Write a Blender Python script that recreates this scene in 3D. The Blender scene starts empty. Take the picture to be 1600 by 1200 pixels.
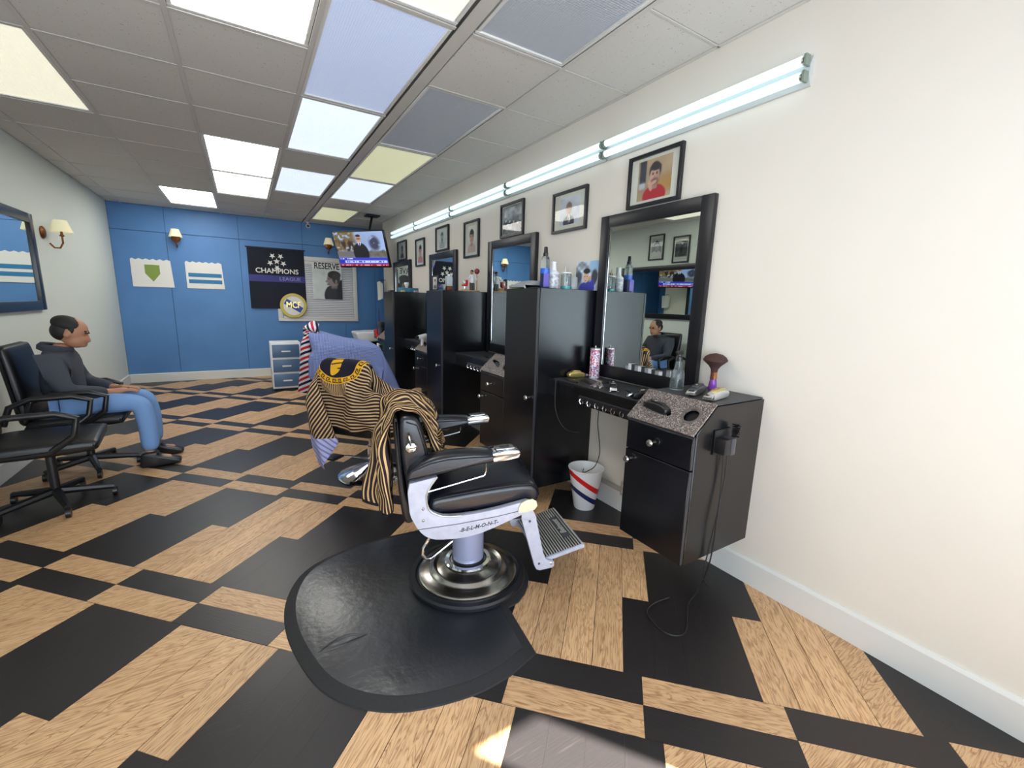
import bpy, bmesh, math, random, zlib, base64
import numpy as np
from mathutils import Vector, Matrix

random.seed(7)
SC = bpy.context.scene
COL = SC.collection

# ------------------------------------------------------------------ camera
W = 2.121          # right wall plane (x)
CZ = 2.674         # ceiling height
BY = 8.69          # back wall plane (y)
LX = -1.6          # left wall plane
FY = -0.75         # storefront wall plane
F_PX, YAW, PITCH, ROLL = 673.63, 0.553435, -0.185386, 0.028486
_f = Vector((math.cos(PITCH) * math.sin(YAW), math.cos(PITCH) * math.cos(YAW), math.sin(PITCH)))
_r = Vector((math.cos(YAW), -math.sin(YAW), 0))
_u = _r.cross(_f)
_r2 = _r * math.cos(ROLL) + _u * math.sin(ROLL)
_u2 = -_r * math.sin(ROLL) + _u * math.cos(ROLL)
cam = bpy.data.cameras.new('camera')
cam.sensor_fit = 'HORIZONTAL'
cam.sensor_width = 36
cam.lens = 36 * F_PX / 1600
cam.clip_start = 0.02
co = bpy.data.objects.new('camera', cam)
COL.objects.link(co)
cm = Matrix((_r2, _u2, -_f)).transposed().to_4x4()
cm.translation = Vector((0, 0, 1.39))
co.matrix_world = cm
SC.camera = co

# ------------------------------------------------------------------ exposure, sky, sun
SC.view_settings.view_transform = 'Standard'
SC.view_settings.look = 'None'
SC.view_settings.gamma = 1
SC.view_settings.use_curve_mapping = False
SC.view_settings.exposure = 0.25
SC.cycles.max_bounces = 8
SC.cycles.sample_clamp_indirect = 4.0
SC.cycles.caustics_reflective = False
SC.cycles.caustics_refractive = False

world = bpy.data.worlds.new('sky')
SC.world = world
world.use_nodes = True
wn = world.node_tree
wn.nodes['Background'].inputs[0].default_value = (0.80, 0.88, 1.0, 1)
wn.nodes['Background'].inputs[1].default_value = 7.5

sun = bpy.data.lights.new('sun', 'SUN')
sun.energy = 85
sun.angle = math.radians(0.8)
sun.color = (1.0, 0.93, 0.82)
so = bpy.data.objects.new('sun', sun)
COL.objects.link(so)
_sd = Vector((-0.585, 0.79, -1.0)).normalized()
so.rotation_euler = _sd.to_track_quat('-Z', 'Y').to_euler()
so.location = (3, -4, 5)

port = bpy.data.lights.new('window_portal', 'AREA')
port.shape = 'RECTANGLE'
port.size = 3.6
port.size_y = 2.1
port.cycles.is_portal = True
po = bpy.data.objects.new('window_portal', port)
COL.objects.link(po)
po.location = (0.26, FY - 0.05, 1.25)
po.rotation_euler = (math.radians(90), 0, math.radians(0))

# ------------------------------------------------------------------ helpers
def lin(c):
    c = c / 255.0
    return c / 12.92 if c <= 0.04045 else ((c + 0.055) / 1.055) ** 2.4

def rgb(r, g, b):
    return (lin(r), lin(g), lin(b), 1)

def mat(name, col, rough=0.5, metal=0.0, spec=0.5, bump=None, var=None, coat=0.0, sheen=0.0):
    """col sRGB; bump=(scale, strength[, stretch]); var=(scale, col2, contrast)"""
    m = bpy.data.materials.new(name)
    m.use_nodes = True
    nt = m.node_tree
    b = nt.nodes['Principled BSDF']
    b.inputs['Base Color'].default_value = rgb(*col)
    b.inputs['Roughness'].default_value = rough
    b.inputs['Metallic'].default_value = metal
    b.inputs['Specular IOR Level'].default_value = spec
    b.inputs['Coat Weight'].default_value = coat
    b.inputs['Sheen Weight'].default_value = sheen
    if bump or var:
        tc = nt.nodes.new('ShaderNodeTexCoord')
    if var:
        n = nt.nodes.new('ShaderNodeTexNoise')
        n.inputs['Scale'].default_value = var[0]
        n.inputs['Detail'].default_value = 5
        nt.links.new(tc.outputs['Object'], n.inputs['Vector'])
        cr = nt.nodes.new('ShaderNodeValToRGB')
        h = 0.5 / var[2]
        cr.color_ramp.elements[0].position = max(0, 0.5 - h)
        cr.color_ramp.elements[1].position = min(1, 0.5 + h)
        cr.color_ramp.elements[0].color = rgb(*col)
        cr.color_ramp.elements[1].color = rgb(*var[1])
        nt.links.new(n.outputs['Fac'], cr.inputs['Fac'])
        nt.links.new(cr.outputs['Color'], b.inputs['Base Color'])
    if bump:
        n = nt.nodes.new('ShaderNodeTexNoise')
        n.inputs['Scale'].default_value = bump[0]
        n.inputs['Detail'].default_value = 4
        mp = nt.nodes.new('ShaderNodeMapping')
        if len(bump) > 2:
            mp.inputs['Scale'].default_value = bump[2]
        nt.links.new(tc.outputs['Object'], mp.inputs['Vector'])
        nt.links.new(mp.outputs['Vector'], n.inputs['Vector'])
        bp = nt.nodes.new('ShaderNodeBump')
        bp.inputs['Strength'].default_value = bump[1]
        bp.inputs['Distance'].default_value = 0.01
        nt.links.new(n.outputs['Fac'], bp.inputs['Height'])
        nt.links.new(bp.outputs['Normal'], b.inputs['Normal'])
    return m

def emis(name, col, strength, rough=0.4, base=None):
    m = mat(name, base or col, rough)
    b = m.node_tree.nodes['Principled BSDF']
    b.inputs['Emission Color'].default_value = rgb(*col)
    b.inputs['Emission Strength'].default_value = strength
    return m

class MB:
    """collects shapes; build() links them as ONE mesh object"""
    def __init__(s):
        s.bm = bmesh.new()

    def _merge(s, t, mtx=None):
        if mtx is not None:
            bmesh.ops.transform(t, matrix=mtx, verts=t.verts)
        me = bpy.data.meshes.new('tmp')
        t.to_mesh(me)
        t.free()
        s.bm.from_mesh(me)
        bpy.data.meshes.remove(me)
        return s

    def box(s, a, b, bev=0.0, seg=2, mtx=None):
        t = bmesh.new()
        bmesh.ops.create_cube(t, size=1)
        for v in t.verts:
            v.co = Vector(((a[i] + b[i]) / 2 + v.co[i] * (b[i] - a[i]) for i in range(3)))
        if bev:
            bmesh.ops.bevel(t, geom=t.edges[:], offset=bev, segments=seg, profile=0.6, affect='EDGES', clamp_overlap=True)
        return s._merge(t, mtx)

    def prism(s, poly, axis, lo, hi, bev=0.0, seg=2, mtx=None):
        t = bmesh.new()
        def pt(p, w):
            return {'x': (w, p[0], p[1]), 'y': (p[0], w, p[1]), 'z': (p[0], p[1], w)}[axis]
        vs = [t.verts.new(pt(p, lo)) for p in poly]
        f = t.faces.new(vs)
        r = bmesh.ops.extrude_face_region(t, geom=[f])
        d = Vector(pt((0, 0), hi - lo))
        bmesh.ops.translate(t, verts=[v for v in r['geom'] if isinstance(v, bmesh.types.BMVert)], vec=d)
        bmesh.ops.recalc_face_normals(t, faces=t.faces[:])
        if bev:
            caps = [f for f in t.faces if len(f.verts) == len(poly) and abs(f.normal.dot(d.normalized())) > .9]
            es = list({e for f in caps for e in f.edges})
            bmesh.ops.bevel(t, geom=es, offset=bev, segments=seg, profile=0.6, affect='EDGES', clamp_overlap=True)
        return s._merge(t, mtx)

    def lathe(s, prof, c=(0, 0, 0), seg=28, mtx=None):
        t = bmesh.new()
        rings = []
        for r, z in prof:
            if r < 1e-5:
                rings.append([t.verts.new((0, 0, z))])
            else:
                rings.append([t.verts.new((r * math.cos(2 * math.pi * i / seg), r * math.sin(2 * math.pi * i / seg), z)) for i in range(seg)])
        for A, B in zip(rings, rings[1:]):
            for i in range(seg):
                j = (i + 1) % seg
                if len(A) == 1 and len(B) == 1:
                    continue
                if len(A) == 1:
                    t.faces.new((A[0], B[j], B[i]))
                elif len(B) == 1:
                    t.faces.new((A[i], A[j], B[0]))
                else:
                    t.faces.new((A[i], A[j], B[j], B[i]))
        bmesh.ops.recalc_face_normals(t, faces=t.faces[:])
        M = Matrix.Translation(c)
        if mtx is not None:
            M = M @ mtx
        return s._merge(t, M)

    def tube(s, pts, r, seg=8, closed=False, flat=None):
        t = bmesh.new()
        pts = [Vector(p) for p in pts]
        n = len(pts)
        prev = None
        rings = []
        for i, p in enumerate(pts):
            if closed:
                d = (pts[(i + 1) % n] - pts[i - 1]).normalized()
            else:
                d = (pts[min(i + 1, n - 1)] - pts[max(i - 1, 0)]).normalized()
            if prev is None:
                up = Vector((0, 0, 1)) if abs(d.z) < .9 else Vector((1, 0, 0))
                x = d.cross(up).normalized()
            else:
                x = (prev - d * prev.dot(d)).normalized()
            prev = x
            y = d.cross(x)
            rr = r[i] if isinstance(r, (list, tuple)) else r
            rings.append([t.verts.new(p + x * (rr * math.cos(2 * math.pi * k / seg)) + y * (rr * (flat or 1) * math.sin(2 * math.pi * k / seg))) for k in range(seg)])
        m = n if closed else n - 1
        for i in range(m):
            A, B = rings[i], rings[(i + 1) % n]
            for k in range(seg):
                l = (k + 1) % seg
                t.faces.new((A[k], A[l], B[l], B[k]))
        if not closed:
            t.faces.new(rings[0][::-1])
            t.faces.new(rings[-1])
        bmesh.ops.recalc_face_normals(t, faces=t.faces[:])
        return s._merge(t)

    def ball(s, c, r, mtx=None, sub=2, seg=20):
        t = bmesh.new()
        bmesh.ops.create_uvsphere(t, u_segments=seg, v_segments=seg // 2 + 2, radius=1)
        R = r if isinstance(r, (list, tuple)) else (r, r, r)
        M = Matrix.Translation(c)
        if mtx is not None:
            M = M @ mtx
        return s._merge(t, M @ Matrix.Diagonal((R[0], R[1], R[2], 1)))

    def holed(s, outer, holes, th, mtx):
        """flat plate in local xy with holes, thickness th (downwards), through real openings"""
        t = bmesh.new()
        es = []
        for loop in [outer] + holes:
            vs = [t.verts.new((p[0], p[1], 0)) for p in loop]
            es += [t.edges.new((vs[i], vs[(i + 1) % len(vs)])) for i in range(len(vs))]
        bmesh.ops.triangle_fill(t, edges=es, use_beauty=True)
        r = bmesh.ops.extrude_face_region(t, geom=t.faces[:])
        bmesh.ops.translate(t, verts=[v for v in r['geom'] if isinstance(v, bmesh.types.BMVert)], vec=(0, 0, -th))
        bmesh.ops.recalc_face_normals(t, faces=t.faces[:])
        return s._merge(t, mtx)

    def build(s, name, m, parent=None, smooth=True, angle=38, sub=0, loc=None):
        me = bpy.data.meshes.new(name)
        s.bm.to_mesh(me)
        s.bm.free()
        return link_mesh(name, me, m, parent, smooth, angle, sub, loc)

def link_mesh(name, me, m, parent=None, smooth=True, angle=38, sub=0, loc=None):
    if m is not None:
        me.materials.append(m)
    if smooth:
        for p in me.polygons:
            p.use_smooth = True
        me.set_sharp_from_angle(angle=math.radians(angle))
    o = bpy.data.objects.new(name, me)
    COL.objects.link(o)
    if parent is not None:
        o.parent = parent
    if loc is not None:
        o.location = loc
    if sub:
        md = o.modifiers.new('subdivision', 'SUBSURF')
        md.levels = md.render_levels = sub
    return o

def thing(name, label, cat, loc=(0, 0, 0), rz=0.0, group=None, rot=None):
    o = bpy.data.objects.new(name, None)
    o.empty_display_size = 0.1
    COL.objects.link(o)
    o.location = loc
    o.rotation_euler = rot if rot is not None else (0, 0, rz)
    return tag(o, label, cat, group)

def tag(o, label, cat, group=None):
    o['label'] = label
    o['category'] = cat
    if group:
        o['group'] = group
    return o

def struct(o):
    o['kind'] = 'structure'
    return o

def copy_tree(o, parent=None):
    c = o.copy()
    COL.objects.link(c)
    if parent is not None:
        c.parent = parent
    for ch in list(o.children):
        copy_tree(ch, c)
    return c

def rot(ax, deg):
    return Matrix.Rotation(math.radians(deg), 4, ax)

def text_obj(name, body, size, m, parent, mtx, extrude=0.0008, bold=0.0, align='CENTER', shear=0.0, sx=1.0):
    cu = bpy.data.curves.new(name, 'FONT')
    cu.body = body
    cu.size = size
    cu.extrude = extrude
    cu.offset = bold
    cu.shear = shear
    cu.align_x = align
    cu.align_y = 'CENTER'
    cu.resolution_u = 3
    t = bpy.data.objects.new('tmp_text', cu)
    COL.objects.link(t)
    bpy.context.view_layer.update()
    dg = bpy.context.evaluated_depsgraph_get()
    me = bpy.data.meshes.new_from_object(t.evaluated_get(dg))
    bpy.data.objects.remove(t)
    bpy.data.curves.remove(cu)
    me.transform(mtx @ Matrix.Diagonal((sx, 1, 1, 1)))
    me.name = name
    me.materials.clear()
    return link_mesh(name, me, m, parent, smooth=False)

# flat printed pictures: a fine grid of coloured faces
_print_mats = {}
def print_mat(kind):
    if kind in _print_mats:
        return _print_mats[kind]
    m = bpy.data.materials.new('printed_' + kind)
    m.use_nodes = True
    nt = m.node_tree
    b = nt.nodes['Principled BSDF']
    a = nt.nodes.new('ShaderNodeVertexColor')
    a.layer_name = 'ink'
    if kind == 'screen':
        b.inputs['Base Color'].default_value = (0.01, 0.01, 0.01, 1)
        nt.links.new(a.outputs['Color'], b.inputs['Emission Color'])
        b.inputs['Emission Strength'].default_value = 0.95
        b.inputs['Roughness'].default_value = 0.25
    else:
        nt.links.new(a.outputs['Color'], b.inputs['Base Color'])
        b.inputs['Roughness'].default_value = 0.6
    _print_mats[kind] = m
    return m

def print_mesh(name, w, h, nx, ny, paint, parent, mtx, kind='paper'):
    """w x h rectangle in local xy (x right, y up, +z to the viewer)"""
    u = (np.arange(nx + 1)) / nx
    v = (np.arange(ny + 1)) / ny
    U, V = np.meshgrid(u, v)
    img = np.clip(paint(U, V), 0, 255)
    c = img / 255.0
    c = np.where(c <= 0.04045, c / 12.92, ((c + 0.055) / 1.055) ** 2.4)
    co_ = np.stack([(U - .5) * w, (V - .5) * h, np.zeros_like(U)], -1).reshape(-1, 3)
    idx = np.arange((nx + 1) * (ny + 1)).reshape(ny + 1, nx + 1)
    fc = np.stack([idx[:-1, :-1], idx[:-1, 1:], idx[1:, 1:], idx[1:, :-1]], -1).reshape(-1, 4)
    me = bpy.data.meshes.new(name)
    me.from_pydata(co_.tolist(), [], fc.tolist())
    at = me.color_attributes.new('ink', 'FLOAT_COLOR', 'POINT')
    rgba = np.concatenate([c.reshape(-1, 3), np.ones((c.shape[0] * c.shape[1], 1))], 1).astype(np.float32)
    at.data.foreach_set('color', rgba.ravel())
    me.transform(mtx)
    return link_mesh(name, me, print_mat(kind), parent, smooth=False)

def canvas(U, c):
    return np.ones(U.shape + (3,)) * np.array(c, float)

def lay(img, a, c):
    a = np.clip(a, 0, 1)[..., None]
    return img * (1 - a) + np.array(c, float) * a

def ell(U, V, cx, cy, rx, ry, soft=0.12, ang=0):
    x, y = U - cx, V - cy
    ca, sa = math.cos(ang), math.sin(ang)
    x, y = x * ca + y * sa, -x * sa + y * ca
    d = np.sqrt((x / rx) ** 2 + (y / ry) ** 2)
    return np.clip((1 + soft - d) / (2 * soft) , 0, 1)

def rect(U, V, x0, x1, y0, y1, s=0.01):
    return np.clip((U - x0) / s + .5, 0, 1) * np.clip((x1 - U) / s + .5, 0, 1) * np.clip((V - y0) / s + .5, 0, 1) * np.clip((y1 - V) / s + .5, 0, 1)

def noise2(U, V, fx, fy, seed=0):
    r = np.random.RandomState(seed)
    g = r.rand(int(fy) + 3, int(fx) + 3)
    x, y = np.clip(U, 0, 1) * fx, np.clip(V, 0, 1) * fy
    i, j = np.floor(x).astype(int), np.floor(y).astype(int)
    a, b = x - i, y - j
    return g[j, i] * (1 - a) * (1 - b) + g[j, i + 1] * a * (1 - b) + g[j + 1, i] * (1 - a) * b + g[j + 1, i + 1] * a * b

# ------------------------------------------------------------------ materials
M = {}
M['wall'] = mat('warm_white_paint', (226, 219, 208), 0.7, bump=(60, 0.03), var=(1.2, (220, 213, 203), 2))
M['wall_left'] = mat('cool_white_paint', (218, 224, 216), 0.6)
M['blue'] = mat('blue_panel_paint', (84, 136, 194), 0.5, var=(1.5, (74, 122, 180), 2))
M['trim'] = mat('white_trim', (220, 219, 215), 0.45)
M['tbar'] = mat('ceiling_grid_metal', (198, 194, 188), 0.5)
M['blk'] = mat('black_laminate', (11, 12, 17), 0.27, spec=0.5, bump=(180, 0.012))
M['blk_edge'] = mat('dark_edge_band', (50, 50, 56), 0.45)
M['blk_gap'] = mat('deep_black', (6, 6, 8), 0.7)
M['counter'] = mat('black_counter_mat', (56, 57, 60), 0.5)
M['frame'] = mat('black_frame_lacquer', (20, 20, 26), 0.32)
M['matboard'] = mat('cream_mat_board', (226, 220, 208), 0.8)
M['leather'] = mat('black_leather', (15, 16, 26), 0.30, spec=0.55, bump=(90, 0.05))
M['leather2'] = mat('black_vinyl_seat', (14, 14, 17), 0.4, bump=(60, 0.05))
M['piping'] = mat('black_piping', (10, 10, 14), 0.35)
M['chrome'] = mat('chrome', (225, 226, 230), 0.09, 1.0)
M['steel'] = mat('worn_steel', (168, 166, 162), 0.24, 1.0, bump=(14, 0.04, (1, 1, 6)))
M['enamel'] = mat('pale_grey_enamel', (186, 188, 202), 0.34, spec=0.5, var=(34, (166, 168, 184), 1.6))
M['column'] = mat('lilac_grey_column', (158, 163, 192), 0.25, 0.25)
M['ivory'] = mat('yellowed_ivory', (206, 204, 176), 0.4)
M['rubber'] = mat('black_rubber', (34, 36, 41), 0.31, bump=(24, 0.22), spec=0.75)
M['rubber_edge'] = mat('matt_rubber_edge', (38, 38, 40), 0.7, bump=(60, 0.1), spec=0.3)
M['ring'] = mat('black_ring_rubber', (17, 19, 26), 0.36)
M['nickel'] = mat('brushed_nickel', (205, 203, 198), 0.22, 1.0)
M['plastic'] = mat('black_plastic', (22, 22, 25), 0.35)
M['grey_plastic'] = mat('dark_grey_plastic', (62, 63, 70), 0.35)
M['white_plastic'] = mat('white_plastic', (232, 232, 234), 0.35)
M['cord'] = mat('black_cord', (28, 27, 26), 0.5)
M['gold'] = mat('brushed_gold', (222, 196, 120), 0.28, 0.85)
M['silver'] = mat('silver_plastic', (204, 202, 196), 0.28, 0.6)
M['red'] = mat('red_print', (205, 26, 34), 0.4)
M['navy'] = mat('navy_print', (28, 34, 84), 0.4)
M['paper'] = mat('white_paper', (232, 230, 226), 0.8)
M['brass'] = mat('antique_brass', (128, 78, 40), 0.4, 0.7)
M['shade'] = emis('cream_lamp_shade', (236, 228, 190), 0.25, 0.8)
M['brown'] = mat('brown_vinyl', (84, 58, 46), 0.5)
M['skin'] = mat('skin', (178, 128, 100), 0.55)
M['hair'] = mat('dark_hair', (26, 22, 22), 0.7)
M['hoodie'] = mat('charcoal_hoodie', (58, 62, 72), 0.85)
M['jeans'] = mat('light_blue_jeans', (118, 156, 208), 0.85)
M['ceramic'] = mat('white_ceramic', (228, 232, 234), 0.2)
M['wick'] = mat('purple_resin', (128, 66, 168), 0.25)
M['bristle'] = mat('brown_bristle', (66, 38, 34), 0.8, bump=(120, 0.4, (1, 1, .1)))
M['copper'] = mat('copper_ferrule', (206, 134, 96), 0.25, 0.9)
M['towel'] = mat('grey_towel', (152, 154, 160), 0.9)
M['teal'] = mat('teal_liquid', (60, 160, 160), 0.25)
M['bluegel'] = mat('blue_liquid', (40, 92, 200), 0.25)
M['label_violet'] = mat('violet_label', (106, 98, 186), 0.4)
M['glassy'] = mat('clear_plastic', (232, 240, 242), 0.08)
M['glassy'].node_tree.nodes['Principled BSDF'].inputs['Transmission Weight'].default_value = 0.92
M['glassy'].node_tree.nodes['Principled BSDF'].inputs['IOR'].default_value = 1.33

def thin_glass(name, refl=1.0, tint=(250, 252, 252)):
    m = bpy.data.materials.new(name)
    m.use_nodes = True
    nt = m.node_tree
    nt.nodes.remove(nt.nodes['Principled BSDF'])
    out = nt.nodes['Material Output']
    t = nt.nodes.new('ShaderNodeBsdfTransparent')
    t.inputs[0].default_value = rgb(*tint)
    g = nt.nodes.new('ShaderNodeBsdfGlossy')
    g.inputs['Roughness'].default_value = 0.02
    fr = nt.nodes.new('ShaderNodeFresnel')
    fr.inputs[0].default_value = 1.45
    mx = nt.nodes.new('ShaderNodeMixShader')
    ge = nt.nodes.new('ShaderNodeNewGeometry')
    iv = nt.nodes.new('ShaderNodeMath')
    iv.operation = 'SUBTRACT'
    iv.inputs[0].default_value = 1
    nt.links.new(ge.outputs['Backfacing'], iv.inputs[1])
    ml = nt.nodes.new('ShaderNodeMath')
    ml.operation = 'MULTIPLY'
    nt.links.new(fr.outputs[0], ml.inputs[0])
    nt.links.new(iv.outputs[0], ml.inputs[1])
    nt.links.new(ml.outputs[0], mx.inputs[0])
    nt.links.new(t.outputs[0], mx.inputs[1])
    nt.links.new(g.outputs[0], mx.inputs[2])
    nt.links.new(mx.outputs[0], out.inputs[0])
    return m
M['glass'] = thin_glass('picture_glass')
M['bottle_glass'] = thin_glass('clear_bottle_plastic', 1.0, (226, 232, 234))
M['pane'] = thin_glass('window_glass')
M['mirror'] = mat('silvered_mirror', (226, 234, 230), 0.0, 1.0)

def wood_mat():
    m = mat('oak_vinyl', (205, 162, 108), 0.42)
    nt = m.node_tree
    b = nt.nodes['Principled BSDF']
    tc = nt.nodes.new('ShaderNodeTexCoord')
    oi = nt.nodes.new('ShaderNodeObjectInfo')
    ofs = nt.nodes.new('ShaderNodeVectorMath')
    ofs.operation = 'SCALE'
    cmb = nt.nodes.new('ShaderNodeCombineXYZ')
    for k in range(3):
        nt.links.new(oi.outputs['Random'], cmb.inputs[k])
    nt.links.new(cmb.outputs[0], ofs.inputs[0])
    ofs.inputs['Scale'].default_value = 37
    add = nt.nodes.new('ShaderNodeVectorMath')
    add.operation = 'ADD'
    nt.links.new(tc.outputs['Object'], add.inputs[0])
    nt.links.new(ofs.outputs[0], add.inputs[1])
    # cathedral grain: distorted bands along the plank
    mp = nt.nodes.new('ShaderNodeMapping')
    mp.inputs['Scale'].default_value = (1.5, 15, 1)
    nt.links.new(add.outputs[0], mp.inputs['Vector'])
    n1 = nt.nodes.new('ShaderNodeTexNoise')
    n1.inputs['Scale'].default_value = 1.6
    n1.inputs['Detail'].default_value = 3
    n1.inputs['Distortion'].default_value = 1.2
    nt.links.new(mp.outputs[0], n1.inputs['Vector'])
    mul = nt.nodes.new('ShaderNodeMath')
    mul.operation = 'MULTIPLY'
    mul.inputs[1].default_value = 20
    nt.links.new(n1.outputs['Fac'], mul.inputs[0])
    fr = nt.nodes.new('ShaderNodeMath')
    fr.operation = 'PINGPONG'
    fr.inputs[1].default_value = 1
    nt.links.new(mul.outputs[0], fr.inputs[0])
    mp2 = nt.nodes.new('ShaderNodeMapping')
    mp2.inputs['Scale'].default_value = (16, 210, 1)
    nt.links.new(add.outputs[0], mp2.inputs['Vector'])
    n2 = nt.nodes.new('ShaderNodeTexNoise')
    n2.inputs['Scale'].default_value = 1.0
    n2.inputs['Detail'].default_value = 3
    nt.links.new(mp2.outputs[0], n2.inputs['Vector'])
    cr1 = nt.nodes.new('ShaderNodeValToRGB')
    cr1.color_ramp.elements[0].position = 0.0
    cr1.color_ramp.elements[0].color = rgb(172, 128, 88)
    cr1.color_ramp.elements[1].position = 0.45
    cr1.color_ramp.elements[1].color = rgb(214, 174, 130)
    nt.links.new(fr.outputs[0], cr1.inputs['Fac'])
    cr2 = nt.nodes.new('ShaderNodeValToRGB')
    cr2.color_ramp.elements[0].position = 0.36
    cr2.color_ramp.elements[0].color = (0.48, 0.42, 0.36, 1)
    cr2.color_ramp.elements[1].position = 0.5
    cr2.color_ramp.elements[1].color = (1, 1, 1, 1)
    nt.links.new(n2.outputs['Fac'], cr2.inputs['Fac'])
    mx = nt.nodes.new('ShaderNodeMix')
    mx.data_type = 'RGBA'
    mx.blend_type = 'MULTIPLY'
    mx.inputs[0].default_value = 0.6
    nt.links.new(cr1.outputs[0], mx.inputs[6])
    nt.links.new(cr2.outputs[0], mx.inputs[7])
    # plank to plank tone
    hs = nt.nodes.new('ShaderNodeHueSaturation')
    mr = nt.nodes.new('ShaderNodeMapRange')
    mr.inputs['To Min'].default_value = 0.84
    mr.inputs['To Max'].default_value = 1.06
    nt.links.new(oi.outputs['Random'], mr.inputs['Value'])
    nt.links.new(mr.outputs[0], hs.inputs['Value'])
    nt.links.new(mx.outputs[2], hs.inputs['Color'])
    nt.links.new(hs.outputs[0], b.inputs['Base Color'])
    bp = nt.nodes.new('ShaderNodeBump')
    bp.inputs['Strength'].default_value = 0.15
    bp.inputs['Distance'].default_value = 0.004
    nt.links.new(n2.outputs['Fac'], bp.inputs['Height'])
    nt.links.new(bp.outputs[0], b.inputs['Normal'])
    return m
M['oak'] = wood_mat()

def black_plank_mat():
    m = mat('black_vinyl_plank', (32, 29, 31), 0.38, spec=0.5)
    nt = m.node_tree
    b = nt.nodes['Principled BSDF']
    tc = nt.nodes.new('ShaderNodeTexCoord')
    mp = nt.nodes.new('ShaderNodeMapping')
    mp.inputs['Scale'].default_value = (12, 150, 1)
    nt.links.new(tc.outputs['Object'], mp.inputs['Vector'])
    n = nt.nodes.new('ShaderNodeTexNoise')
    n.inputs['Scale'].default_value = 1
    n.inputs['Detail'].default_value = 4
    nt.links.new(mp.outputs[0], n.inputs['Vector'])
    bp = nt.nodes.new('ShaderNodeBump')
    bp.inputs['Strength'].default_value = 0.12
    bp.inputs['Distance'].default_value = 0.004
    nt.links.new(n.outputs['Fac'], bp.inputs['Height'])
    nt.links.new(bp.outputs[0], b.inputs['Normal'])
    # fine scuffs
    mp3 = nt.nodes.new('ShaderNodeMapping')
    mp3.inputs['Scale'].default_value = (5, 70, 1)
    mp3.inputs['Rotation'].default_value = (0, 0, 0.5)
    nt.links.new(tc.outputs['Object'], mp3.inputs['Vector'])
    n3 = nt.nodes.new('ShaderNodeTexNoise')
    n3.inputs['Scale'].default_value = 1
    n3.inputs['Detail'].default_value = 6
    nt.links.new(mp3.outputs[0], n3.inputs['Vector'])
    cr = nt.nodes.new('ShaderNodeValToRGB')
    cr.color_ramp.elements[0].position = 0.60
    cr.color_ramp.elements[0].color = rgb(31, 28, 29)
    cr.color_ramp.elements[1].position = 0.80
    cr.color_ramp.elements[1].color = rgb(46, 42, 43)
    nt.links.new(n3.outputs['Fac'], cr.inputs['Fac'])
    nt.links.new(cr.outputs[0], b.inputs['Base Color'])
    return m
M['blackplank'] = black_plank_mat()

def tile_mat():
    m = mat('fissured_ceiling_tile', (196, 190, 180), 0.9)
    nt = m.node_tree
    b = nt.nodes['Principled BSDF']
    tc = nt.nodes.new('ShaderNodeTexCoord')
    v = nt.nodes.new('ShaderNodeTexVoronoi')
    v.inputs['Scale'].default_value = 85
    nt.links.new(tc.outputs['Object'], v.inputs['Vector'])
    n = nt.nodes.new('ShaderNodeTexNoise')
    n.inputs['Scale'].default_value = 45
    n.inputs['Detail'].default_value = 3
    nt.links.new(tc.outputs['Object'], n.inputs['Vector'])
    ad = nt.nodes.new('ShaderNodeMath')
    ad.operation = 'ADD'
    nt.links.new(v.outputs['Distance'], ad.inputs[0])
    nt.links.new(n.outputs['Fac'], ad.inputs[1])
    cr = nt.nodes.new('ShaderNodeValToRGB')
    cr.color_ramp.elements[0].position = 0.52
    cr.color_ramp.elements[0].color = rgb(140, 136, 130)
    cr.color_ramp.elements[1].position = 0.62
    cr.color_ramp.elements[1].color = rgb(206, 203, 198)
    nt.links.new(ad.outputs[0], cr.inputs['Fac'])
    nt.links.new(cr.outputs[0], b.inputs['Base Color'])
    return m
M['tile'] = tile_mat()

def lens_mat(name, col, emission, rough, base):
    """prismatic light lens: fine ribbed relief"""
    m = mat(name, base, rough, spec=0.6)
    nt = m.node_tree
    b = nt.nodes['Principled BSDF']
    b.inputs['Emission Color'].default_value = rgb(*col)
    b.inputs['Emission Strength'].default_value = emission
    tc = nt.nodes.new('ShaderNodeTexCoord')
    w = nt.nodes.new('ShaderNodeTexWave')
    w.inputs['Scale'].default_value = 26
    w.bands_direction = 'X'
    nt.links.new(tc.outputs['Object'], w.inputs['Vector'])
    w2 = nt.nodes.new('ShaderNodeTexWave')
    w2.inputs['Scale'].default_value = 26
    w2.bands_direction = 'Y'
    nt.links.new(tc.outputs['Object'], w2.inputs['Vector'])
    ad = nt.nodes.new('ShaderNodeMath')
    ad.operation = 'ADD'
    nt.links.new(w.outputs['Fac'], ad.inputs[0])
    nt.links.new(w2.outputs['Fac'], ad.inputs[1])
    bp = nt.nodes.new('ShaderNodeBump')
    bp.inputs['Strength'].default_value = 0.35
    bp.inputs['Distance'].default_value = 0.004
    nt.links.new(ad.outputs[0], bp.inputs['Height'])
    nt.links.new(bp.outputs[0], b.inputs['Normal'])
    return m
M['lens_on'] = lens_mat('lit_white_lens', (224, 238, 255), 0.76, 0.4, (225, 232, 240))
M['lens_dim'] = lens_mat('lavender_glow_lens', (196, 212, 250), 0.36, 0.3, (190, 200, 222))  # lavender lens with a weak glow set in the material
M['lens_warm'] = lens_mat('warm_lit_lens', (250, 246, 222), 0.62, 0.4, (232, 230, 214))
M['lens_yellow'] = lens_mat('yellowed_lens', (232, 234, 190), 0.44, 0.4, (222, 222, 190))
M['lens_fill'] = lens_mat('fill_light_lens', (250, 248, 240), 8.0, 0.4, (232, 230, 224))  # strong emission for the fill lamps added on the left
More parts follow.
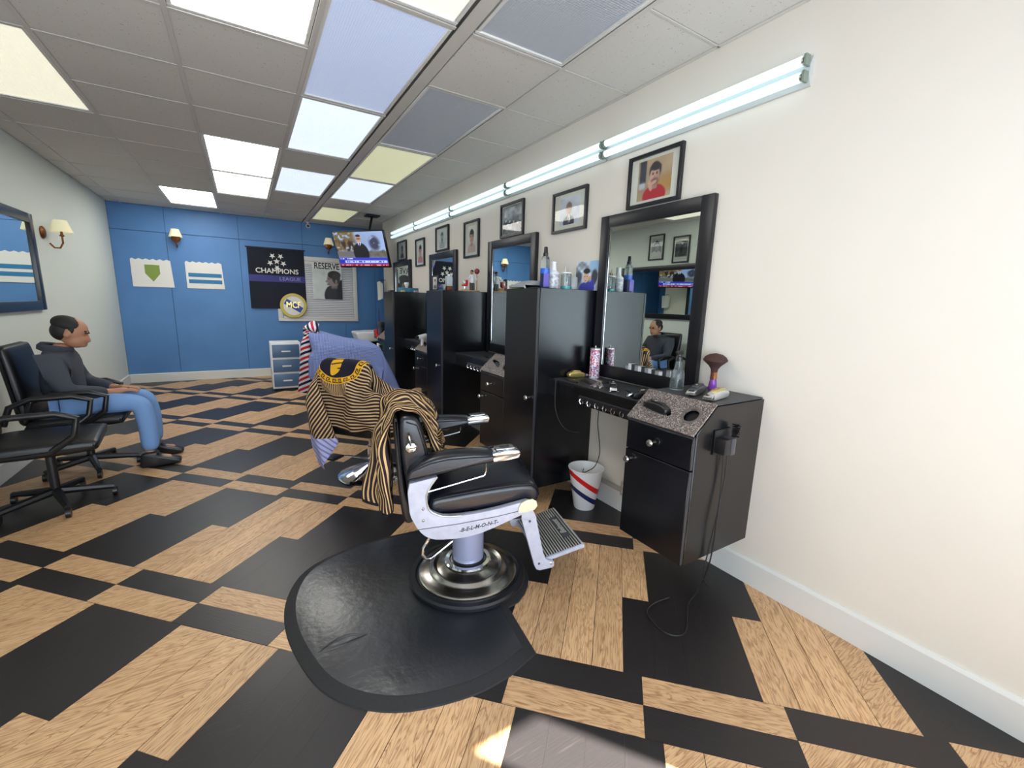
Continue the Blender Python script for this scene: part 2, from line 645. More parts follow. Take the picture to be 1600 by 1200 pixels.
M['lens_off_glow'] = lens_mat('unlit_lens_added_glow', (150, 158, 172), 0.07, 0.3, (172, 177, 188))  # light is off; faint glow added in place of reflected room light
M['tube'] = emis('glowing_tube', (224, 248, 252), 0.80)

def speckle(name, c1, c2, c3, scale=140):
    m = mat(name, c1, 0.4)
    nt = m.node_tree
    b = nt.nodes['Principled BSDF']
    tc = nt.nodes.new('ShaderNodeTexCoord')
    v = nt.nodes.new('ShaderNodeTexVoronoi')
    v.inputs['Scale'].default_value = scale
    nt.links.new(tc.outputs['Object'], v.inputs['Vector'])
    sp = nt.nodes.new('ShaderNodeSeparateColor')
    nt.links.new(v.outputs['Color'], sp.inputs[0])
    cr = nt.nodes.new('ShaderNodeValToRGB')
    cr.color_ramp.interpolation = 'CONSTANT'
    cr.color_ramp.elements[0].color = rgb(*c1)
    cr.color_ramp.elements[1].position = 0.45
    cr.color_ramp.elements[1].color = rgb(*c2)
    e = cr.color_ramp.elements.new(0.78)
    e.color = rgb(*c3)
    nt.links.new(sp.outputs[0], cr.inputs['Fac'])
    nt.links.new(cr.outputs[0], b.inputs['Base Color'])
    return m
M['granite'] = speckle('speckled_tray_laminate', (72, 62, 60), (112, 101, 96), (170, 160, 154), 300)
M['geo'] = speckle('geometric_can_print', (232, 230, 238), (214, 96, 120), (64, 104, 158), 125)

def rib_mat():
    m = mat('ribbed_rubber', (50, 52, 56), 0.5)
    nt = m.node_tree
    b = nt.nodes['Principled BSDF']
    tc = nt.nodes.new('ShaderNodeTexCoord')
    w = nt.nodes.new('ShaderNodeTexWave')
    w.inputs['Scale'].default_value = 60
    w.bands_direction = 'Y'
    nt.links.new(tc.outputs['Object'], w.inputs['Vector'])
    cr = nt.nodes.new('ShaderNodeValToRGB')
    cr.color_ramp.elements[0].color = rgb(28, 28, 30)
    cr.color_ramp.elements[1].color = rgb(74, 76, 80)
    nt.links.new(w.outputs['Fac'], cr.inputs['Fac'])
    nt.links.new(cr.outputs[0], b.inputs['Base Color'])
    return m
M['rib'] = rib_mat()

# ------------------------------------------------------------------ room shell
fl = MB().box((LX - .1, FY - .1, -0.12), (2.95, BY + .1, -0.0035)).build('floor', mat('floor_seam_brown', (38, 28, 22), 0.8), smooth=False)
struct(fl)
Q = math.sqrt(.5)
PW = 0.1225
PER = 1.148
def st(s, t):
    return Vector(((s + t) * Q, (s - t) * Q, 0))

def clip_poly(poly, x0, x1, y0, y1):
    def cut(ps, f):
        out = []
        for i in range(len(ps)):
            a, b = ps[i - 1], ps[i]
            fa, fb = f(a), f(b)
            if (fa >= 0) != (fb >= 0):
                k = fa / (fa - fb)
                out.append((a[0] + (b[0] - a[0]) * k, a[1] + (b[1] - a[1]) * k))
            if fb >= 0:
                out.append(b)
        return out
    for f in (lambda p: p[0] - x0, lambda p: x1 - p[0], lambda p: p[1] - y0, lambda p: y1 - p[1]):
        poly = cut(poly, f)
        if len(poly) < 3:
            return []
    return poly

planks = []      # (centre, rotation, length, width, tan)
for k in range(-4, 8):
    s0 = 1.254 + PER * k
    flip = k % 2 == 1
    for n in range(-70, 60):
        ta = -.37 + n * PW
        tan1 = ((n // 4) % 2 == 0) != flip
        tan2 = (((n - 1) // 4) % 2 == 0) != flip
        segs = [(s0 + .25, s0 + 1.147, tan1)] if tan1 == tan2 else [(s0 + .25, s0 + .70, tan1), (s0 + .70, s0 + 1.147, tan2)]
        for sa, sb, tan in segs:
            planks.append((st((sa + sb) / 2, ta + PW / 2), 45, sb - sa, PW, tan))
    for (sa, sb, up) in ((s0, s0 + .124, 0), (s0 + .124, s0 + .25, 1)):
        for n in range(-18, 16):
            ta = -.303 + n * .49
            tan = ((n % 2 == 0) == (up == 0)) != flip
            planks.append((st((sa + sb) / 2, ta + .245), -45, .49, sb - sa, tan))

inv_cam = cm.inverted()
def seen_size(p):
    q = inv_cam @ Vector((p.x, p.y, 0))
    if q.z > -0.3:
        return 0
    px, py = 800 + F_PX * q.x / -q.z, 600 - F_PX * q.y / -q.z
    if not (330 < px < 1270 and py < 1350):
        return 0
    return 1 / (q.z * q.z * max(1, abs(p.length)))
cand = []
for c, r, L, w, tan in planks:
    e = 0.0011 if tan else 0.0002
    cr_, sr_ = math.cos(math.radians(r)), math.sin(math.radians(r))
    q = [(x * (L / 2 - e), y * (w / 2 - e)) for x, y in ((-1, -1), (1, -1), (1, 1), (-1, 1))]
    wq = [(c.x + x * cr_ - y * sr_, c.y + x * sr_ + y * cr_) for x, y in q]
    pc = clip_poly(wq, LX, W, FY, BY)
    if not pc:
        continue
    cand.append((seen_size(c), c, r, L, w, tan, q, pc, len(pc) == 4 and all(abs(pc[i][0] - wq[i][0]) < 1e-6 for i in range(4))))
cand.sort(key=lambda a: -a[0])
plank_mesh = {}
field = {True: MB(), False: MB()}
for i, (sz, c, r, L, w, tan, q, pc, whole) in enumerate(cand):
    m_ = M['oak'] if tan else M['blackplank']
    if i < 300 and sz > 0:
        key = (round(L, 3), round(w, 3), tan)
        if whole and key in plank_mesh:
            o = bpy.data.objects.new('plank', plank_mesh[key])
            COL.objects.link(o)
            o.parent = fl
        else:
            if whole:
                lp = q
            else:
                cr_, sr_ = math.cos(math.radians(-r)), math.sin(math.radians(-r))
                lp = [((x - c.x) * cr_ - (y - c.y) * sr_, (x - c.x) * sr_ + (y - c.y) * cr_) for x, y in pc]
            o = MB().prism(lp, 'z', -0.0035, 0.0, bev=0.0006 if tan else 0.0, seg=1).build('plank', m_, fl, smooth=False)
            if whole:
                plank_mesh[key] = o.data
        o.location = (c.x, c.y, 0)
        o.rotation_euler = (0, 0, math.radians(r))
    else:
        field[tan].prism(pc, 'z', -0.0035, 0.0)
for tan in (True, False):
    o = field[tan].build('plank_field', M['oak'] if tan else M['blackplank'], fl, smooth=False)
    o['kind'] = 'stuff'

struct(MB().box((W, FY - .1, 0), (2.95, 7.8, CZ + .12)).build('wall_right', M['wall'], smooth=False))
struct(MB().box((2.95, 7.8, 0), (3.05, BY + .1, CZ + .12)).build('wall_recess', M['blue'], smooth=False))
wb = struct(MB().box((LX - .1, BY + .012, 0), (2.95, BY + .1, CZ + .12)).build('wall_back', mat('dark_seam_blue', (30, 52, 84), 0.7), smooth=False))
xs = [LX + .001, -.95, .0, .95, 1.62, 2.19, 2.946]
for a, b in zip(xs, xs[1:]):
    for z0, z1 in ((0.0, 2.296), (2.302, CZ)):
        MB().box((a + .002, BY, z0), (b - .002, BY + .0118, z1), bev=.0015, seg=1).build('panel', M['blue'], wb, smooth=False)
struct(MB().box((LX - .1, FY - .1, 0), (LX, BY, CZ + .12)).build('wall_left', M['wall_left'], smooth=False))
# storefront: big window and a narrow sidelight
wf = MB()
wf.box((LX, FY - .1, 0), (W, FY, .32))
wf.box((LX, FY - .1, 2.16), (1.60, FY, CZ + .12))
wf.box((1.60, FY - .1, 2.33), (W, FY, CZ + .12))
wf.box((LX, FY - .1, .32), (-1.5, FY, 2.16))
wf.box((1.46, FY - .1, .32), (1.81, FY, 2.33))
struct(wf.build('wall_front', M['wall'], smooth=False))
for i, (a, b) in enumerate(((-1.5, 1.46), (1.81, 2.12))):
    zt = (2.16, 2.33)[i]
    w_ = MB()
    for p, q in (((a, .32), (b, .36)), ((a, zt - .02), (b, zt)), ((a, .36), (a + .03, zt - .02)), ((b - .015, .36), (b, zt - .02))):
        w_.box((p[0], FY - .07, p[1]), (q[0], FY - .03, q[1]))
    wo = struct(w_.build('window_%d' % (i + 1), M['frame'], smooth=False))
    MB().box((a + .03, FY - .052, .36), (b - .015, FY - .048, zt - .02)).build('pane', M['pane'], wo, smooth=False)
MB().prism([(FY - .103, 2.42), (FY - .103, 2.38), (FY - 1.35, 2.30), (FY - 1.35, 2.34)], 'x', LX - .2, 1.50).build('sun_blocker', mat('sun_blocker_grey', (120, 120, 124), 0.8), bpy.data.objects['wall_front'], smooth=False)  # unseen slab added outside to keep the sun out of the main window

bl = MB()
bl.prism([(W, 0), (W - .014, 0), (W - .014, .125), (W - .008, .14), (W, .14)], 'y', FY, 7.8)
struct(bl.build('baseboard_right', M['trim'], smooth=False))
MB().prism([(W, .142), (W - .022, .142), (W - .022, .168), (W, .172)], 'y', 1.60, 7.8).build('trim_1', mat('grey_cable_raceway', (176, 172, 166), .5), smooth=False)['kind'] = 'structure'
struct(MB().prism([(LX, 0), (LX + .014, 0), (LX + .014, .13), (LX, .14)], 'y', FY, BY).build('baseboard_left', M['trim'], smooth=False))
struct(MB().prism([(BY, 0), (BY - .014, 0), (BY - .014, .13), (BY, .14)], 'x', LX + .015, 2.94).build('baseboard_back', M['trim'], smooth=False))

# ------------------------------------------------------------------ ceiling: tee grid, tiles, lens lights
ce = struct(MB().box((LX - .1, FY - .1, CZ + .09), (2.95, BY + .1, CZ + .12)).build('ceiling', M['tbar'], smooth=False))
TX = [1.605, 1.005, .395, -.215, -.825, -1.435, LX]      # main tee lines
ROW0 = 1.549 - .61 * 3
rows = [ROW0 + .61 * k for k in range(0, 16)]
lights = {}     # (col, first row) -> kind ; cols 1.. between TX[c-1] and TX[c]
def row_of(y):
    return int(round((y - ROW0) / .61))
LIGHTS = [
    (1, .939, 'lens_off_glow', 'large unlit grey ribbed lens light, nearest the camera beside the mirror wall'),
    (1, 2.769, 'lens_off_glow', 'smaller-looking unlit grey lens light behind the plain tile, next to the lit white one'),
    (1, 3.989, 'lens_yellow', 'pale yellow ribbed lens light between the grey lens and a bright white one'),
    (1, 5.209, 'lens_on', 'bright white lens light just behind the yellow ribbed one'),
    (1, 7.039, 'lens_yellow', 'farthest yellowish lens light, above the television'),
    (2, .939, 'lens_warm', 'warm cream lens light at the top edge, in front of the lavender one'),
    (2, 2.159, 'lens_dim', 'large lavender lens light near the camera'),
    (2, 3.379, 'lens_on', 'bright white lens light directly behind the lavender one'),
    (2, 5.209, 'lens_on', 'bright white lens light cut by the left edge, farther back in its row'),
    (3, 1.549, 'lens_fill', 'added fill light over the open floor, nearest on the left side of the ceiling'),  # this panel and others with the same lens are added fill lamps
    (5, 3.379, 'lens_warm', 'dim cream lens light above the waiting chairs, seen in the nearest mirror'),
    (3, 4.599, 'lens_fill', 'added fill light left of the bright row, mid room'),
    (3, 5.819, 'lens_fill', 'added fill light over the open floor, farther back on the left side'),
    (4, 6.429 + .61, 'lens_fill', 'farthest added fill light on the left side, near the blue wall'),
]
taken = {}
def cell_x(c):
    a, b = TX[c], TX[c - 1]
    if c == 1:
        a += .035
    if c == 2:
        b -= .035
    return a + .004, b - .004
for c, y, kind, lab in LIGHTS:
    r0 = row_of(y)
    taken[(c, r0)] = taken[(c, r0 + 1)] = True
    x0, x1 = cell_x(c)
    x0 += .008; x1 -= .008
    y0, y1 = rows[r0] + .012, rows[r0] + 1.22 - .012
    cx, cy = (x0 + x1) / 2, (y0 + y1) / 2
    t = thing('ceiling_light', lab, 'ceiling light', (cx, cy, CZ), group='lens lights in the ceiling grid')
    hx, hy = (x1 - x0) / 2, (y1 - y0) / 2
    f_ = MB()
    for a, b in (((-hx, -hy), (hx, -hy + .022)), ((-hx, hy - .022), (hx, hy)), ((-hx, -hy + .022), (-hx + .022, hy - .022)), ((hx - .022, -hy + .022), (hx, hy - .022))):
        f_.box((a[0], a[1], .004), (b[0], b[1], .024), bev=.003, seg=1)
    f_.build('light_frame', M['trim'], t)
    MB().box((-hx + .02, -hy + .02, .012), (hx - .02, hy - .02, .02)).build('lens', M[kind], t, smooth=False)
    MB().box((-hx, -hy, .024), (hx, hy, .085)).build('housing', M['white_plastic'], t, smooth=False)

tile_me = {}
def tile(x0, x1, y0, y1):
    key = (round(x1 - x0, 3), round(y1 - y0, 3))
    if key not in tile_me:
        hx, hy = (x1 - x0) / 2, (y1 - y0) / 2
        o = MB().box((-hx, -hy, .003), (hx, hy, .018), bev=.002, seg=1).build('ceiling_tile', M['tile'], ce, smooth=False)
        tile_me[key] = o.data
    else:
        o = bpy.data.objects.new('ceiling_tile', tile_me[key])
        COL.objects.link(o)
        o.parent = ce
    o.location = ((x0 + x1) / 2, (y0 + y1) / 2, CZ)
tee_me = {}
def tee(cx, cy, lx, ly):
    key = (round(lx, 3), round(ly, 3))
    if key not in tee_me:
        b = MB()
        b.box((-lx / 2, -ly / 2, 0), (lx / 2, ly / 2, .004), bev=.001, seg=1)
        b.box((-lx / 2 if lx > ly else -.002, -ly / 2 if ly > lx else -.002, .004), (lx / 2 if lx > ly else .002, ly / 2 if ly > lx else .002, .03))
        o = b.build('ceiling_tee', M['tbar'], ce, smooth=False)
        tee_me[key] = o.data
    else:
        o = bpy.data.objects.new('ceiling_tee', tee_me[key])
        COL.objects.link(o)
        o.parent = ce
    o.location = (cx, cy, CZ - .002)
for r in range(len(rows)):
    y0, y1 = rows[r], min(rows[r] + .61, BY)
    if y0 > BY:
        break
    # cut column along the mirror wall
    xe = W if y0 < 7.5 else 2.94
    tile(1.617, xe - .002, y0 + .006, y1 - .006)
    tee((1.617 + xe) / 2, y0, xe - 1.617, .013)
    for c in range(1, 7):
        x0, x1 = cell_x(c)
        if not taken.get((c, r)):
            tile(x0 + .006, x1 - .006, y0 + .006, y1 - .006)
        if not (taken.get((c, r)) and taken.get((c, r - 1)) and any(c == q[0] and row_of(q[1]) == r - 1 for q in LIGHTS)):
            tee((x0 + x1) / 2, y0, x1 - x0 - .012, .024)
for i, x in enumerate(TX[:-1]):
    tee(x, (FY + BY) / 2, .07 if i == 1 else .024, BY - FY)
tee(W - .012, (FY + 7.8) / 2, .022, 7.8 - FY)

# ------------------------------------------------------------------ twin-tube strip lights along the mirror wall
yb = [1.08, 2.305, 3.545, 4.785, 6.0, 7.12]
ORD = ['nearest', 'second', 'third', 'fourth', 'farthest']
for i in range(5):
    y0, y1 = yb[i] + .006, yb[i + 1] - .006
    t = thing('strip_light', '%s twin-tube fluorescent strip along the mirror wall%s' % (ORD[i], ['', ', above the framed man in a suit', ', between the second and third mirrors', ', above the third mirror', ', ending by the television'][i]), 'strip light', (W, (y0 + y1) / 2, 2.388), group='twin-tube strips on the mirror wall')
    h = (y1 - y0) / 2
    MB().prism([(0, -.058), (-.012, -.058), (-.03, -.02), (-.03, .02), (-.012, .058), (0, .058)], 'y', -h, h).build('housing', M.setdefault('strip', mat('grey_strip_housing', (186, 190, 190), .5)), t, smooth=False)
    for z in (-.031, .031):
        tb = MB().tube([(-.052, -h + .022, z), (-.052, h - .022, z)], .0195, 14)
        tb.build('tube', M['tube'], t)
        for s_ in (-1, 1):
            MB().box((-.066, s_ * h - .012 * (s_ > 0) - .0, z - .022), (-.03, s_ * h + .012 * (s_ < 0), z + .022), bev=.004).build('socket', mat('socket_grey', (120, 132, 122), .5) if 'sock' not in M else M['sock'], t)
            M.setdefault('sock', bpy.data.materials['socket_grey'])
            MB().tube([(-.05, s_ * (h - .022), z), (-.05, s_ * (h - .013), z)], .0165, 12).build('end_cap', M['nickel'], t)

# ------------------------------------------------------------------ barber stations
PIT = 1.607
XF = 1.60          # furniture front plane
def knob(parent, y, z, x=0.0):
    o = MB().lathe([(0, 0), (.007, 0), (.006, .012), (.008, .016), (.0165, .021), (.0175, .027), (.014, .033), (.006, .036), (0, .0365)], (x, y, z), 18, rot('Y', -90)).build('knob', M['nickel'], parent)
    o['label'] = 'round brushed nickel knob'
    return o

def tower(k, label):
    t = thing('tower_cabinet', label, 'cabinet', (XF, 2.31 + PIT * k, 0), group='tall black cabinets along the mirror wall')
    MB().box((.022, 0, .12), (W - XF - .002, .393, 1.492), bev=.002, seg=1).build('body', M['blk'], t)
    MB().box((.019, .006, .13), (.023, .388, 1.482)).build('gap', M['blk_gap'], t, smooth=False)
    d = MB().box((0, .002, .125), (.019, .391, 1.489), bev=.0015, seg=1).build('door', M['blk'], t)
    MB().box((.001, .0008, .127), (.018, .0025, 1.487)).build('edge_band', M['blk_edge'], d, smooth=False)
    knob(d, .06, .765)
    return t
tower(0, 'tall black cabinet nearest the camera, with spray bottles and a photo on top')
tower(1, 'tall black cabinet in the middle of the row, with a barber figurine on top')
tower(2, 'farthest tall black cabinet of the row, with a blue tissue box on top')

# sloping tray plane: x 0..0.145, z .845...97
TR_N = Vector((.145, 0, .125))
TR_L = TR_N.length
TR_M = Matrix(((.145 / TR_L, 0, -.125 / TR_L, 0), (0, 1, 0, 0), (.125 / TR_L, 0, .145 / TR_L, .845), (0, 0, 0, 1)))   # local x up-slope, y depth, z outward
def ring_pts(cx, cy, r, n=26, rx=None):
    return [(cx + (rx or r) * math.cos(2 * math.pi * i / n), cy + r * math.sin(2 * math.pi * i / n)) for i in range(n)]
def drawer_unit(k, label):
    t = thing('drawer_cabinet', label, 'cabinet', (XF, 1.097 + PIT * k, 0), group='low black drawer cabinets along the mirror wall')
    D = W - XF - .002
    MB().prism([(.022, .232), (D, .232), (D, .966), (.147, .966), (.022, .855)], 'y', 0, .38, bev=.002, seg=1).build('body', M['blk'], t)
    dr = MB().box((0, .004, .692), (.019, .376, .836), bev=.0015, seg=1).build('drawer', M['blk'], t)
    knob(dr, .21, .763)
    dd = MB().box((0, .004, .237), (.019, .376, .686), bev=.0015, seg=1).build('door', M['blk'], t)
    knob(dd, .345, .64)
    for p_, z0, z1 in ((dr, .694, .834), (dd, .239, .684)):
        MB().box((.001, .0025, z0), (.018, .0042, z1)).build('edge_band', M['blk_edge'], p_, smooth=False)
    # speckled tray with a holder pocket and a round well, both real openings
    hole = ring_pts(.10, .073, .036)
    slot = [(.120, .335), (.105, .30), (.075, .20), (.062, .175), (.075, .165), (.10, .18), (.125, .24), (.132, .32)]
    MB().holed([(.0, .0), (TR_L, .0), (TR_L, .38), (.0, .38)], [hole, slot], .008, TR_M @ Matrix.Translation((0, 0, .012))).build('tray', M['granite'], t, smooth=False)
    rim = MB()
    rim.lathe([(.0365, -.004), (.0365, .003), (.046, .003), (.047, 0), (.046, -.001)], (0, 0, 0), 28, TR_M @ Matrix.Translation((.10, .073, .012)))
    rim.build('well_rim', mat('taupe_rim', (98, 88, 84), .4) if 'taupe' not in M else M['taupe'], t)
    M.setdefault('taupe', bpy.data.materials['taupe_rim'])
    MB().prism([(.002, .834), (.012, .838), (.012, .846), (.0, .843)], 'y', 0, .38).build('tray_lip', M['blk_edge'], t, smooth=False)
    return t
drawer_unit(0, 'low black drawer cabinet nearest the camera, beside the striped waste basket')
drawer_unit(1, 'low black drawer cabinet joined to the far side of the nearest tall cabinet')
drawer_unit(2, 'low black drawer cabinet joined to the far side of the middle tall cabinet')
drawer_unit(3, 'farthest low black drawer cabinet, by the wash basin')

def counter(k, label):
    y0 = 1.477 + PIT * k
    L = .833
    t = thing('styling_counter', label, 'counter', (1.75, y0, 0), group='narrow black counters under the mirrors')
    MB().box((0, 0, .862), (W - 1.752, L, .893), bev=.004).build('top', M['blk'], t)
    MB().box((.002, .002, .893), (W - 1.80, L - .002, .897), bev=.001, seg=1).build('mat', M['counter'], t)
    MB().box((.006, 0, .775), (.022, L, .862)).build('apron', M['blk'], t, smooth=False)
    MB().box((.0, .05, .828), (.006, L - .28 + .0, .834)).build('rail_trim', M['blk_edge'], t, smooth=False)
    r_ = MB().box((0, .02, .79), (.006, L - .27, .826)).build('hook_rail', M['plastic'], t, smooth=False)
    for i in range(8):
        y = .045 + i * .068
        MB().tube([(0, y, .815), (-.014, y, .815), (-.022, y - .002, .803), (-.020, y - .008, .790), (-.010, y - .014, .787), (-.005, y - .016, .798), (-.010, y - .016, .806)], .0034, 6).build('hook', M['chrome'], r_)
    return t
counter(0, 'narrow black counter with combs and a patterned can, under the nearest mirror')
counter(1, 'narrow black counter under the second mirror, beside the mottled tray')
counter(2, 'narrow black counter under the third mirror, cluttered with tools')
counter(3, 'farthest narrow black counter, under the smallest-looking mirror')

def wall_mirror(k, label):
    y0 = 1.462 + PIT * k
    w, z0, z1 = .833, .905, 1.972
    t = thing('wall_mirror', label, 'mirror', (W - .002, y0, 0), group='black framed mirrors on the light wall')
    f_ = MB()
    fw = .075
    def rail(a, b):
        f_.box(a, b, bev=.004)
    rail((-.034, 0, z0), (0, fw, z1)); rail((-.034, w - fw, z0), (0, w, z1))
    rail((-.0338, fw, z1 - fw), (0, w - fw, z1)); rail((-.0338, fw, z0), (0, w - fw, z0 + .085))
    f_.build('frame', M['frame'], t)
    MB().box((-.019, fw - .004, z0 + .08), (-.012, w - fw + .004, z1 - fw + .004)).build('mirror_glass', M['mirror'], t, smooth=False)
    b_ = MB()
    for a, b in ((fw - .001, fw + .006), (w - fw - .006, w - fw + .001)):
        b_.box((-.0205, a, z0 + .085), (-.0188, b, z1 - fw))
    b_.build('bevel_edge', M['chrome'], t, smooth=False)
    return t
wall_mirror(0, 'nearest and largest-looking black framed mirror, reflecting a seated man')
wall_mirror(1, 'second black framed mirror, behind the nearest tall cabinet, reflecting blue wall')
wall_mirror(2, 'third black framed mirror, behind the middle tall cabinet, reflecting a black banner')
wall_mirror(3, 'farthest black framed mirror, reflecting window blinds')

# ------------------------------------------------------------------ framed pictures
RX = Matrix(((0, 0, -1, 0), (-1, 0, 0, 0), (0, 1, 0, 0), (0, 0, 0, 1)))    # print xy -> wall_right, viewer at -x, print right = -y
LXM = Matrix(((0, 0, 1, 0), (1, 0, 0, 0), (0, 1, 0, 0), (0, 0, 0, 1)))     # on the left wall, viewer at +x, print right = +y
BKM = Matrix(((1, 0, 0, 0), (0, 0, -1, 0), (0, 1, 0, 0), (0, 0, 0, 1)))    # on the back wall, viewer at -y

def face_paint(bg, skin, hair, shirt, cx=.5, cy=.60, s=1.0, grey=False, beard=None, collar=None, extra=None, hand=False, suit=None):
    def paint(U, V, asp=1.0):
        U = .5 + (U - .5) * asp
        im = canvas(U, bg)
        im *= (0.90 + 0.2 * noise2(U, V, 4, 4, 3))[..., None]
        if extra:
            im = extra(im, U, V)
        im = lay(im, ell(U, V, cx, cy - .50 * s, .36 * s, .26 * s, .05), shirt)
        im = lay(im, rect(U, V, cx - .085 * s, cx + .085 * s, cy - .34 * s, cy - .1 * s, .03), [c * .82 for c in skin])
        if suit:
            im = lay(im, ell(U, V, cx + .02, cy - .36 * s, .07 * s, .16 * s, .1), (236, 236, 238))
            im = lay(im, ell(U, V, cx + .01, cy - .40 * s, .025 * s, .13 * s, .1), suit)
        elif collar:
            im = lay(im, ell(U, V, cx, cy - .27 * s, .11 * s, .06 * s, .1), collar)
        im = lay(im, ell(U, V, cx, cy + .07 * s, .185 * s, .225 * s, .08), hair)
        im = lay(im, ell(U, V, cx - .01 * s, cy - .03 * s, .155 * s, .205 * s, .09), skin)
        im = lay(im, ell(U, V, cx + .10 * s, cy - .06 * s, .06 * s, .14 * s, .5) * .5, [c * .75 for c in skin])
        im = lay(im, ell(U, V, cx + .02, cy + .16 * s, .165 * s, .075 * s, .15), hair)
        for dx in (-.065, .055):
            im = lay(im, ell(U, V, cx + dx * s, cy + .01 * s, .028 * s, .014 * s, .4), (48, 34, 30))
            im = lay(im, ell(U, V, cx + dx * s, cy + .045 * s, .042 * s, .010 * s, .4) * .8, (60, 42, 36))
        im = lay(im, ell(U, V, cx - .01 * s, cy - .06 * s, .016 * s, .05 * s, .5) * .45, [c * .6 for c in skin])
        if beard:
            im = lay(im, ell(U, V, cx, cy - .16 * s, .12 * s, .08 * s, .3) * .7, beard)
        im = lay(im, ell(U, V, cx - .01 * s, cy - .125 * s, .05 * s, .013 * s, .4) * .85, (140, 74, 70))
        if hand:
            im = lay(im, ell(U, V, cx - .14 * s, cy - .24 * s, .06 * s, .15 * s, .15, .35), skin)
            im = lay(im, ell(U, V, cx - .03 * s, cy - .19 * s, .10 * s, .04 * s, .2, .3), skin)
        if grey:
            g = im @ np.array([.3, .59, .11])
            im = np.stack([g, g, g], -1)
        return im
    paint.face = True
    return paint

def framed(name, label, wall, pos, w, h, pw, ph, paint, px=0, pz=0, depth=.024, fw=.02, mb='matboard', nx=40, cat='framed picture', group='framed pictures', gl=True):
    """wall: matrix; pos = centre of the picture on the wall"""
    t = thing(name, label, cat, pos, group=group)
    R = wall
    f_ = MB()
    for a, b in (((-w / 2, -h / 2), (-w / 2 + fw, h / 2)), ((w / 2 - fw, -h / 2), (w / 2, h / 2)), ((-w / 2 + fw, -h / 2), (w / 2 - fw, -h / 2 + fw)), ((-w / 2 + fw, h / 2 - fw), (w / 2 - fw, h / 2))):
        f_.box((a[0], a[1], 0), (b[0], b[1], depth), bev=.0015, seg=1, mtx=R)
    f_.build('frame', M['frame'], t)
    MB().box((-w / 2 + fw * .8, -h / 2 + fw * .8, .002), (w / 2 - fw * .8, h / 2 - fw * .8, .008), mtx=R).build('mat_board', M[mb], t, smooth=False)
    pf = (lambda U, V: paint(U, V, pw / ph)) if hasattr(paint, 'face') else paint
    print_mesh('print', pw, ph, nx, int(nx * ph / pw), pf, t, R @ Matrix.Translation((px, pz, .0086)))
    if gl:
        MB().box((-w / 2 + fw * .9, -h / 2 + fw * .9, .0125), (w / 2 - fw * .9, h / 2 - fw * .9, .0135), mtx=R).build('glass', M['glass'], t, smooth=False)
    return t

def ex1(im, U, V):
    im = lay(im, rect(U, V, 0, .22, .42, 1, .05), (62, 64, 74))
    im = lay(im, ell(U, V, .85, .35, .4, .2, .4), (186, 140, 84))
    return lay(im, rect(U, V, .0, .2, .3, .45, .05), (196, 200, 206))
WX = W - .001
framed('framed_portrait', 'black framed colour portrait of a man in red with hand at chin, over nearest mirror', RX, (WX, 1.893, 2.135), .395, .30, .25, .225, face_paint((186, 158, 128), (214, 166, 146), (54, 40, 42), (188, 44, 56), .52, .60, 1.05, beard=(120, 70, 66), hand=True, extra=ex1), nx=56)
framed('framed_portrait', 'black framed portrait of a grey-haired man in dark suit, between the first two mirrors', RX, (WX, 2.675, 2.075), .40, .295, .23, .19, face_paint((206, 206, 216), (214, 168, 146), (140, 120, 104), (58, 60, 70), .46, .56, .95, suit=(44, 36, 78)), pz=.0, nx=50)
def salon(U, V):
    im = canvas(U, (120, 122, 126)) * (0.55 + .9 * noise2(U, V, 9, 9, 5))[..., None]
    im = lay(im, rect(U, V, .0, 1, .62, .95, .05) * noise2(U, V, 7, 3, 8), (236, 236, 236))
    for i in range(4):
        im = lay(im, ell(U, V, .18 + .2 * i, .46 - .05 * i, .09, .12, .2), (44, 44, 46))
        im = lay(im, ell(U, V, .18 + .2 * i, .50 - .05 * i, .05, .05, .2), (206, 206, 206))
    return lay(im, rect(U, V, .72, 1, 0, .3, .1), (36, 36, 38))
framed('framed_photograph', 'black framed black-and-white shop scene hung above the second mirror', RX, (WX, 3.495, 2.13), .395, .295, .34, .24, salon, nx=40)
framed('framed_portrait', 'black framed tall portrait of a dark-haired man, left of the second mirror', RX, (WX, 4.315, 2.045), .355, .375, .19, .27, face_paint((232, 226, 220), (216, 168, 142), (40, 34, 36), (206, 176, 160), .5, .58, 1.0), nx=30)
framed('framed_portrait', 'black framed pale drawing of a bearded man above the third mirror', RX, (WX, 5.12, 2.135), .40, .29, .22, .22, face_paint((206, 216, 214), (188, 176, 158), (92, 88, 84), (176, 176, 170), .45, .58, .95, beard=(96, 84, 76)), nx=28)
framed('framed_portrait', 'black framed portrait of a shirtless-looking man, left of the third mirror', RX, (WX, 5.905, 2.035), .345, .365, .19, .27, face_paint((226, 222, 216), (206, 150, 128), (36, 32, 36), (196, 128, 112), .5, .58, 1.0), nx=26)
framed('framed_portrait', 'farthest black framed portrait, above the farthest mirror', RX, (WX, 6.705, 2.125), .43, .285, .2, .21, face_paint((214, 210, 206), (136, 102, 90), (34, 30, 32), (92, 72, 76), .5, .58, 1.0), nx=24)
framed('framed_portrait', 'black framed grey portrait on the opposite wall, left one in the mirror', LXM, (LX + .001, 5.02, 2.345), .30, .40, .19, .28, face_paint((176, 176, 176), (206, 206, 206), (40, 40, 40), (226, 226, 226), .5, .58, 1.0, grey=True), nx=26)
def dusk(U, V):
    im = canvas(U, (70, 70, 72)) * (.5 + .9 * noise2(U, V, 8, 10, 4))[..., None]
    im = lay(im, ell(U, V, .5, .55, .12, .28, .2), (20, 20, 20))
    im = lay(im, ell(U, V, .45, .84, .05, .05, .3), (200, 200, 200))
    return lay(im, rect(U, V, 0, 1, 0, .14, .06), (210, 210, 210))
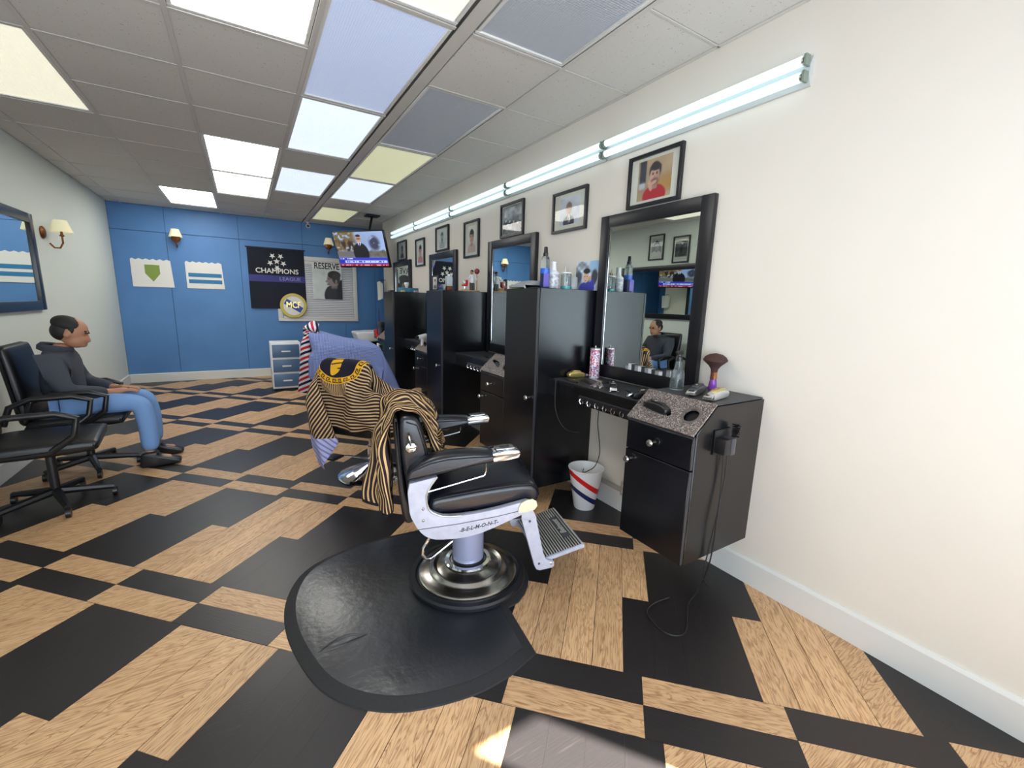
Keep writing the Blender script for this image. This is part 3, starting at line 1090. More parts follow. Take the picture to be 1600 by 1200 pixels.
framed('framed_photograph', 'black framed dark grey street photograph on the opposite wall, right one in the mirror', LXM, (LX + .001, 4.54, 2.275), .30, .40, .22, .27, dusk, pz=-.01, nx=26)

# ------------------------------------------------------------------ back wall: window with blinds, poster, banner, crest, sconces
YB = BY - .001
t = struct(thing('window_3', 'white framed window with closed white slat blinds on the blue back wall', 'window', (1.19, YB, 0)))
del t['category']
fr_ = MB()
x0, x1, z0, z1 = -.69, .655, .965, 2.10
for a, b in (((x0, z0), (x1, z0 + .05)), ((x0, z1 - .075), (x1, z1)), ((x0, z0 + .05), (x0 + .075, z1 - .075)), ((x1 - .075, z0 + .05), (x1, z1 - .075))):
    fr_.box((a[0], -.035, a[1]), (b[0], 0, b[1]), bev=.004)
fr_.build('window_frame', M['trim'], t)
MB().box((x0 + .075, -.006, z0 + .05), (x1 - .075, -.002, z1 - .075)).build('pane', M['pane'], t, smooth=False)
sl = M.setdefault('slat', mat('blind_slat', (226, 224, 226), .5))
MB().box((x0 + .08, -.034, z1 - .12), (x1 - .08, -.008, z1 - .08), bev=.003).build('head_rail', M['trim'], t)
zz = z1 - .13
sm = None
while zz > z0 + .075:
    if sm is None:
        o = MB().box((x0 + .08, -.015, -.0012), (x1 - .08, .015, .0012), mtx=rot('X', 56)).build('slat', sl, t, smooth=False)
        sm = o.data
    else:
        o = bpy.data.objects.new('slat', sm)
        COL.objects.link(o)
        o.parent = t
    o.location = (0, -.024, zz)
    zz -= .032
MB().box((x0 + .08, -.036, z0 + .052), (x1 - .08, -.012, z0 + .07), bev=.003).build('bottom_rail', M['trim'], t)

def reserve_paint(U, V):
    im = canvas(U, (214, 220, 218)) * (.95 + .08 * noise2(U, V, 6, 8, 2))[..., None]
    im = lay(im, rect(U, V, 0, 1, .86, 1, .01), (226, 226, 224))
    im = lay(im, rect(U, V, .04, .42, .62, .80, .2) * .5 * noise2(U, V, 10, 6, 9), (120, 124, 126))
    im = lay(im, ell(U, V, .78, .10, .40, .32, .04), (34, 34, 42))
    im = lay(im, ell(U, V, .62, .18, .20, .20, .05), (46, 47, 56))
    im = lay(im, rect(U, V, .62, .92, .30, .46, .04), (120, 108, 106))
    im = lay(im, ell(U, V, .70, .56, .215, .20, .05), (150, 136, 134))
    im = lay(im, ell(U, V, .48, .50, .045, .035, .2, .4), (150, 136, 134))
    im = lay(im, ell(U, V, .54, .42, .06, .03, .3), (132, 116, 114))
    im = lay(im, ell(U, V, .74, .685, .22, .115, .06), (40, 38, 40))
    im = lay(im, ell(U, V, .80, .60, .14, .16, .1), (58, 54, 56))
    im = lay(im, ell(U, V, .56, .57, .04, .012, .3), (40, 36, 36))
    im = lay(im, ell(U, V, .80, .50, .035, .06, .2), (150, 128, 124))
    im = lay(im, ell(U, V, .95, .30, .12, .26, .06, -.2), (30, 30, 38))
    return im
t = thing('poster', 'grey poster of a man in profile lettered RESERVE, hung on the window blinds', 'poster', (1.325, YB - .05, 1.685))
print_mesh('print', .50, .64, 60, 76, reserve_paint, t, BKM)
MB().box((-.25, -.32, -.004), (.25, .32, -.001), mtx=BKM).build('backing', M['paper'], t, smooth=False)
text_obj('lettering', 'RESERVE', .150, M['frame'], t, BKM @ Matrix.Translation((0, .262, .0015)), bold=.003, sx=.76)

t = thing('banner', 'black football tournament banner with star ball, hung left of the window', 'banner', (.53, YB - .03, 1.68))
MB().box((-.43, -.50, 0), (.43, .51, .008), bev=.002, seg=1, mtx=BKM).build('cloth', mat('black_banner_cloth', (16, 18, 28), .85, var=(3, (26, 30, 52), 1.5)), t)
MB().tube([(-.45, -.004, .51), (.45, -.004, .51)], .012, 10).build('pole', M['plastic'], t)
sb = MB()
def star(cx, cy, r, rot_):
    pts = []
    for i in range(10):
        a = rot_ + math.pi * i / 5
        q = r if i % 2 == 0 else r * .42
        pts.append((cx + q * math.sin(a), cy + q * math.cos(a)))
    return pts
sb.prism(star(0, .30, .055, 0), 'z', .008, .0095, mtx=BKM)
for i in range(5):
    a = 2 * math.pi * i / 5
    sb.prism(star(.105 * math.sin(a + .63), .30 + .105 * math.cos(a + .63), .05, a + .63), 'z', .008, .0095, mtx=BKM)
ar = ring_pts(0, .30, .158, 40)
sb.build('star_ball', M['paper'], t, smooth=False)
text_obj('lettering', 'CHAMPIONS', .115, M['paper'], t, BKM @ Matrix.Translation((0, .135, .009)), bold=.002)
MB().box((-.43, -.045, .008), (.43, .065, .0092), mtx=BKM).build('band', mat('violet_band', (58, 58, 128), .7), t, smooth=False)
text_obj('lettering', 'LEAGUE', .085, mat('lilac_ink', (150, 150, 206), .7), t, BKM @ Matrix.Translation((.19, .01, .0102)), sx=1.1)

t = thing('crest_sign', 'round gold rimmed football crest with blue sash, in front of the black banner', 'sign', (.745, YB - .06, 1.235))
MB().lathe([(0, 0), (.205, 0), (.215, .006), (.205, .014), (.165, .014), (.165, .008), (0, .008)], (0, 0, 0), 48, BKM).build('rim', mat('gold_print', (206, 186, 92), .45), t)
MB().lathe([(0, .0085), (.162, .0085), (.162, .0105), (0, .0105)], (0, 0, 0), 48, BKM).build('field', M['paper'], t)
MB().box((-.05, -.15, .0105), (.05, .15, .012), mtx=BKM @ rot('Z', 58)).build('sash', mat('royal_blue_print', (34, 62, 150), .4), t, smooth=False)
text_obj('monogram', 'MCF', .15, M['gold'], t, BKM @ Matrix.Translation((.0, .01, .0135)), bold=.003, sx=.8)

def sconce(pos, R, label, lit=False):
    t = thing('wall_sconce', label, 'wall lamp', pos, group='shaded wall sconces')
    MB().lathe([(0, 0), (.055, 0), (.06, .008), (.045, .02), (.02, .026), (0, .028)], (0, -.09, 0), 20, R).build('back_plate', M['brass'], t)
    P = lambda x, y, z: R @ Vector((x, y, z))
    MB().tube([P(0, -.09, .02), P(0, -.13, .05), P(0, -.13, .09), P(0, -.08, .115), P(0, -.02, .115)], .008, 8).build('arm', M['brass'], t)
    MB().lathe([(.012, -.02), (.022, -.012), (.012, 0), (.009, .035), (0, .035)], P(0, -.0, .115), 14).build('candle', M['brass'], t)
    MB().lathe([(.085, .0), (.086, .003), (.05, .115), (.048, .115), (.083, .0)], P(0, .02, .115), 24).build('lamp_shade', M['shade'], t)
    return t
sconce((1.365, YB, 2.30), BKM, 'brass wall sconce with cream shade beside the television')
sconce((-.82, YB, 2.22), BKM, 'brass wall sconce with cream shade at the left of the blue back wall')
sconce((LX + .001, 6.12, 1.93), LXM, 'brass wall sconce with cream shade on the white opposite wall')

for x_, lab, kind in ((-1.16, 'white scalloped pennant with green and gold crest on the blue wall', 0), (-.50, 'white scalloped pennant with blue lettering bands on the blue wall', 1)):
    t = thing('pennant', lab, 'pennant', (x_, YB - .004, 1.68))
    n = 12
    pts = [(-.25, -.2), (.25, -.2)] + [(.25 - .5 * (i + .5) / n, .2 + (.02 if i % 2 else 0)) for i in range(n)][:] + [(-.25, .2)]
    MB().prism(pts, 'z', 0, .006, mtx=BKM).build('cloth', M['paper'], t, smooth=False)
    if kind == 0:
        MB().prism([(-.09, .13), (.09, .13), (.09, 0), (0, -.12), (-.09, 0)], 'z', .006, .0075, mtx=BKM).build('crest', mat('green_gold_crest', (128, 150, 62), .5), t, smooth=False)
    else:
        for z_ in (-.12, -.02):
            MB().box((-.22, z_, .006), (.22, z_ + .06, .0075), mtx=BKM).build('band', mat('pennant_blue', (44, 120, 170), .6) if z_ < -.1 else bpy.data.materials['pennant_blue'], t, smooth=False)

t = thing('security_camera', 'small white security camera under the ceiling at the back wall', 'camera', (1.04, BY - .12, CZ - .002))
MB().lathe([(0, 0), (.035, 0), (.035, -.012), (0, -.012)]).build('mount', M['white_plastic'], t)
MB().tube([(0, 0, -.01), (0, -.01, -.05)], .012, 10).build('neck', M['white_plastic'], t)
MB().tube([(0, .03, -.06), (0, -.05, -.072)], [.032, .034], 16).build('body', M['white_plastic'], t)
MB().tube([(0, -.0505, -.072), (0, -.054, -.0726)], .026, 16).build('lens', M['plastic'], t)

# ------------------------------------------------------------------ television on a ceiling arm
def tv_paint(U, V):
    im = canvas(U, (150, 172, 214)) * (.92 + .12 * noise2(U, V, 5, 4, 1))[..., None]
    im = lay(im, np.clip((noise2(U, V, 26, 20, 2) - .2) * 4, 0, 1) * rect(U, V, -.1, .42, .45, 1.1, .1), (112, 94, 56))
    im = lay(im, np.clip((noise2(U, V, 34, 9, 6) - .35) * 4, 0, 1) * rect(U, V, -.1, .40, .42, .75, .1), (52, 34, 34))
    im = lay(im, np.clip((noise2(U, V, 24, 24, 4) - .12) * 3, 0, 1) * ell(U, V, .80, .66, .10, .20, .3), (58, 60, 84))
    im = lay(im, rect(U, V, -.1, 1.1, .26, .44, .04), (104, 100, 104))
    im = lay(im, np.clip((noise2(U, V, 24, 12, 7) - .4) * 3, 0, 1) * rect(U, V, .66, 1, .26, .5, .05), (90, 92, 70))
    im = lay(im, ell(U, V, .50, .38, .155, .30, .05), (18, 18, 28))
    im = lay(im, ell(U, V, .50, .665, .030, .07, .1), (206, 210, 228))
    im = lay(im, ell(U, V, .50, .63, .012, .06, .2), (40, 42, 90))
    im = lay(im, ell(U, V, .50, .80, .048, .10, .08), (188, 140, 118))
    im = lay(im, ell(U, V, .50, .885, .047, .036, .15), (38, 28, 26))
    im = lay(im, ell(U, V, .50, .80, .045, .012, .2), (50, 44, 46))
    im = lay(im, rect(U, V, -.1, 1.1, .05, .25, .01), (52, 60, 190))
    im = lay(im, rect(U, V, .12, .98, .085, .165, .006), (196, 206, 246))
    im = lay(im, rect(U, V, .13, .96, .105, .15, .006) * (noise2(U, V, 70, 3, 3) > .5), (56, 62, 160))
    im = lay(im, rect(U, V, .02, .30, .20, .225, .006) * (noise2(U, V, 60, 3, 5) > .45), (226, 228, 250))
    im = lay(im, rect(U, V, .02, .10, .09, .17, .01), (30, 40, 160))
    im = lay(im, rect(U, V, -.1, 1.1, -.1, .055, .008), (170, 24, 40))
    im = lay(im, rect(U, V, .02, .98, .012, .04, .006) * (noise2(U, V, 60, 3, 11) > .5), (236, 170, 176))
    return im
tn = Vector((-.7489, -.5830, -.3149))
tr = Vector((.6158, -.7879, -.0057))
tu = Vector((-.2448, -.1982, .9491))
TVM = Matrix((tr, tu, tn)).transposed().to_4x4()
t = thing('television', 'black flat television tilted from the ceiling corner, showing a newsreader outdoors', 'television', (1.563, 6.985, 2.12))
MB().box((-.465, -.27, -.045), (.465, .27, 0), bev=.006, mtx=TVM).build('case', M['plastic'], t)
print_mesh('screen', .905, .50, 128, 72, tv_paint, t, TVM @ Matrix.Translation((0, .008, .001)), kind='screen')
bk = TVM @ Vector((0, 0, -.06))
MB().box((-.12, -.12, -.06), (.12, .12, -.044), mtx=TVM).build('mount_plate', M['plastic'], t, smooth=False)
dv = Vector((1.563, 6.985, 2.12))
MB().tube([bk, bk + Vector((.06, .05, .05)), Vector((1.80, 7.20, CZ - .012)) - dv], .018, 10).build('mount_arm', M['plastic'], t)
MB().box(Vector((1.70, 7.10, CZ - .022)) - dv, Vector((1.90, 7.30, CZ - .006)) - dv).build('ceiling_plate', M['plastic'], t, smooth=False)

# opposite wall: long black framed mirror
t = thing('long_wall_mirror', 'long black framed mirror on the opposite wall, behind the seated man', 'mirror', (LX + .001, 0, 0))
f_ = MB()
for a, b in (((2.4, 1.21), (2.48, 2.05)), ((5.65, 1.21), (5.73, 2.05)), ((2.48, 1.21), (5.65, 1.29)), ((2.48, 1.97), (5.65, 2.05))):
    f_.box((0, a[0], a[1]), (.035, b[0], b[1]), bev=.004)
f_.build('frame', M['frame'], t)
MB().box((.012, 2.47, 1.28), (.018, 5.66, 1.98)).build('mirror_glass', M['mirror'], t, smooth=False)

# ------------------------------------------------------------------ floor mat under the nearest chair
def offset_poly(p, d):
    n = len(p)
    out = []
    ar = sum(p[i - 1][0] * p[i][1] - p[i][0] * p[i - 1][1] for i in range(n))
    sg = 1 if ar > 0 else -1
    for i in range(n):
        a, b, c = Vector(p[i - 1]), Vector(p[i]), Vector(p[(i + 1) % n])
        e1, e2 = (b - a).normalized(), (c - b).normalized()
        n1, n2 = Vector((-e1.y, e1.x)) * sg, Vector((-e2.y, e2.x)) * sg
        m_ = (n1 + n2)
        k = m_.length_squared
        out.append(tuple(b + m_ * (2 * d / max(k, .8))))
    return out
def smooth_closed(p, n):
    out = []
    L = len(p)
    for i in range(L):
        a, b, c, d = (Vector(p[(i + k) % L]) for k in (-1, 0, 1, 2))
        for j in range(n):
            t_ = j / n
            out.append(tuple(.5 * ((2 * b) + (c - a) * t_ + (2 * a - 5 * b + 4 * c - d) * t_ ** 2 + (3 * b - 3 * c + d - a) * t_ ** 3)))
    return out
arc = [(.76, 1.178), (.60, 1.173), (.383, 1.227), (.235, 1.326), (.132, 1.466), (.073, 1.662), (.048, 1.85), (.062, 2.03), (.123, 2.19), (.225, 2.29), (.40, 2.355), (.604, 2.375), (.80, 2.362)]
A_ = [arc[0]]
for i in range(len(arc) - 1):
    a, b, c, d = (Vector(arc[max(0, min(len(arc) - 1, i + k))]) for k in (-1, 0, 1, 2))
    for j in range(1, 5):
        t_ = j / 4
        A_.append(tuple(.5 * ((2 * b) + (c - a) * t_ + (2 * a - 5 * b + 4 * c - d) * t_ ** 2 + (3 * b - 3 * c + d - a) * t_ ** 3)))
BC = (.876, 1.795)     # chair base centre
bump = [(BC[0] + .312 * math.cos(math.radians(g)), BC[1] + .312 * math.sin(math.radians(g))) for g in range(66, -67, -12)]
mat_poly = A_ + [(.965, 2.335), (.968, 2.12)] + bump + [(.945, 1.50), (.906, 1.218)]
mt = bmesh.new()
lv = [(0, 0.0), (.003, .005), (.040, .019), (.048, .0215)]
loops = []
for d, z in lv:
    q = offset_poly(mat_poly, d) if d else mat_poly
    loops.append([mt.verts.new((x, y, z)) for x, y in q])
for A, B in zip(loops, loops[1:]):
    for i in range(len(A)):
        mt.faces.new((A[i - 1], A[i], B[i], B[i - 1])).material_index = 1
mt.faces.new(loops[-1]).material_index = 0
bmesh.ops.recalc_face_normals(mt, faces=mt.faces[:])
b_ = MB(); b_._merge(mt)
fm = tag(b_.build('floor_mat', M['rubber'], angle=30), 'black rubber anti-fatigue mat with a rounded side, under the nearest barber chair', 'floor mat')
fm.data.materials.append(M['rubber_edge'])
# worn crescent gouge with raised lips
gp = []
for i in range(15):
    s_ = i / 14
    x = .148 + .19 * s_
    gp.append((x, 1.628 + .022 * math.sin(s_ * 2.4) - .010 * s_))
MB().tube([(x, y + .022 * math.sin(math.pi * i / 14), .0205) for i, (x, y) in enumerate(gp)], [.002 + .004 * math.sin(math.pi * i / 14) for i in range(15)], 8).build('gouge_lip', M['ring'], fm)
MB().tube([(x, y - .022 * math.sin(math.pi * i / 14), .0205) for i, (x, y) in enumerate(gp)], [.002 + .0045 * math.sin(math.pi * i / 14) for i in range(15)], 8).build('gouge_lip', M['ring'], fm)
MB().prism([(x, y + .021 * math.sin(math.pi * i / 14)) for i, (x, y) in enumerate(gp)] + [(x, y - .021 * math.sin(math.pi * (14 - i) / 14)) for i, (x, y) in enumerate(gp[::-1])], 'z', .0195, .0206).build('gouge', M['blk_gap'], fm, smooth=False)

# ------------------------------------------------------------------ cushions
def pillow(poly, y0, y1, m, name, parent, crown=0.0, r=.03, piping=None, n=10, loc=None):
    """closed xz profile lofted along y, rounded at both ends; upper points crown up in the middle"""
    pts = smooth_closed(poly, 4)
    cx = sum(p[0] for p in pts) / len(pts); cz = sum(p[1] for p in pts) / len(pts)
    w = (y1 - y0) / 2; ym = (y0 + y1) / 2
    ys = [(-1, .0)]
    b = bmesh.new()
    rings = []
    st_ = []
    for i in range(5):
        a = math.pi / 2 * i / 4
        st_.append((-w + r * (1 - math.sin(a)), r * (1 - math.cos(a))))
    st_ = [(-w + r * (1 - math.cos(math.pi / 2 * i / 4)), r * (1 - math.sin(math.pi / 2 * i / 4))) for i in range(5)]
    inner = [(-w + r + (2 * w - 2 * r) * i / n, 0) for i in range(1, n)]
    st_ = st_ + inner + [(-y, ins) for y, ins in st_[::-1]]
    for y, ins in st_:
        v = y / w
        q = offset_poly(pts, ins * .8) if ins > 1e-6 else pts
        rings.append([b.verts.new((x, ym + y, z + (crown * (1 - v * v) if z > cz else 0) * min(1, max(0, (z - cz) * 40)))) for x, z in q])
    for A, B in zip(rings, rings[1:]):
        for i in range(len(A)):
            b.faces.new((A[i - 1], A[i], B[i], B[i - 1]))
    b.faces.new(rings[0]); b.faces.new(rings[-1])
    bmesh.ops.recalc_face_normals(b, faces=b.faces[:])
    q = MB(); q._merge(b)
    return q.build(name, m, parent, angle=60, loc=loc)

# ------------------------------------------------------------------ nearest barber chair
ch = thing('barber_chair', 'black leather barber chair with pale enamel sides and ribbed footrest, on a rubber mat', 'barber chair', (BC[0], BC[1], .02), math.radians(-15))
DZ = (0, 0, -.02)
MB().lathe([(0, .021), (.282, .021), (.292, .03), (.292, .045), (.284, .054), (.262, .054), (.255, .048), (.0, .048)], seg=56).build('base_ring', M['ring'], ch, loc=DZ)
MB().lathe([(.246, .048), (.246, .058), (.238, .066), (.20, .071), (.186, .078), (.180, .090), (.172, .094), (.162, .088), (.156, .084), (.120, .098), (.110, .110), (.0, .112)], seg=56).build('base_disc', M['steel'], ch, loc=DZ)
MB().lathe([(.118, .100), (.118, .112), (.112, .118), (.094, .119), (.088, .113), (.0, .113)], seg=44).build('collar', M['chrome'], ch, loc=DZ)
MB().lathe([(.078, .11), (.078, .44), (0, .44)], seg=36).build('column', M['column'], ch, loc=DZ)
MB().lathe([(.082, .112), (.0835, .115), (.082, .126), (.078, .128)], seg=36).build('column_seal', M['ring'], ch, loc=DZ)
outer = [(-.298, .672), (-.306, .632), (-.303, .59), (-.30, .549), (-.294, .525), (-.285, .505), (-.272, .478), (-.255, .453), (-.240, .437), (-.222, .425), (-.195, .415), (-.164, .411), (-.11, .408), (-.063, .409), (.0, .420), (.057, .438), (.157, .474), (.205, .492), (.238, .508)]
inner = [(.240, .532), (.20, .546), (.14, .535), (.083, .525), (.03, .518), (-.029, .513), (-.09, .5105), (-.137, .512), (-.167, .517), (-.19, .527), (-.210, .539), (-.223, .554), (-.231, .58), (-.233, .611), (-.228, .632), (-.216, .655), (-.189, .692)]
for s_ in (-1, 1):
    ya, yb_ = (-.306, -.276) if s_ < 0 else (.276, .306)
    sp = MB().prism(outer + inner, 'y', ya, yb_, bev=.004).build('side_panel', M['enamel'], ch, loc=DZ)
    yo = ya - .0005 if s_ < 0 else yb_ + .0005
    MB().tube([(-.278, yo, .470), (-.10, yo, .4755), (.06, yo, .4885), (.19, yo, .506)], .0016, 6).build('groove_line', M['grey_plastic'], sp)
    MB().tube([(x, yo, z) for x, z in inner[6:]], .004, 6).build('trim_bead', M['silver'], sp)
    if s_ < 0:
        text_obj('lettering', '-B-E-L-M-O-N-T-', .024, M['grey_plastic'], sp, Matrix.Translation((-.015, ya - .0004, .4535)) @ rot('Y', -7.0) @ BKM, bold=.0004, shear=.35, extrude=.0012)
    for z in (.559, .508):
        MB().ball((-.246, yo, z), (.006, .004, .006), seg=10).build('bolt', M['steel'], sp)
    MB().prism([(.158, .498), (.19, .494), (.232, .503), (.246, .52), (.240, .543), (.222, .554), (.195, .552), (.170, .54), (.160, .52)], 'y', yo - .006 if s_ < 0 else yo, yo if s_ < 0 else yo + .006, bev=.002).build('pivot_cap', M['ivory'], ch, loc=DZ)
MB().box((-.2, -.274, .445), (.19, .274, .50), bev=.01).build('seat_frame', M['leather2'], ch, loc=DZ)
pillow([(-.215, .500), (-.12, .500), (.05, .505), (.19, .508), (.235, .500), (.262, .515), (.272, .545), (.262, .578), (.228, .603), (.15, .608), (.0, .600), (-.12, .588), (-.20, .578), (-.225, .54)], -.272, .272, M['leather'], 'seat', ch, crown=.038, r=.03, loc=DZ)
MB().tube([(-.20, -.266, .574), (-.12, -.270, .588), (0, -.271, .599), (.15, -.271, .607), (.228, -.268, .602), (.262, -.262, .578), (.27, -.258, .545)], .0035, 6).build('piping', M['piping'], ch, loc=DZ)
pillow([(-.292, .56), (-.225, .555), (-.205, .60), (-.205, .68), (-.222, .80), (-.248, .90), (-.275, .932), (-.315, .935), (-.332, .90), (-.326, .76), (-.306, .62)], -.262, .262, M['leather'], 'backrest', ch, r=.022, loc=DZ)
pillow([(-.318, .485), (-.285, .478), (-.272, .52), (-.308, .60), (-.325, .75), (-.334, .90), (-.345, .925), (-.352, .90), (-.348, .75), (-.335, .58)], -.255, .255, M['leather2'], 'back_shell', ch, r=.012, loc=DZ)
for x_, z_ in ((-.246, .885), (-.224, .80)):
    pass
MB().tube([(-.305, -.263, .915), (-.262, -.265, .90), (-.232, -.265, .80), (-.213, -.265, .69), (-.213, -.265, .62)], .003, 6).build('piping', M['piping'], ch, loc=DZ)
kn = MB().lathe([(0, 0), (.022, 0), (.025, .008), (.021, .018), (.012, .022), (0, .022)], (-.289, -.262, .812), 20, rot('X', 90)).build('recline_knob', M['chrome'], ch, loc=DZ)
MB().tube([(-.289, -.279, .818), (-.293, -.284, .84), (-.299, -.286, .868)], [.005, .006, .0065], 8).build('lever', M['chrome'], kn)
for s_ in (-1, 1):
    ya, yb_ = (-.324, -.234) if s_ < 0 else (.234, .324)
    ar = pillow([(-.302, .690), (-.24, .697), (-.14, .712), (-.05, .728), (.046, .742), (.048, .758), (.042, .773), (-.02, .781), (-.088, .783), (-.16, .779), (-.225, .766), (-.285, .738), (-.304, .712)], ya, yb_, M['leather'], 'armrest', ch, crown=.010, r=.014, loc=DZ)
    yo = ya if s_ < 0 else ya
    MB().tube([(-.292, ya - .001, .728), (-.22, ya - .001, .757), (-.15, ya - .001, .769), (-.05, ya - .001, .770), (.046, ya - .001, .768)], .0028, 6).build('piping', M['piping'], ar)
    cp = MB()
    cp.prism([(.040, .741), (.150, .752), (.156, .772), (.150, .786), (.100, .788), (.036, .779)], 'y', ya - .002, yb_ + .002, bev=.005)
    cp.build('arm_cap', M['chrome'], ar)
    y0_, y1_ = (ya + .018, yb_ - .018)
    MB().prism([(.056, .786), (.135, .790), (.135, .794), (.056, .790)], 'y', y0_, y1_, bev=.0015).build('ashtray_plate', M['steel'], ar)
    MB().prism([(.074, .791), (.115, .7935), (.115, .7955), (.074, .793)], 'y', y0_ + .018, y1_ - .018).build('ashtray_slot', M['plastic'], ar, smooth=False)
    yr = -.31 if s_ < 0 else .31
    MB().tube([(-.225, yr, .633), (-.12, yr, .655), (.0, yr, .681), (.008, yr, .686), (.012, yr, .70), (.012, yr, .74)], .0042, 8).build('towel_bar', M['chrome'], ch, loc=DZ)
MB().tube([(-.215, -.29, .425), (-.245, -.295, .38), (-.250, -.295, .35), (-.238, -.292, .328), (-.215, -.285, .322), (-.12, -.24, .36), (-.05, -.09, .39)], .0065, 8).build('recline_loop', M['chrome'], ch, loc=DZ)
br = [(.200, .432), (.215, .445), (.262, .438), (.275, .42), (.318, .235), (.332, .196), (.350, .182), (.378, .172), (.380, .150), (.368, .142), (.305, .137), (.288, .145), (.278, .165)]
for s_ in (-1, 1):
    ya, yb_ = (-.222, -.200) if s_ < 0 else (.200, .222)
    bo = MB().prism(br, 'y', ya, yb_, bev=.004).build('footrest_bracket', M['enamel'], ch, loc=DZ)
    for x_, z_ in ((.245, .40), (.30, .175)):
        MB().ball((x_, ya - .001 if s_ < 0 else yb_ + .001, z_), (.006, .004, .006), seg=10).build('bolt', M['grey_plastic'], bo)
    MB().prism([(.158, .474), (.232, .498), (.262, .44), (.208, .43)], 'y', (-.27 if s_ < 0 else .20), (-.20 if s_ < 0 else .27), bev=.006).build('footrest_hinge', M['enamel'], ch, loc=DZ)
FP = Matrix.Translation((.315, 0, .178)) @ rot('Y', -13)
fp = MB().box((0, -.2, -.022), (.235, .2, -.002), bev=.006, mtx=FP).build('foot_plate', M['enamel'], ch, loc=DZ)
MB().box((.006, -.188, -.003), (.225, .188, .0005), mtx=FP).build('rubber_bed', M['plastic'], fp, smooth=False)
rb = MB()
for i in range(17):
    x = .010 + i * .0132
    if i in (12, 13, 14):
        rb.box((x, -.19, 0), (x + .0055, -.105, .006), bev=.0015, seg=1, mtx=FP)
        rb.box((x, .105, 0), (x + .0055, .19, .006), bev=.0015, seg=1, mtx=FP)
    else:
        rb.box((x, -.19, 0), (x + .0058, .19, .006), bev=.0015, seg=1, mtx=FP)
rbo = rb.build('ribs', M['silver'], fp)
npm = MB().box((.166, -.10, 0), (.206, .10, .005), bev=.006, mtx=FP).build('name_plate', M['grey_plastic'], fp)
text_obj('lettering', 'Belmont', .042, M['silver'], fp, FP @ Matrix.Translation((.184, 0, .0055)) @ rot('Z', 90), bold=.0008, shear=.3)
MB().ball((.362, -.212, .165), .012, seg=12).build('hinge_ball', M['chrome'], ch, loc=DZ)

# ------------------------------------------------------------------ other chairs
def salon_chair(name, label, loc, rz, back_top=.95, back_m='leather2', seat_h=.50, base_r=.27, back_w=.245):
    t = thing(name, label, 'barber chair', loc, math.radians(rz))
    MB().lathe([(0, .002), (base_r, .002), (base_r + .004, .01), (base_r - .01, .022), (.14, .062), (.075, .085), (.045, .10), (0, .10)], seg=48).build('base_disc', M['chrome'], t)
    MB().lathe([(.045, .09), (.045, .24), (.033, .245), (.033, seat_h - .10), (0, seat_h - .10)], seg=28).build('column', M['chrome'], t)
    MB().tube([(-.04, .02, .14), (-.18, .10, .20), (-.27, .15, .215)], .007, 8).build('pump_lever', M['steel'], t)
    MB().box((-.33, .10, .205), (-.22, .20, .222), bev=.006).build('pump_pedal', M['plastic'], t)
    z = seat_h
    MB().box((-.18, -.20, z - .105), (.18, .20, z - .085), bev=.004).build('seat_plate', M['steel'], t)
    pillow([(-.23, z - .085), (0, z - .09), (.22, z - .085), (.262, z - .06), (.262, z - .02), (.22, z + .005), (0, z + .01), (-.22, z), (-.25, z - .04)], -.25, .25, M['leather2'], 'seat', t, crown=.02, r=.03)
    pillow([(-.27, z - .08), (-.20, z - .02), (-.205, z + .15), (-.235, back_top - .05), (-.27, back_top), (-.31, back_top - .03), (-.30, z + .15), (-.295, z - .04)], -back_w, back_w, M[back_m], 'backrest', t, r=.05)
    for s_ in (-1, 1):
        ya, yb_ = (-.325, -.26) if s_ < 0 else (.26, .325)
        ar = pillow([(-.24, z + .15), (.0, z + .145), (.28, z + .14), (.30, z + .165), (.27, z + .185), (0, z + .195), (-.22, z + .195), (-.25, z + .17)], ya, yb_, M['leather2'], 'armrest', t, r=.012)
        MB().prism([(-.20, z - .08), (.20, z - .08), (.24, z + .15), (.20, z + .15), (.165, z - .03), (-.15, z - .03), (-.18, z + .15), (-.22, z + .15)], 'y', ya + .015, yb_ - .02, bev=.003).build('arm_support', M['plastic'], ar)
    return t
c2 = salon_chair('barber_chair', 'second barber chair, hidden under a black and gold striped cape, on a chrome disc base', (.80, 3.38, 0), 40, back_w=.215, seat_h=.48)
c3 = salon_chair('barber_chair', 'third barber chair with brown headrest, draped in a blue checked cape', (.90, 5.05, 0), -5, back_top=.99, back_m='brown', seat_h=.67)
pillow([(-.30, .97), (-.25, .96), (-.235, 1.03), (-.25, 1.10), (-.29, 1.125), (-.325, 1.10), (-.33, 1.02)], -.06, .20, M['brown'], 'headrest', c3, r=.03)

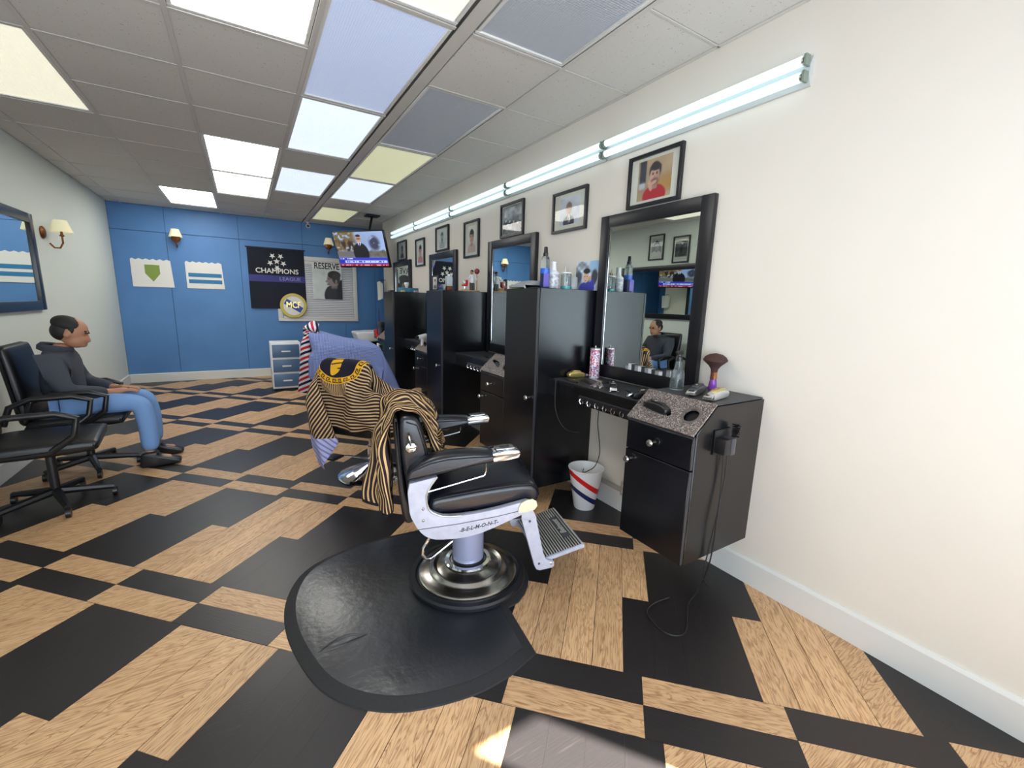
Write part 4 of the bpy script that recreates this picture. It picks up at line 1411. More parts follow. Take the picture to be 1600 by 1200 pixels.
def office_chair(label, loc, rz):
    t = thing('waiting_chair', label, 'chair', loc, math.radians(rz), group='black waiting chairs along the opposite wall')
    for i in range(5):
        a = 2 * math.pi * i / 5
        lg = MB().tube([(0, 0, .10), (.28 * math.cos(a), .28 * math.sin(a), .065)], [.028, .018], 8).build('leg', M['plastic'], t)
        MB().tube([(.28 * math.cos(a) - .012, .28 * math.sin(a), .03), (.28 * math.cos(a) + .012, .28 * math.sin(a), .03)], .03, 14).build('caster', M['plastic'], lg)
    MB().lathe([(.025, .08), (.025, .40), (0, .40)], seg=18).build('column', M['plastic'], t)
    pillow([(-.25, .40), (0, .39), (.23, .40), (.26, .43), (.24, .465), (0, .475), (-.22, .47), (-.26, .44)], -.25, .25, M['leather2'], 'seat', t, crown=.01, r=.03)
    pillow([(-.29, .46), (-.23, .48), (-.245, .70), (-.28, .96), (-.31, 1.0), (-.345, .97), (-.32, .70)], -.24, .24, M['leather2'], 'backrest', t, r=.035)
    for s_ in (-1, 1):
        y = .285 * s_
        MB().tube([(-.24, y, .50), (-.20, y, .62), (-.10, y, .665), (.10, y, .665), (.19, y, .63), (.17, y, .52), (.06, y * .9, .43)], .019, 10).build('armrest', M['plastic'], t)
    return t
office_chair('black office chair with the seated man in it', (-1.12, 4.50, 0), 2)
office_chair('empty black office chair beside the seated man', (-1.14, 3.80, 0), 6)

# ------------------------------------------------------------------ seated man
def skinned(name, J, E_, m, parent, sub=2, root=None):
    names = list(J)
    me = bpy.data.meshes.new(name)
    me.from_pydata([J[k][0] for k in names], [(names.index(a), names.index(b)) for a, b in E_], [])
    o = bpy.data.objects.new(name, me)
    COL.objects.link(o)
    md = o.modifiers.new('skin', 'SKIN')
    md.use_smooth_shade = True
    for k, v in zip(names, me.skin_vertices[0].data):
        r = J[k][1]
        v.radius = r if isinstance(r, tuple) else (r, r)
        v.use_root = (k == (root or names[0]))
    s2 = o.modifiers.new('sub', 'SUBSURF')
    s2.levels = s2.render_levels = sub
    bpy.context.view_layer.update()
    dg = bpy.context.evaluated_depsgraph_get()
    nm = bpy.data.meshes.new_from_object(o.evaluated_get(dg))
    nm.name = name
    bpy.data.objects.remove(o)
    return link_mesh(name, nm, m, parent, angle=180)

man = thing('person', 'man in charcoal hoodie and light jeans sitting in an office chair, looking down', 'person', (-1.12, 4.50, 0), math.radians(2))
J = {'pel': ((-.08, 0, .55), .10), 'sp': ((-.10, 0, .70), .10), 'chest': ((-.10, 0, .86), .105), 'nk0': ((-.075, 0, .955), .055), 'nk1': ((-.055, 0, 1.005), .050)}
E_ = [('pel', 'sp'), ('sp', 'chest'), ('chest', 'nk0'), ('nk0', 'nk1')]
for s_, k in ((1, 'l'), (-1, 'r')):
    J.update({k + 'sh': ((-.10, .17 * s_, .905), .05), k + 'el': ((-.03, .245 * s_, .67), .038), k + 'wr': ((.19, .09 * s_, .625), .026), k + 'pa': ((.255, .055 * s_, .625), (.034, .018)),
              k + 'hip': ((-.06, .09 * s_, .545), .075), k + 'kn': ((.36, .14 * s_, .535), .055), k + 'an': ((.38, .14 * s_, .12), .036), k + 'he': ((.37, .14 * s_, .07), .03), k + 'to': ((.52, .15 * s_, .05), .03)})
    E_ += [('chest', k + 'sh'), (k + 'sh', k + 'el'), (k + 'el', k + 'wr'), (k + 'wr', k + 'pa'), ('pel', k + 'hip'), (k + 'hip', k + 'kn'), (k + 'kn', k + 'an'), (k + 'an', k + 'he'), (k + 'he', k + 'to')]
    for i, (dy, L_) in enumerate(((-.027, .058), (-.009, .068), (.009, .064), (.026, .050))):
        a, b, c = (.290, .055 * s_ + dy, .628), (.290 + L_ * .5, .05 * s_ + dy, .622), (.290 + L_ * .8, .045 * s_ + dy, .606)
        J.update({k + 'f%da' % i: (a, .0085), k + 'f%db' % i: (b, .008), k + 'f%dc' % i: (c, .007)})
        E_ += [(k + 'pa', k + 'f%da' % i), (k + 'f%da' % i, k + 'f%db' % i), (k + 'f%db' % i, k + 'f%dc' % i)]
    J.update({k + 'ta': ((.235, .02 * s_, .635), .010), k + 'tb': ((.268, .008 * s_, .640), .009)})
    E_ += [(k + 'pa', k + 'ta'), (k + 'ta', k + 'tb')]
body = skinned('body', J, E_, M['skin'], man, 2, 'pel')
HM = Matrix.Translation((-.005, 0, 1.085)) @ rot('Y', 24)
hd = MB()
hd.ball((0, 0, .012), (.098, .078, .098), HM)
hd.ball((.018, 0, -.05), (.075, .060, .070), HM)
hd.ball((.048, 0, -.092), (.034, .036, .024), HM, seg=12)
hd.tube([HM @ Vector((.088, 0, .012)), HM @ Vector((.112, 0, -.030)), HM @ Vector((.092, 0, -.040))], [.010, .016, .010], 8)
for s_ in (-1, 1):
    hd.ball((-.005, .078 * s_, -.01), (.020, .010, .032), HM, seg=10)
hdo = hd.build('head', M['skin'], body, angle=180)
mo = hdo.modifiers.new('fuse', 'REMESH'); mo.mode = 'VOXEL'; mo.voxel_size = .006; mo.use_smooth_shade = True
ms = hdo.modifiers.new('soft', 'SMOOTH'); ms.iterations = 6
hr = MB()
hr.ball((-.010, 0, .054), (.096, .086, .064), HM)
hr.ball((-.040, 0, .012), (.072, .083, .078), HM)
for s_ in (-1, 1):
    hr.ball((.012, .070 * s_, .012), (.020, .012, .040), HM, seg=10)
hr.build('hair', M['hair'], man, angle=180)
fe = MB()
for s_ in (-1, 1):
    fe.tube([HM @ Vector((.091, .016 * s_, .026)), HM @ Vector((.084, .048 * s_, .028))], .005, 6)
    fe.ball((.086, .032 * s_, .004), (.008, .013, .006), HM, seg=10)
fe.build('brows_and_eyes', M['hair'], man)
MB().ball((.084, 0, -.063), (.010, .022, .006), HM, seg=10).build('mouth', mat('lips', (150, 86, 80), .6), man)
Jh = {'pel': ((-.07, 0, .56), (.155, .13)), 'sp': ((-.10, 0, .70), (.165, .135)), 'chest': ((-.10, 0, .85), (.165, .12)), 'nk': ((-.085, 0, .945), (.085, .08))}
Eh = [('pel', 'sp'), ('sp', 'chest'), ('chest', 'nk')]
for s_, k in ((1, 'l'), (-1, 'r')):
    Jh.update({k + 's': ((-.10, .175 * s_, .885), .078), k + 'e': ((-.03, .250 * s_, .67), .064), k + 'w': ((.17, .105 * s_, .625), .046)})
    Eh += [('chest', k + 's'), (k + 's', k + 'e'), (k + 'e', k + 'w')]
skinned('hoodie', Jh, Eh, M['hoodie'], man, 2, 'pel')
MB().lathe([(.075, -.03), (.098, -.02), (.10, .01), (.085, .03), (.07, .02)], (-.10, 0, .965), 22, rot('Y', 14)).build('hood', M['hoodie'], man)
Jj = {'w': ((-.07, 0, .545), (.135, .095))}
Ej = []
for s_, k in ((1, 'l'), (-1, 'r')):
    Jj.update({k + 'h': ((-.03, .095 * s_, .545), .098), k + 'k': ((.36, .14 * s_, .535), .078), k + 'm': ((.385, .14 * s_, .35), .068), k + 'a': ((.385, .14 * s_, .12), .062)})
    Ej += [('w', k + 'h'), (k + 'h', k + 'k'), (k + 'k', k + 'm'), (k + 'm', k + 'a')]
skinned('jeans', Jj, Ej, M['jeans'], man, 2, 'w')
for s_ in (-1, 1):
    pillow([(.32, .0), (.50, .0), (.56, .01), (.57, .035), (.52, .06), (.44, .09), (.42, .12), (.33, .12), (.315, .06)], .14 * s_ - .05, .14 * s_ + .05, M['plastic'], 'shoe', man, r=.02)

# ------------------------------------------------------------------ waste basket
t = thing('waste_basket', 'white waste basket with red and navy barber stripes, standing by the counter', 'waste basket', (1.935, 2.125, 0))
R0, R1, HB = .072, .118, .285
MB().lathe([(0, 0), (R0 - .004, 0), (R0, .006), (R1, HB), (R1 + .005, HB + .002), (R1 + .005, HB + .008), (R1 - .002, HB + .008), (R1 - .006, HB), (R0 - .004, .012), (0, .012)], seg=48).build('bucket', M['white_plastic'], t)
def wrap_stripe(z_fun, h, m, name):
    b = bmesh.new()
    n = 60
    prev = None
    for i in range(n + 1):
        a = 2 * math.pi * i / n
        z = z_fun(a)
        row = []
        for j in range(5):
            zz_ = min(HB - .004, max(.01, z + h * (j / 4 - .5)))
            r = R0 + (R1 - R0) * (zz_ - .006) / (HB - .006) + .0009
            row.append(b.verts.new((r * math.cos(a), r * math.sin(a), zz_)))
        if prev:
            for j in range(4):
                b.faces.new((prev[j], row[j], row[j + 1], prev[j + 1]))
        prev = row
    q = MB(); q._merge(b)
    return q.build(name, m, t)
ca_ = math.radians(228)      # side facing the room
wrap_stripe(lambda a: .195 + .072 * math.cos(a - math.radians(148)), .040, M['red'], 'red_stripe')
wrap_stripe(lambda a: .103 + .058 * math.cos(a - math.radians(148)), .038, M['navy'], 'navy_stripe')
MB().lathe([(0, .20), (.06, .205), (.100, .19), (.100, .185), (0, .185)], seg=28).build('hair_clippings', mat('mixed_clippings', (176, 160, 150), .95, bump=(90, .9), var=(40, (88, 78, 74), 2)), t)

def cable(name, label, pts, r=.003, m='cord', n=6):
    P = [Vector(p) for p in pts]
    out = []
    for i in range(len(P) - 1):
        a, b, c, d = (P[max(0, min(len(P) - 1, i + k))] for k in (-1, 0, 1, 2))
        for j in range(n):
            q = j / n
            out.append(.5 * ((2 * b) + (c - a) * q + (2 * a - 5 * b + 4 * c - d) * q ** 2 + (3 * b - 3 * c + d - a) * q ** 3))
    out.append(P[-1])
    return tag(MB().tube(out, r, 6).build(name, M[m]), label, 'cord')
cable('power_cable', 'thin black cord hanging from the hook rail into the striped waste basket', [(1.742, 1.835, .80), (1.745, 1.84, .70), (1.76, 1.835, .60), (1.78, 1.845, .50), (1.80, 1.90, .40), (1.83, 2.00, .325), (1.852, 2.055, .296), (1.89, 2.10, .25), (1.93, 2.16, .222), (1.97, 2.19, .25)], .0028)
cable('power_cable', 'thin black cord dangling at the left end of the nearest counter', [(1.752, 2.26, .900), (1.742, 2.262, .892), (1.742, 2.262, .84), (1.742, 2.262, .76), (1.742, 2.25, .69), (1.742, 2.20, .62), (1.742, 2.12, .585), (1.742, 2.00, .60)], .0028)
cable('power_cable', 'black cord looping on the floor in front of the nearest drawer cabinet', [(1.80, 1.082, .79), (1.815, 1.078, .60), (1.80, 1.07, .40), (1.80, 1.08, .20), (1.80, 1.12, .03), (1.70, 1.10, .004), (1.535, .99, .004), (1.456, 1.03, .004), (1.475, 1.15, .004), (1.553, 1.185, .004), (1.66, 1.178, .004)], .0036)
cable('power_cable', 'grey-black cord hanging straight from the clipper holder on the cabinet side', [(1.835, 1.082, .80), (1.83, 1.075, .62), (1.80, 1.075, .42), (1.78, 1.08, .28), (1.77, 1.085, .14), (1.83, 1.09, .06)], .0036)
cable('power_cable', 'bundled black cords plugged in at the wall raceway behind the waste basket', [(2.096, 1.60, .10), (2.085, 1.66, .16), (2.07, 1.75, .11), (2.075, 1.82, .17), (2.085, 1.90, .12), (2.09, 1.80, .07), (2.095, 1.62, .06)], .006)
t = thing('wall_outlet', 'small grey outlet box on the wall raceway', 'outlet', (W - .024, 1.90, .185))
MB().box((-.02, -.035, -.05), (.022, .035, .05), bev=.004).build('box', M['silver'], t)
for z in (-.02, .02):
    MB().box((-.024, -.014, z - .012), (-.019, .014, z + .012), bev=.002).build('socket', M['white_plastic'], t)

# holder and appliances on the near side of the drawer cabinet
t = thing('clipper_holder', 'black clipper holder with a chrome ring, screwed to the near cabinet side', 'holder', (1.79, 1.095, .80))
MB().box((-.045, -.055, -.045), (.0, -.004, .028), bev=.008).build('cup', M['plastic'], t)
MB().box((.0, -.058, -.05), (.034, -.004, .03), bev=.01).build('clipper_body', M['grey_plastic'], t)
MB().box((-.05, -.006, -.055), (.07, .0, .06), bev=.002).build('back_plate', M['plastic'], t)
MB().ball((.052, -.03, .012), .010, seg=12).build('hook_ball', M['chrome'], t)
hs = []
for i in range(40):
    hs.append((.066 + .006 * math.cos(i * 1.1), -.03 + .018 * math.sin(i * 1.1), .02 + i * .0016))
MB().tube(hs, .004, 5).build('coiled_lead', M['plastic'], t)

# ------------------------------------------------------------------ things on the nearest drawer cabinet
tag(MB().box((1.752, 1.103, .968), (2.115, 1.472, .975), bev=.002, seg=1).build('rubber_mat', M['rib'], smooth=False), 'ribbed grey rubber mat on the nearest drawer cabinet, under the spray bottle', 'mat')
t = thing('spray_bottle', 'clear spray bottle half full of water on the ribbed mat', 'bottle', (1.885, 1.425, .9755))
MB().lathe([(0, 0), (.034, 0), (.036, .004), (.034, .05), (.0335, .075), (.031, .092), (.020, .108), (.0165, .135), (.0165, .15), (.0145, .15), (.0145, .135), (.018, .110), (.0285, .092), (.031, .075), (.0315, .05), (.033, .006), (0, .005)], seg=32).build('bottle', M['glassy'], t)
MB().lathe([(0, .006), (.031, .006), (.0305, .055), (0, .055)], seg=28).build('water', M['bottle_glass'], t)
MB().lathe([(0, .0), (.0345, .0), (.036, .004), (.033, .007), (0, .007)], seg=28).build('bottle_base', M['white_plastic'], t)
MB().tube([(0, 0, .012), (0, 0, .15)], .0028, 8).build('dip_tube', M['white_plastic'], t)
MB().lathe([(.0175, .146), (.0175, .168), (.010, .172), (.010, .182), (0, .182)], seg=20).build('collar', M['plastic'], t)
sh = MB()
sh.box((-.022, -.009, .180), (.020, .009, .200), bev=.004)
sh.box((-.030, -.006, .188), (-.020, .006, .196), bev=.002)
sh.tube([(-.010, 0, .182), (-.020, 0, .168), (-.024, 0, .150)], [.005, .005, .003], 8)
sh.build('trigger_head', M['plastic'], t)

t = thing('powder_brush', 'fan-shaped brown neck brush with copper ferrule and purple handle, by the right edge', 'brush', (2.055, 1.335, .9755))
MB().lathe([(0, 0), (.020, 0), (.022, .004), (.017, .045), (.015, .056), (0, .056)], seg=24).build('handle', M['wick'], t)
MB().lathe([(.0155, .054), (.0165, .058), (.0155, .09), (.017, .094), (0, .094)], seg=24).build('ferrule', M['copper'], t)
MB().lathe([(.0155, .092), (.018, .108), (.030, .126), (.047, .141), (.058, .151), (.059, .157), (.050, .172), (.032, .184), (0, .191)], seg=40).build('bristles', M['bristle'], t)

def clipper(name, label, loc, rz, m1, m2, L_=.155, cat='hair clipper'):
    t = thing(name, label, cat, loc, math.radians(rz))
    body = [(0, .004), (.03, .0), (L_ - .02, .002), (L_, .012), (L_ - .004, .034), (.09, .044), (.03, .04), (0, .03)]
    pillow(body, -.021, .021, M[m1], 'body', t, r=.010)
    MB().prism([(.028, .034), (.09, .041), (L_ - .02, .036), (L_ - .03, .048), (.085, .052), (.03, .047)], 'y', -.014, .014, bev=.004).build('cover', M[m2], t)
    MB().prism([(-.028, .010), (.004, .006), (.004, .030), (-.022, .026)], 'y', -.02, .02, bev=.002).build('blade', M['chrome'], t)
    te = MB()
    for i in range(9):
        y = -.018 + i * .0045
        te.box((-.034, y - .0013, .012), (-.026, y + .0013, .022))
    te.build('teeth', M['steel'], t, smooth=False)
    MB().ball((.05, .0, .049), (.012, .008, .004), seg=12).build('switch', M['steel'], t)
    return t
clipper('hair_clipper', 'dark grey hair clipper lying on the ribbed mat behind the silver one', (1.80, 1.270, .9758), 18, 'grey_plastic', 'grey_plastic')
clipper('hair_clipper', 'silver and gold hair clipper at the right end of the ribbed mat', (1.785, 1.165, .9758), 9, 'silver', 'gold')
t = clipper('trimmer', 'small black trimmer resting in the slot of the nearest speckled tray', (1.655, 1.41, .906), -90, 'plastic', 'plastic', .13, 'trimmer')
t.rotation_euler = (0, math.radians(6), math.radians(-92))

# ------------------------------------------------------------------ things on the nearest counter
CT = .8973
t = thing('canister', 'tall canister with pink and blue geometric print beside the nearest mirror', 'canister', (2.035, 2.215, CT))
MB().lathe([(0, 0), (.0335, 0), (.0345, .003), (.0345, .195), (.033, .198), (0, .198)], seg=36).build('can', M['geo'], t)
MB().lathe([(.035, .197), (.035, .205), (.030, .207), (0, .207)], seg=36).build('lid', M['silver'], t)
MB().lathe([(.004, .206), (.004, .222), (0, .223)], seg=10).build('nozzle', M['white_plastic'], t)
clipper('trimmer', 'gold trimmer lying at the far left of the nearest counter', (1.98, 2.262, CT), 172, 'gold', 'gold', .125, 'trimmer')
def comb(label, loc, rz, L_=.18, m='plastic'):
    t = thing('comb', label, 'comb', loc, math.radians(rz), group='combs on the nearest counter')
    MB().box((0, -.004, 0), (L_, .004, .005), bev=.0015).build('spine', M[m], t)
    te = MB()
    n = int(L_ * .8 / .0042)
    for i in range(n):
        te.box((L_ * .18 + i * .0042, -.026, .001), (L_ * .18 + i * .0042 + .0022, -.003, .004))
    te.build('teeth', M[m], t, smooth=False)
    return t
comb('long grey comb lying across the middle of the nearest counter', (1.80, 1.90, CT), 52, .20, 'silver')
comb('black comb lying beside the clippers pile on the nearest counter', (1.83, 2.02, CT), 70, .17)
comb('black wide comb near the canister on the nearest counter', (1.93, 2.00, CT), 30, .15)
comb('pale grey comb lying at the foot of the canister on the nearest counter', (1.95, 2.05, CT), 78, .16, 'silver')
comb('short grey comb crossing under the long grey comb on the nearest counter', (1.79, 1.97, CT), 28, .14, 'nickel')
comb('dark comb at the front edge of the nearest counter', (1.775, 2.08, CT), 84, .16)
def shears(label, loc, rz, m='steel'):
    t = thing('scissors', label, 'scissors', loc, math.radians(rz), group='scissors on the nearest counter')
    for s_ in (-1, 1):
        b = MB().prism([(0, -.004), (.085, 0), (.0, .005), (-.05, .004 + .008 * s_)], 'z', .001 + .002 * (s_ > 0), .003 + .002 * (s_ > 0), mtx=rot('Z', 7 * s_)).build('blade', M[m], t)
        MB().tube([(-.07 + .016 * math.cos(a), .018 * s_ + .012 * math.sin(a), .003) for a in [2 * math.pi * i / 16 for i in range(16)]], .0028, 6, closed=True).build('finger_ring', M[m], b)
    return t
shears('silver scissors with open rings behind the combs on the nearest counter', (1.87, 1.98, CT), 40)
shears('silver scissors nearer the front of the nearest counter', (1.84, 1.86, CT), 66)
clipper('hair_clipper', 'black hair clipper lying in the middle of the nearest counter', (1.81, 1.80, CT), 48, 'plastic', 'plastic', .15)
clipper('trimmer', 'black trimmer lying against the speckled tray at the right end of the counter', (1.775, 1.615, CT), -38, 'plastic', 'plastic', .135, 'trimmer')
t = thing('razor_handle', 'thin black razor lying between the two black clippers on the counter', 'razor', (1.86, 1.70, CT), math.radians(60))
MB().tube([(0, 0, .005), (.06, .004, .005), (.12, 0, .005)], [.004, .005, .003], 8).build('handle', M['plastic'], t)
MB().box((-.05, -.008, .002), (0, .006, .005), bev=.001).build('blade', M['steel'], t)
# row of clipper guards along the foot of the mirror
GN = ['first', 'second', 'third', 'fourth', 'fifth', 'sixth', 'seventh', 'eighth', 'ninth', 'tenth', 'eleventh', 'twelfth', 'thirteenth', 'fourteenth']
for i in range(14):
    y = 1.965 - i * .027
    g = thing('clipper_guard', '%s clipper guard, %s from the patterned canister in the row under the nearest mirror' % (['grey', 'white', 'dark grey'][i % 3], GN[i]), 'clipper guard', (2.0885, y, .9908), math.radians(90 + (i * 37) % 31 - 15), group='row of clipper guards under the nearest mirror')
    m_ = M['white_plastic'] if i % 3 == 1 else M['grey_plastic'] if i % 3 else M['towel']
    g.scale = (1, 1, .55 + ((i * 29) % 10) * .045)
    MB().prism([(-.0125, 0), (.0125, 0), (.012, .03), (-.012, .034)], 'y', -.007, .009, bev=.003).build('cap', m_, g)
    te = MB()
    for j in range(6):
        te.box((-.0122 + j * .0043, -.007, .03), (-.0102 + j * .0043, .009, .042))
    te.build('teeth', m_, g, smooth=False)

# ------------------------------------------------------------------ on top of the nearest tall cabinet
TT = 1.4925
t = thing('spray_bottle', 'blue spray bottle with black cap on the nearest tall cabinet', 'bottle', (1.715, 2.40, TT))
MB().lathe([(0, 0), (.030, 0), (.031, .004), (.031, .10), (0, .10)], seg=28).build('lower_bottle', M['navy'], t)
MB().box((-.031, -.0325, .01), (.012, -.0300, .095), bev=.001).build('label_panel', M['label_violet'], t)
MB().lathe([(.0312, .095), (.0312, .128), (0, .128)], seg=28).build('blue_liquid', M['bluegel'], t)
MB().lathe([(.0305, .127), (.029, .18), (.024, .20), (.0165, .208), (0, .208)], seg=28).build('shoulder', M['glassy'], t)
MB().lathe([(.017, .206), (.017, .226), (.0135, .23), (.012, .262), (.010, .266), (0, .266)], seg=20).build('cap', M['plastic'], t)
t = thing('powder_jar', 'clear jar with white funnel lid, between blue bottle and teal jar', 'jar', (1.80, 2.42, TT))
MB().lathe([(0, 0), (.040, 0), (.042, .004), (.042, .10), (0, .10)], seg=28).build('jar', mat('clippings_in_jar', (150, 150, 160), .3, var=(60, (224, 224, 230), 3)), t)
MB().lathe([(.043, .098), (.040, .106), (.022, .122), (.016, .16), (.020, .178), (.014, .180), (0, .176)], seg=28).build('lid', M['white_plastic'], t)
t = thing('scissor_jar', 'glass jar of scissors in teal liquid on the nearest tall cabinet', 'jar', (1.895, 2.40, TT))
MB().lathe([(0, 0), (.036, 0), (.037, .02), (0, .02)], seg=28).build('liquid', M['teal'], t)
MB().lathe([(.0365, .02), (.0365, .095), (.034, .105), (.034, .112), (.031, .112), (.033, .095), (.034, .022), (0, .021)], seg=28).build('glass_wall', M['glassy'], t)
MB().lathe([(.037, .105), (.038, .112), (.030, .116), (.0, .116)], seg=28).build('lid', M['white_plastic'], t)
for x_, h_ in ((-.008, .165), (.010, .158)):
    MB().tube([(x_, 0, .022), (x_ * 1.2, .004, h_ - .02), (x_ * 1.3, .004, h_)], [.004, .004, .0012], 6).build('scissor_tip', M['steel'], t)
t = thing('storage_jar', 'dull clear jar with dark lid-less rim behind the teal scissor jar', 'jar', (1.985, 2.44, TT))
MB().lathe([(0, 0), (.036, 0), (.037, .004), (.034, .085), (.030, .09), (0, .09)], seg=28).build('jar', mat('cloudy_jar', (176, 178, 178), .2), t)
def barber_photo(U, V):
    im = canvas(U, (176, 190, 204)) * (.55 + .8 * noise2(U, V, 8, 9, 2))[..., None]
    im = lay(im, rect(U, V, .62, 1, .66, 1, .05), (150, 190, 224))
    im = lay(im, ell(U, V, .14, .45, .14, .2, .2), (72, 84, 104))
    im = lay(im, ell(U, V, .85, .45, .13, .25, .2), (60, 62, 74))
    im = lay(im, rect(U, V, 0, .12, 0, .25, .1), (120, 96, 70))
    im = lay(im, ell(U, V, .54, .08, .35, .22, .06), (58, 60, 168))
    im = lay(im, ell(U, V, .78, .22, .09, .16, .15), (58, 60, 168))
    im = lay(im, ell(U, V, .48, .46, .13, .20, .08), (220, 180, 158))
    im = lay(im, ell(U, V, .66, .42, .06, .07, .15), (206, 160, 136))
    im = lay(im, ell(U, V, .50, .66, .15, .09, .1), (36, 32, 36))
    for dx in (-.05, .05):
        im = lay(im, ell(U, V, .48 + dx, .48, .022, .012, .4), (52, 40, 36))
    return lay(im, ell(U, V, .47, .34, .04, .012, .3), (160, 90, 84))
t = thing('photo_board', 'unframed photo of a man in a blue shirt leaning beside the nearest mirror', 'photograph', (2.108, 2.435, TT + .104))
PM = rot('Y', 2.5) @ RX
print_mesh('print', .238, .205, 48, 42, barber_photo, t, PM @ Matrix.Translation((0, 0, .003)))
MB().box((-.12, -.104, -.001), (.12, .104, .0026), mtx=PM).build('board', M['paper'], t, smooth=False)
t = thing('folded_towel', 'grey folded towel at the front of the nearest tall cabinet top', 'towel', (1.71, 2.57, TT + .004))
pillow([(-.10, 0), (.10, 0), (.105, .012), (.09, .03), (.0, .044), (-.08, .022), (-.105, .008)], -.10, .10, M['towel'], 'cloth', t, crown=.008, r=.02)

# ------------------------------------------------------------------ on the middle tall cabinet
t = thing('figurine', 'small barber figurine in white shirt and black trousers beside a tiny red chair', 'figurine', (1.93, 3.99, TT))
MB().box((-.10, -.06, 0), (.09, .05, .012), bev=.003).build('base', mat('light_wood', (196, 160, 112), .6), t)
fg = MB()
fg.tube([(.02, .0, .012), (.022, 0, .09)], [.014, .016], 10)
fg.tube([(.045, .0, .012), (.042, 0, .09)], [.014, .016], 10)
fg.build('trousers', M['plastic'], t)
fs = MB()
fs.tube([(.033, 0, .085), (.032, 0, .13), (.03, 0, .165)], [.026, .031, .018], 12)
fs.tube([(.012, -.01, .155), (-.012, -.02, .125), (-.03, -.02, .13)], [.011, .010, .008], 8)
fs.tube([(.055, .0, .155), (.070, -.01, .125), (.065, -.02, .11)], [.011, .010, .008], 8)
fs.build('shirt', M['white_plastic'], t)
MB().ball((.028, 0, .187), (.016, .016, .02), seg=14).build('head', M['skin'], t)
MB().ball((.031, .002, .196), (.017, .017, .016), seg=14).build('hair', M['hair'], t)
fc = MB()
fc.box((-.075, -.03, .05), (-.03, .02, .066), bev=.004)
fc.box((-.038, -.03, .062), (-.024, .02, .11), bev=.004)
fc.build('toy_chair', M['red'], t)
fw_ = MB()
fw_.ball((-.055, -.005, .085), (.018, .02, .03), seg=12)
fw_.tube([(-.05, 0, .012), (-.05, 0, .05)], .008, 8)
for a in (0, 120, 240):
    fw_.tube([(-.05, 0, .02), (-.05 + .035 * math.cos(math.radians(a)), .035 * math.sin(math.radians(a)), .014)], .007, 6)
fw_.build('toy_customer', M['silver'], t)
MB().ball((.085, .0, .20), (.028, .028, .028), seg=14).build('red_cap', mat('maroon', (128, 50, 52), .6), t)
MB().tube([(.085, 0, .012), (.085, 0, .18)], .004, 6).build('stand', M['brass'], t)
t = thing('tonic_bottle', 'small square bottle with brown foot on the middle tall cabinet', 'bottle', (1.80, 4.20, TT))
MB().box((-.03, -.03, .05), (.03, .03, .15), bev=.006).build('bottle', mat('frosted_glass', (196, 204, 206), .2), t)
MB().box((-.026, -.026, 0), (.026, .026, .05), bev=.004).build('brown_foot', M['brass'], t)
MB().lathe([(.018, .15), (.018, .17), (0, .17)], seg=14).build('cap', M['silver'], t)
framed('standing_photo', 'small black standing photo frame at the front of the middle tall cabinet', RX @ Matrix.Rotation(0, 4, 'X'), (1.70, 4.30, TT + .078), .15, .155, .10, .11, face_paint((214, 210, 206), (206, 170, 150), (40, 36, 36), (90, 90, 96)), depth=.014, fw=.016, nx=20, gl=False)
# ------------------------------------------------------------------ farthest tall cabinet
t = thing('tissue_box', 'blue tissue box with a white tissue on the farthest tall cabinet', 'tissue box', (1.86, 5.68, TT))
MB().box((-.12, -.06, 0), (.12, .06, .055), bev=.004).build('box', mat('blue_carton', (70, 138, 170), .6, var=(30, (52, 110, 146), 2)), t)
q = MB()
q.lathe([(.012, .05), (.02, .075), (.034, .105), (.030, .125), (.010, .11), (.014, .085), (.006, .06)], (-.02, 0, 0), 9)
q.build('tissue', M['paper'], t)
t = thing('soap_bar', 'small yellow box on the farthest tall cabinet beside the tissue box', 'box', (1.76, 5.60, TT))
MB().box((-.025, -.02, 0), (.025, .02, .02), bev=.004).build('box', mat('pale_yellow', (214, 200, 110), .6), t)
t = thing('sponge', 'small pink sponge on the farthest tall cabinet', 'sponge', (1.93, 5.585, TT))
MB().box((-.025, -.018, 0), (.025, .018, .022), bev=.006).build('block', mat('pink_sponge', (222, 168, 172), .9), t)
t = thing('black_cap_dish', 'flat black dish at the front corner of the farthest tall cabinet', 'dish', (1.68, 5.82, TT))
MB().lathe([(0, 0), (.045, 0), (.05, .01), (.045, .022), (0, .02)], seg=20).build('dish', M['plastic'], t)

# ------------------------------------------------------------------ second and third station
def bumpy(name, label, cat, loc, m, s=(.03, .03, .05), rz=0, parts=None):
    t = thing(name, label, cat, loc, math.radians(rz))
    return t
C2 = CT
t = thing('card_box', 'grey box with a dark mountain drawing at the back of the second tray', 'box', (1.86, 2.86, .967))
MB().box((-.03, -.06, 0), (.03, .06, .10), bev=.002).build('box', mat('grey_card', (176, 178, 182), .7), t)
mm = MB()
mm.prism([(-.045, .0), (-.02, .05), (0, .02), (.02, .075), (.045, .01), (.03, .0), (.015, .03), (-.005, .0)], 'z', 0, .0012, mtx=Matrix.Translation((-.0302, 0, .012)) @ RX)
mm.build('mountain_mark', M['plastic'], t, smooth=False)
t = thing('white_bottle', 'small white bottle standing on the back of the second drawer cabinet', 'bottle', (1.97, 2.80, .967))
MB().lathe([(0, 0), (.022, 0), (.024, .004), (.024, .14), (.016, .15), (.016, .175), (0, .175)], seg=20).build('bottle', M['white_plastic'], t)
clipper('hair_clipper', 'black hair clipper on the second counter by the mottled tray', (1.83, 3.17, CT), 60, 'plastic', 'grey_plastic', .15)
comb('dark comb lying on the second counter', (1.83, 3.40, CT), 75, .18)['group'] = 'tools on the second counter'
comb('dark comb nearer the mirror on the second counter', (1.93, 3.45, CT), 60, .18)['group'] = 'tools on the second counter'
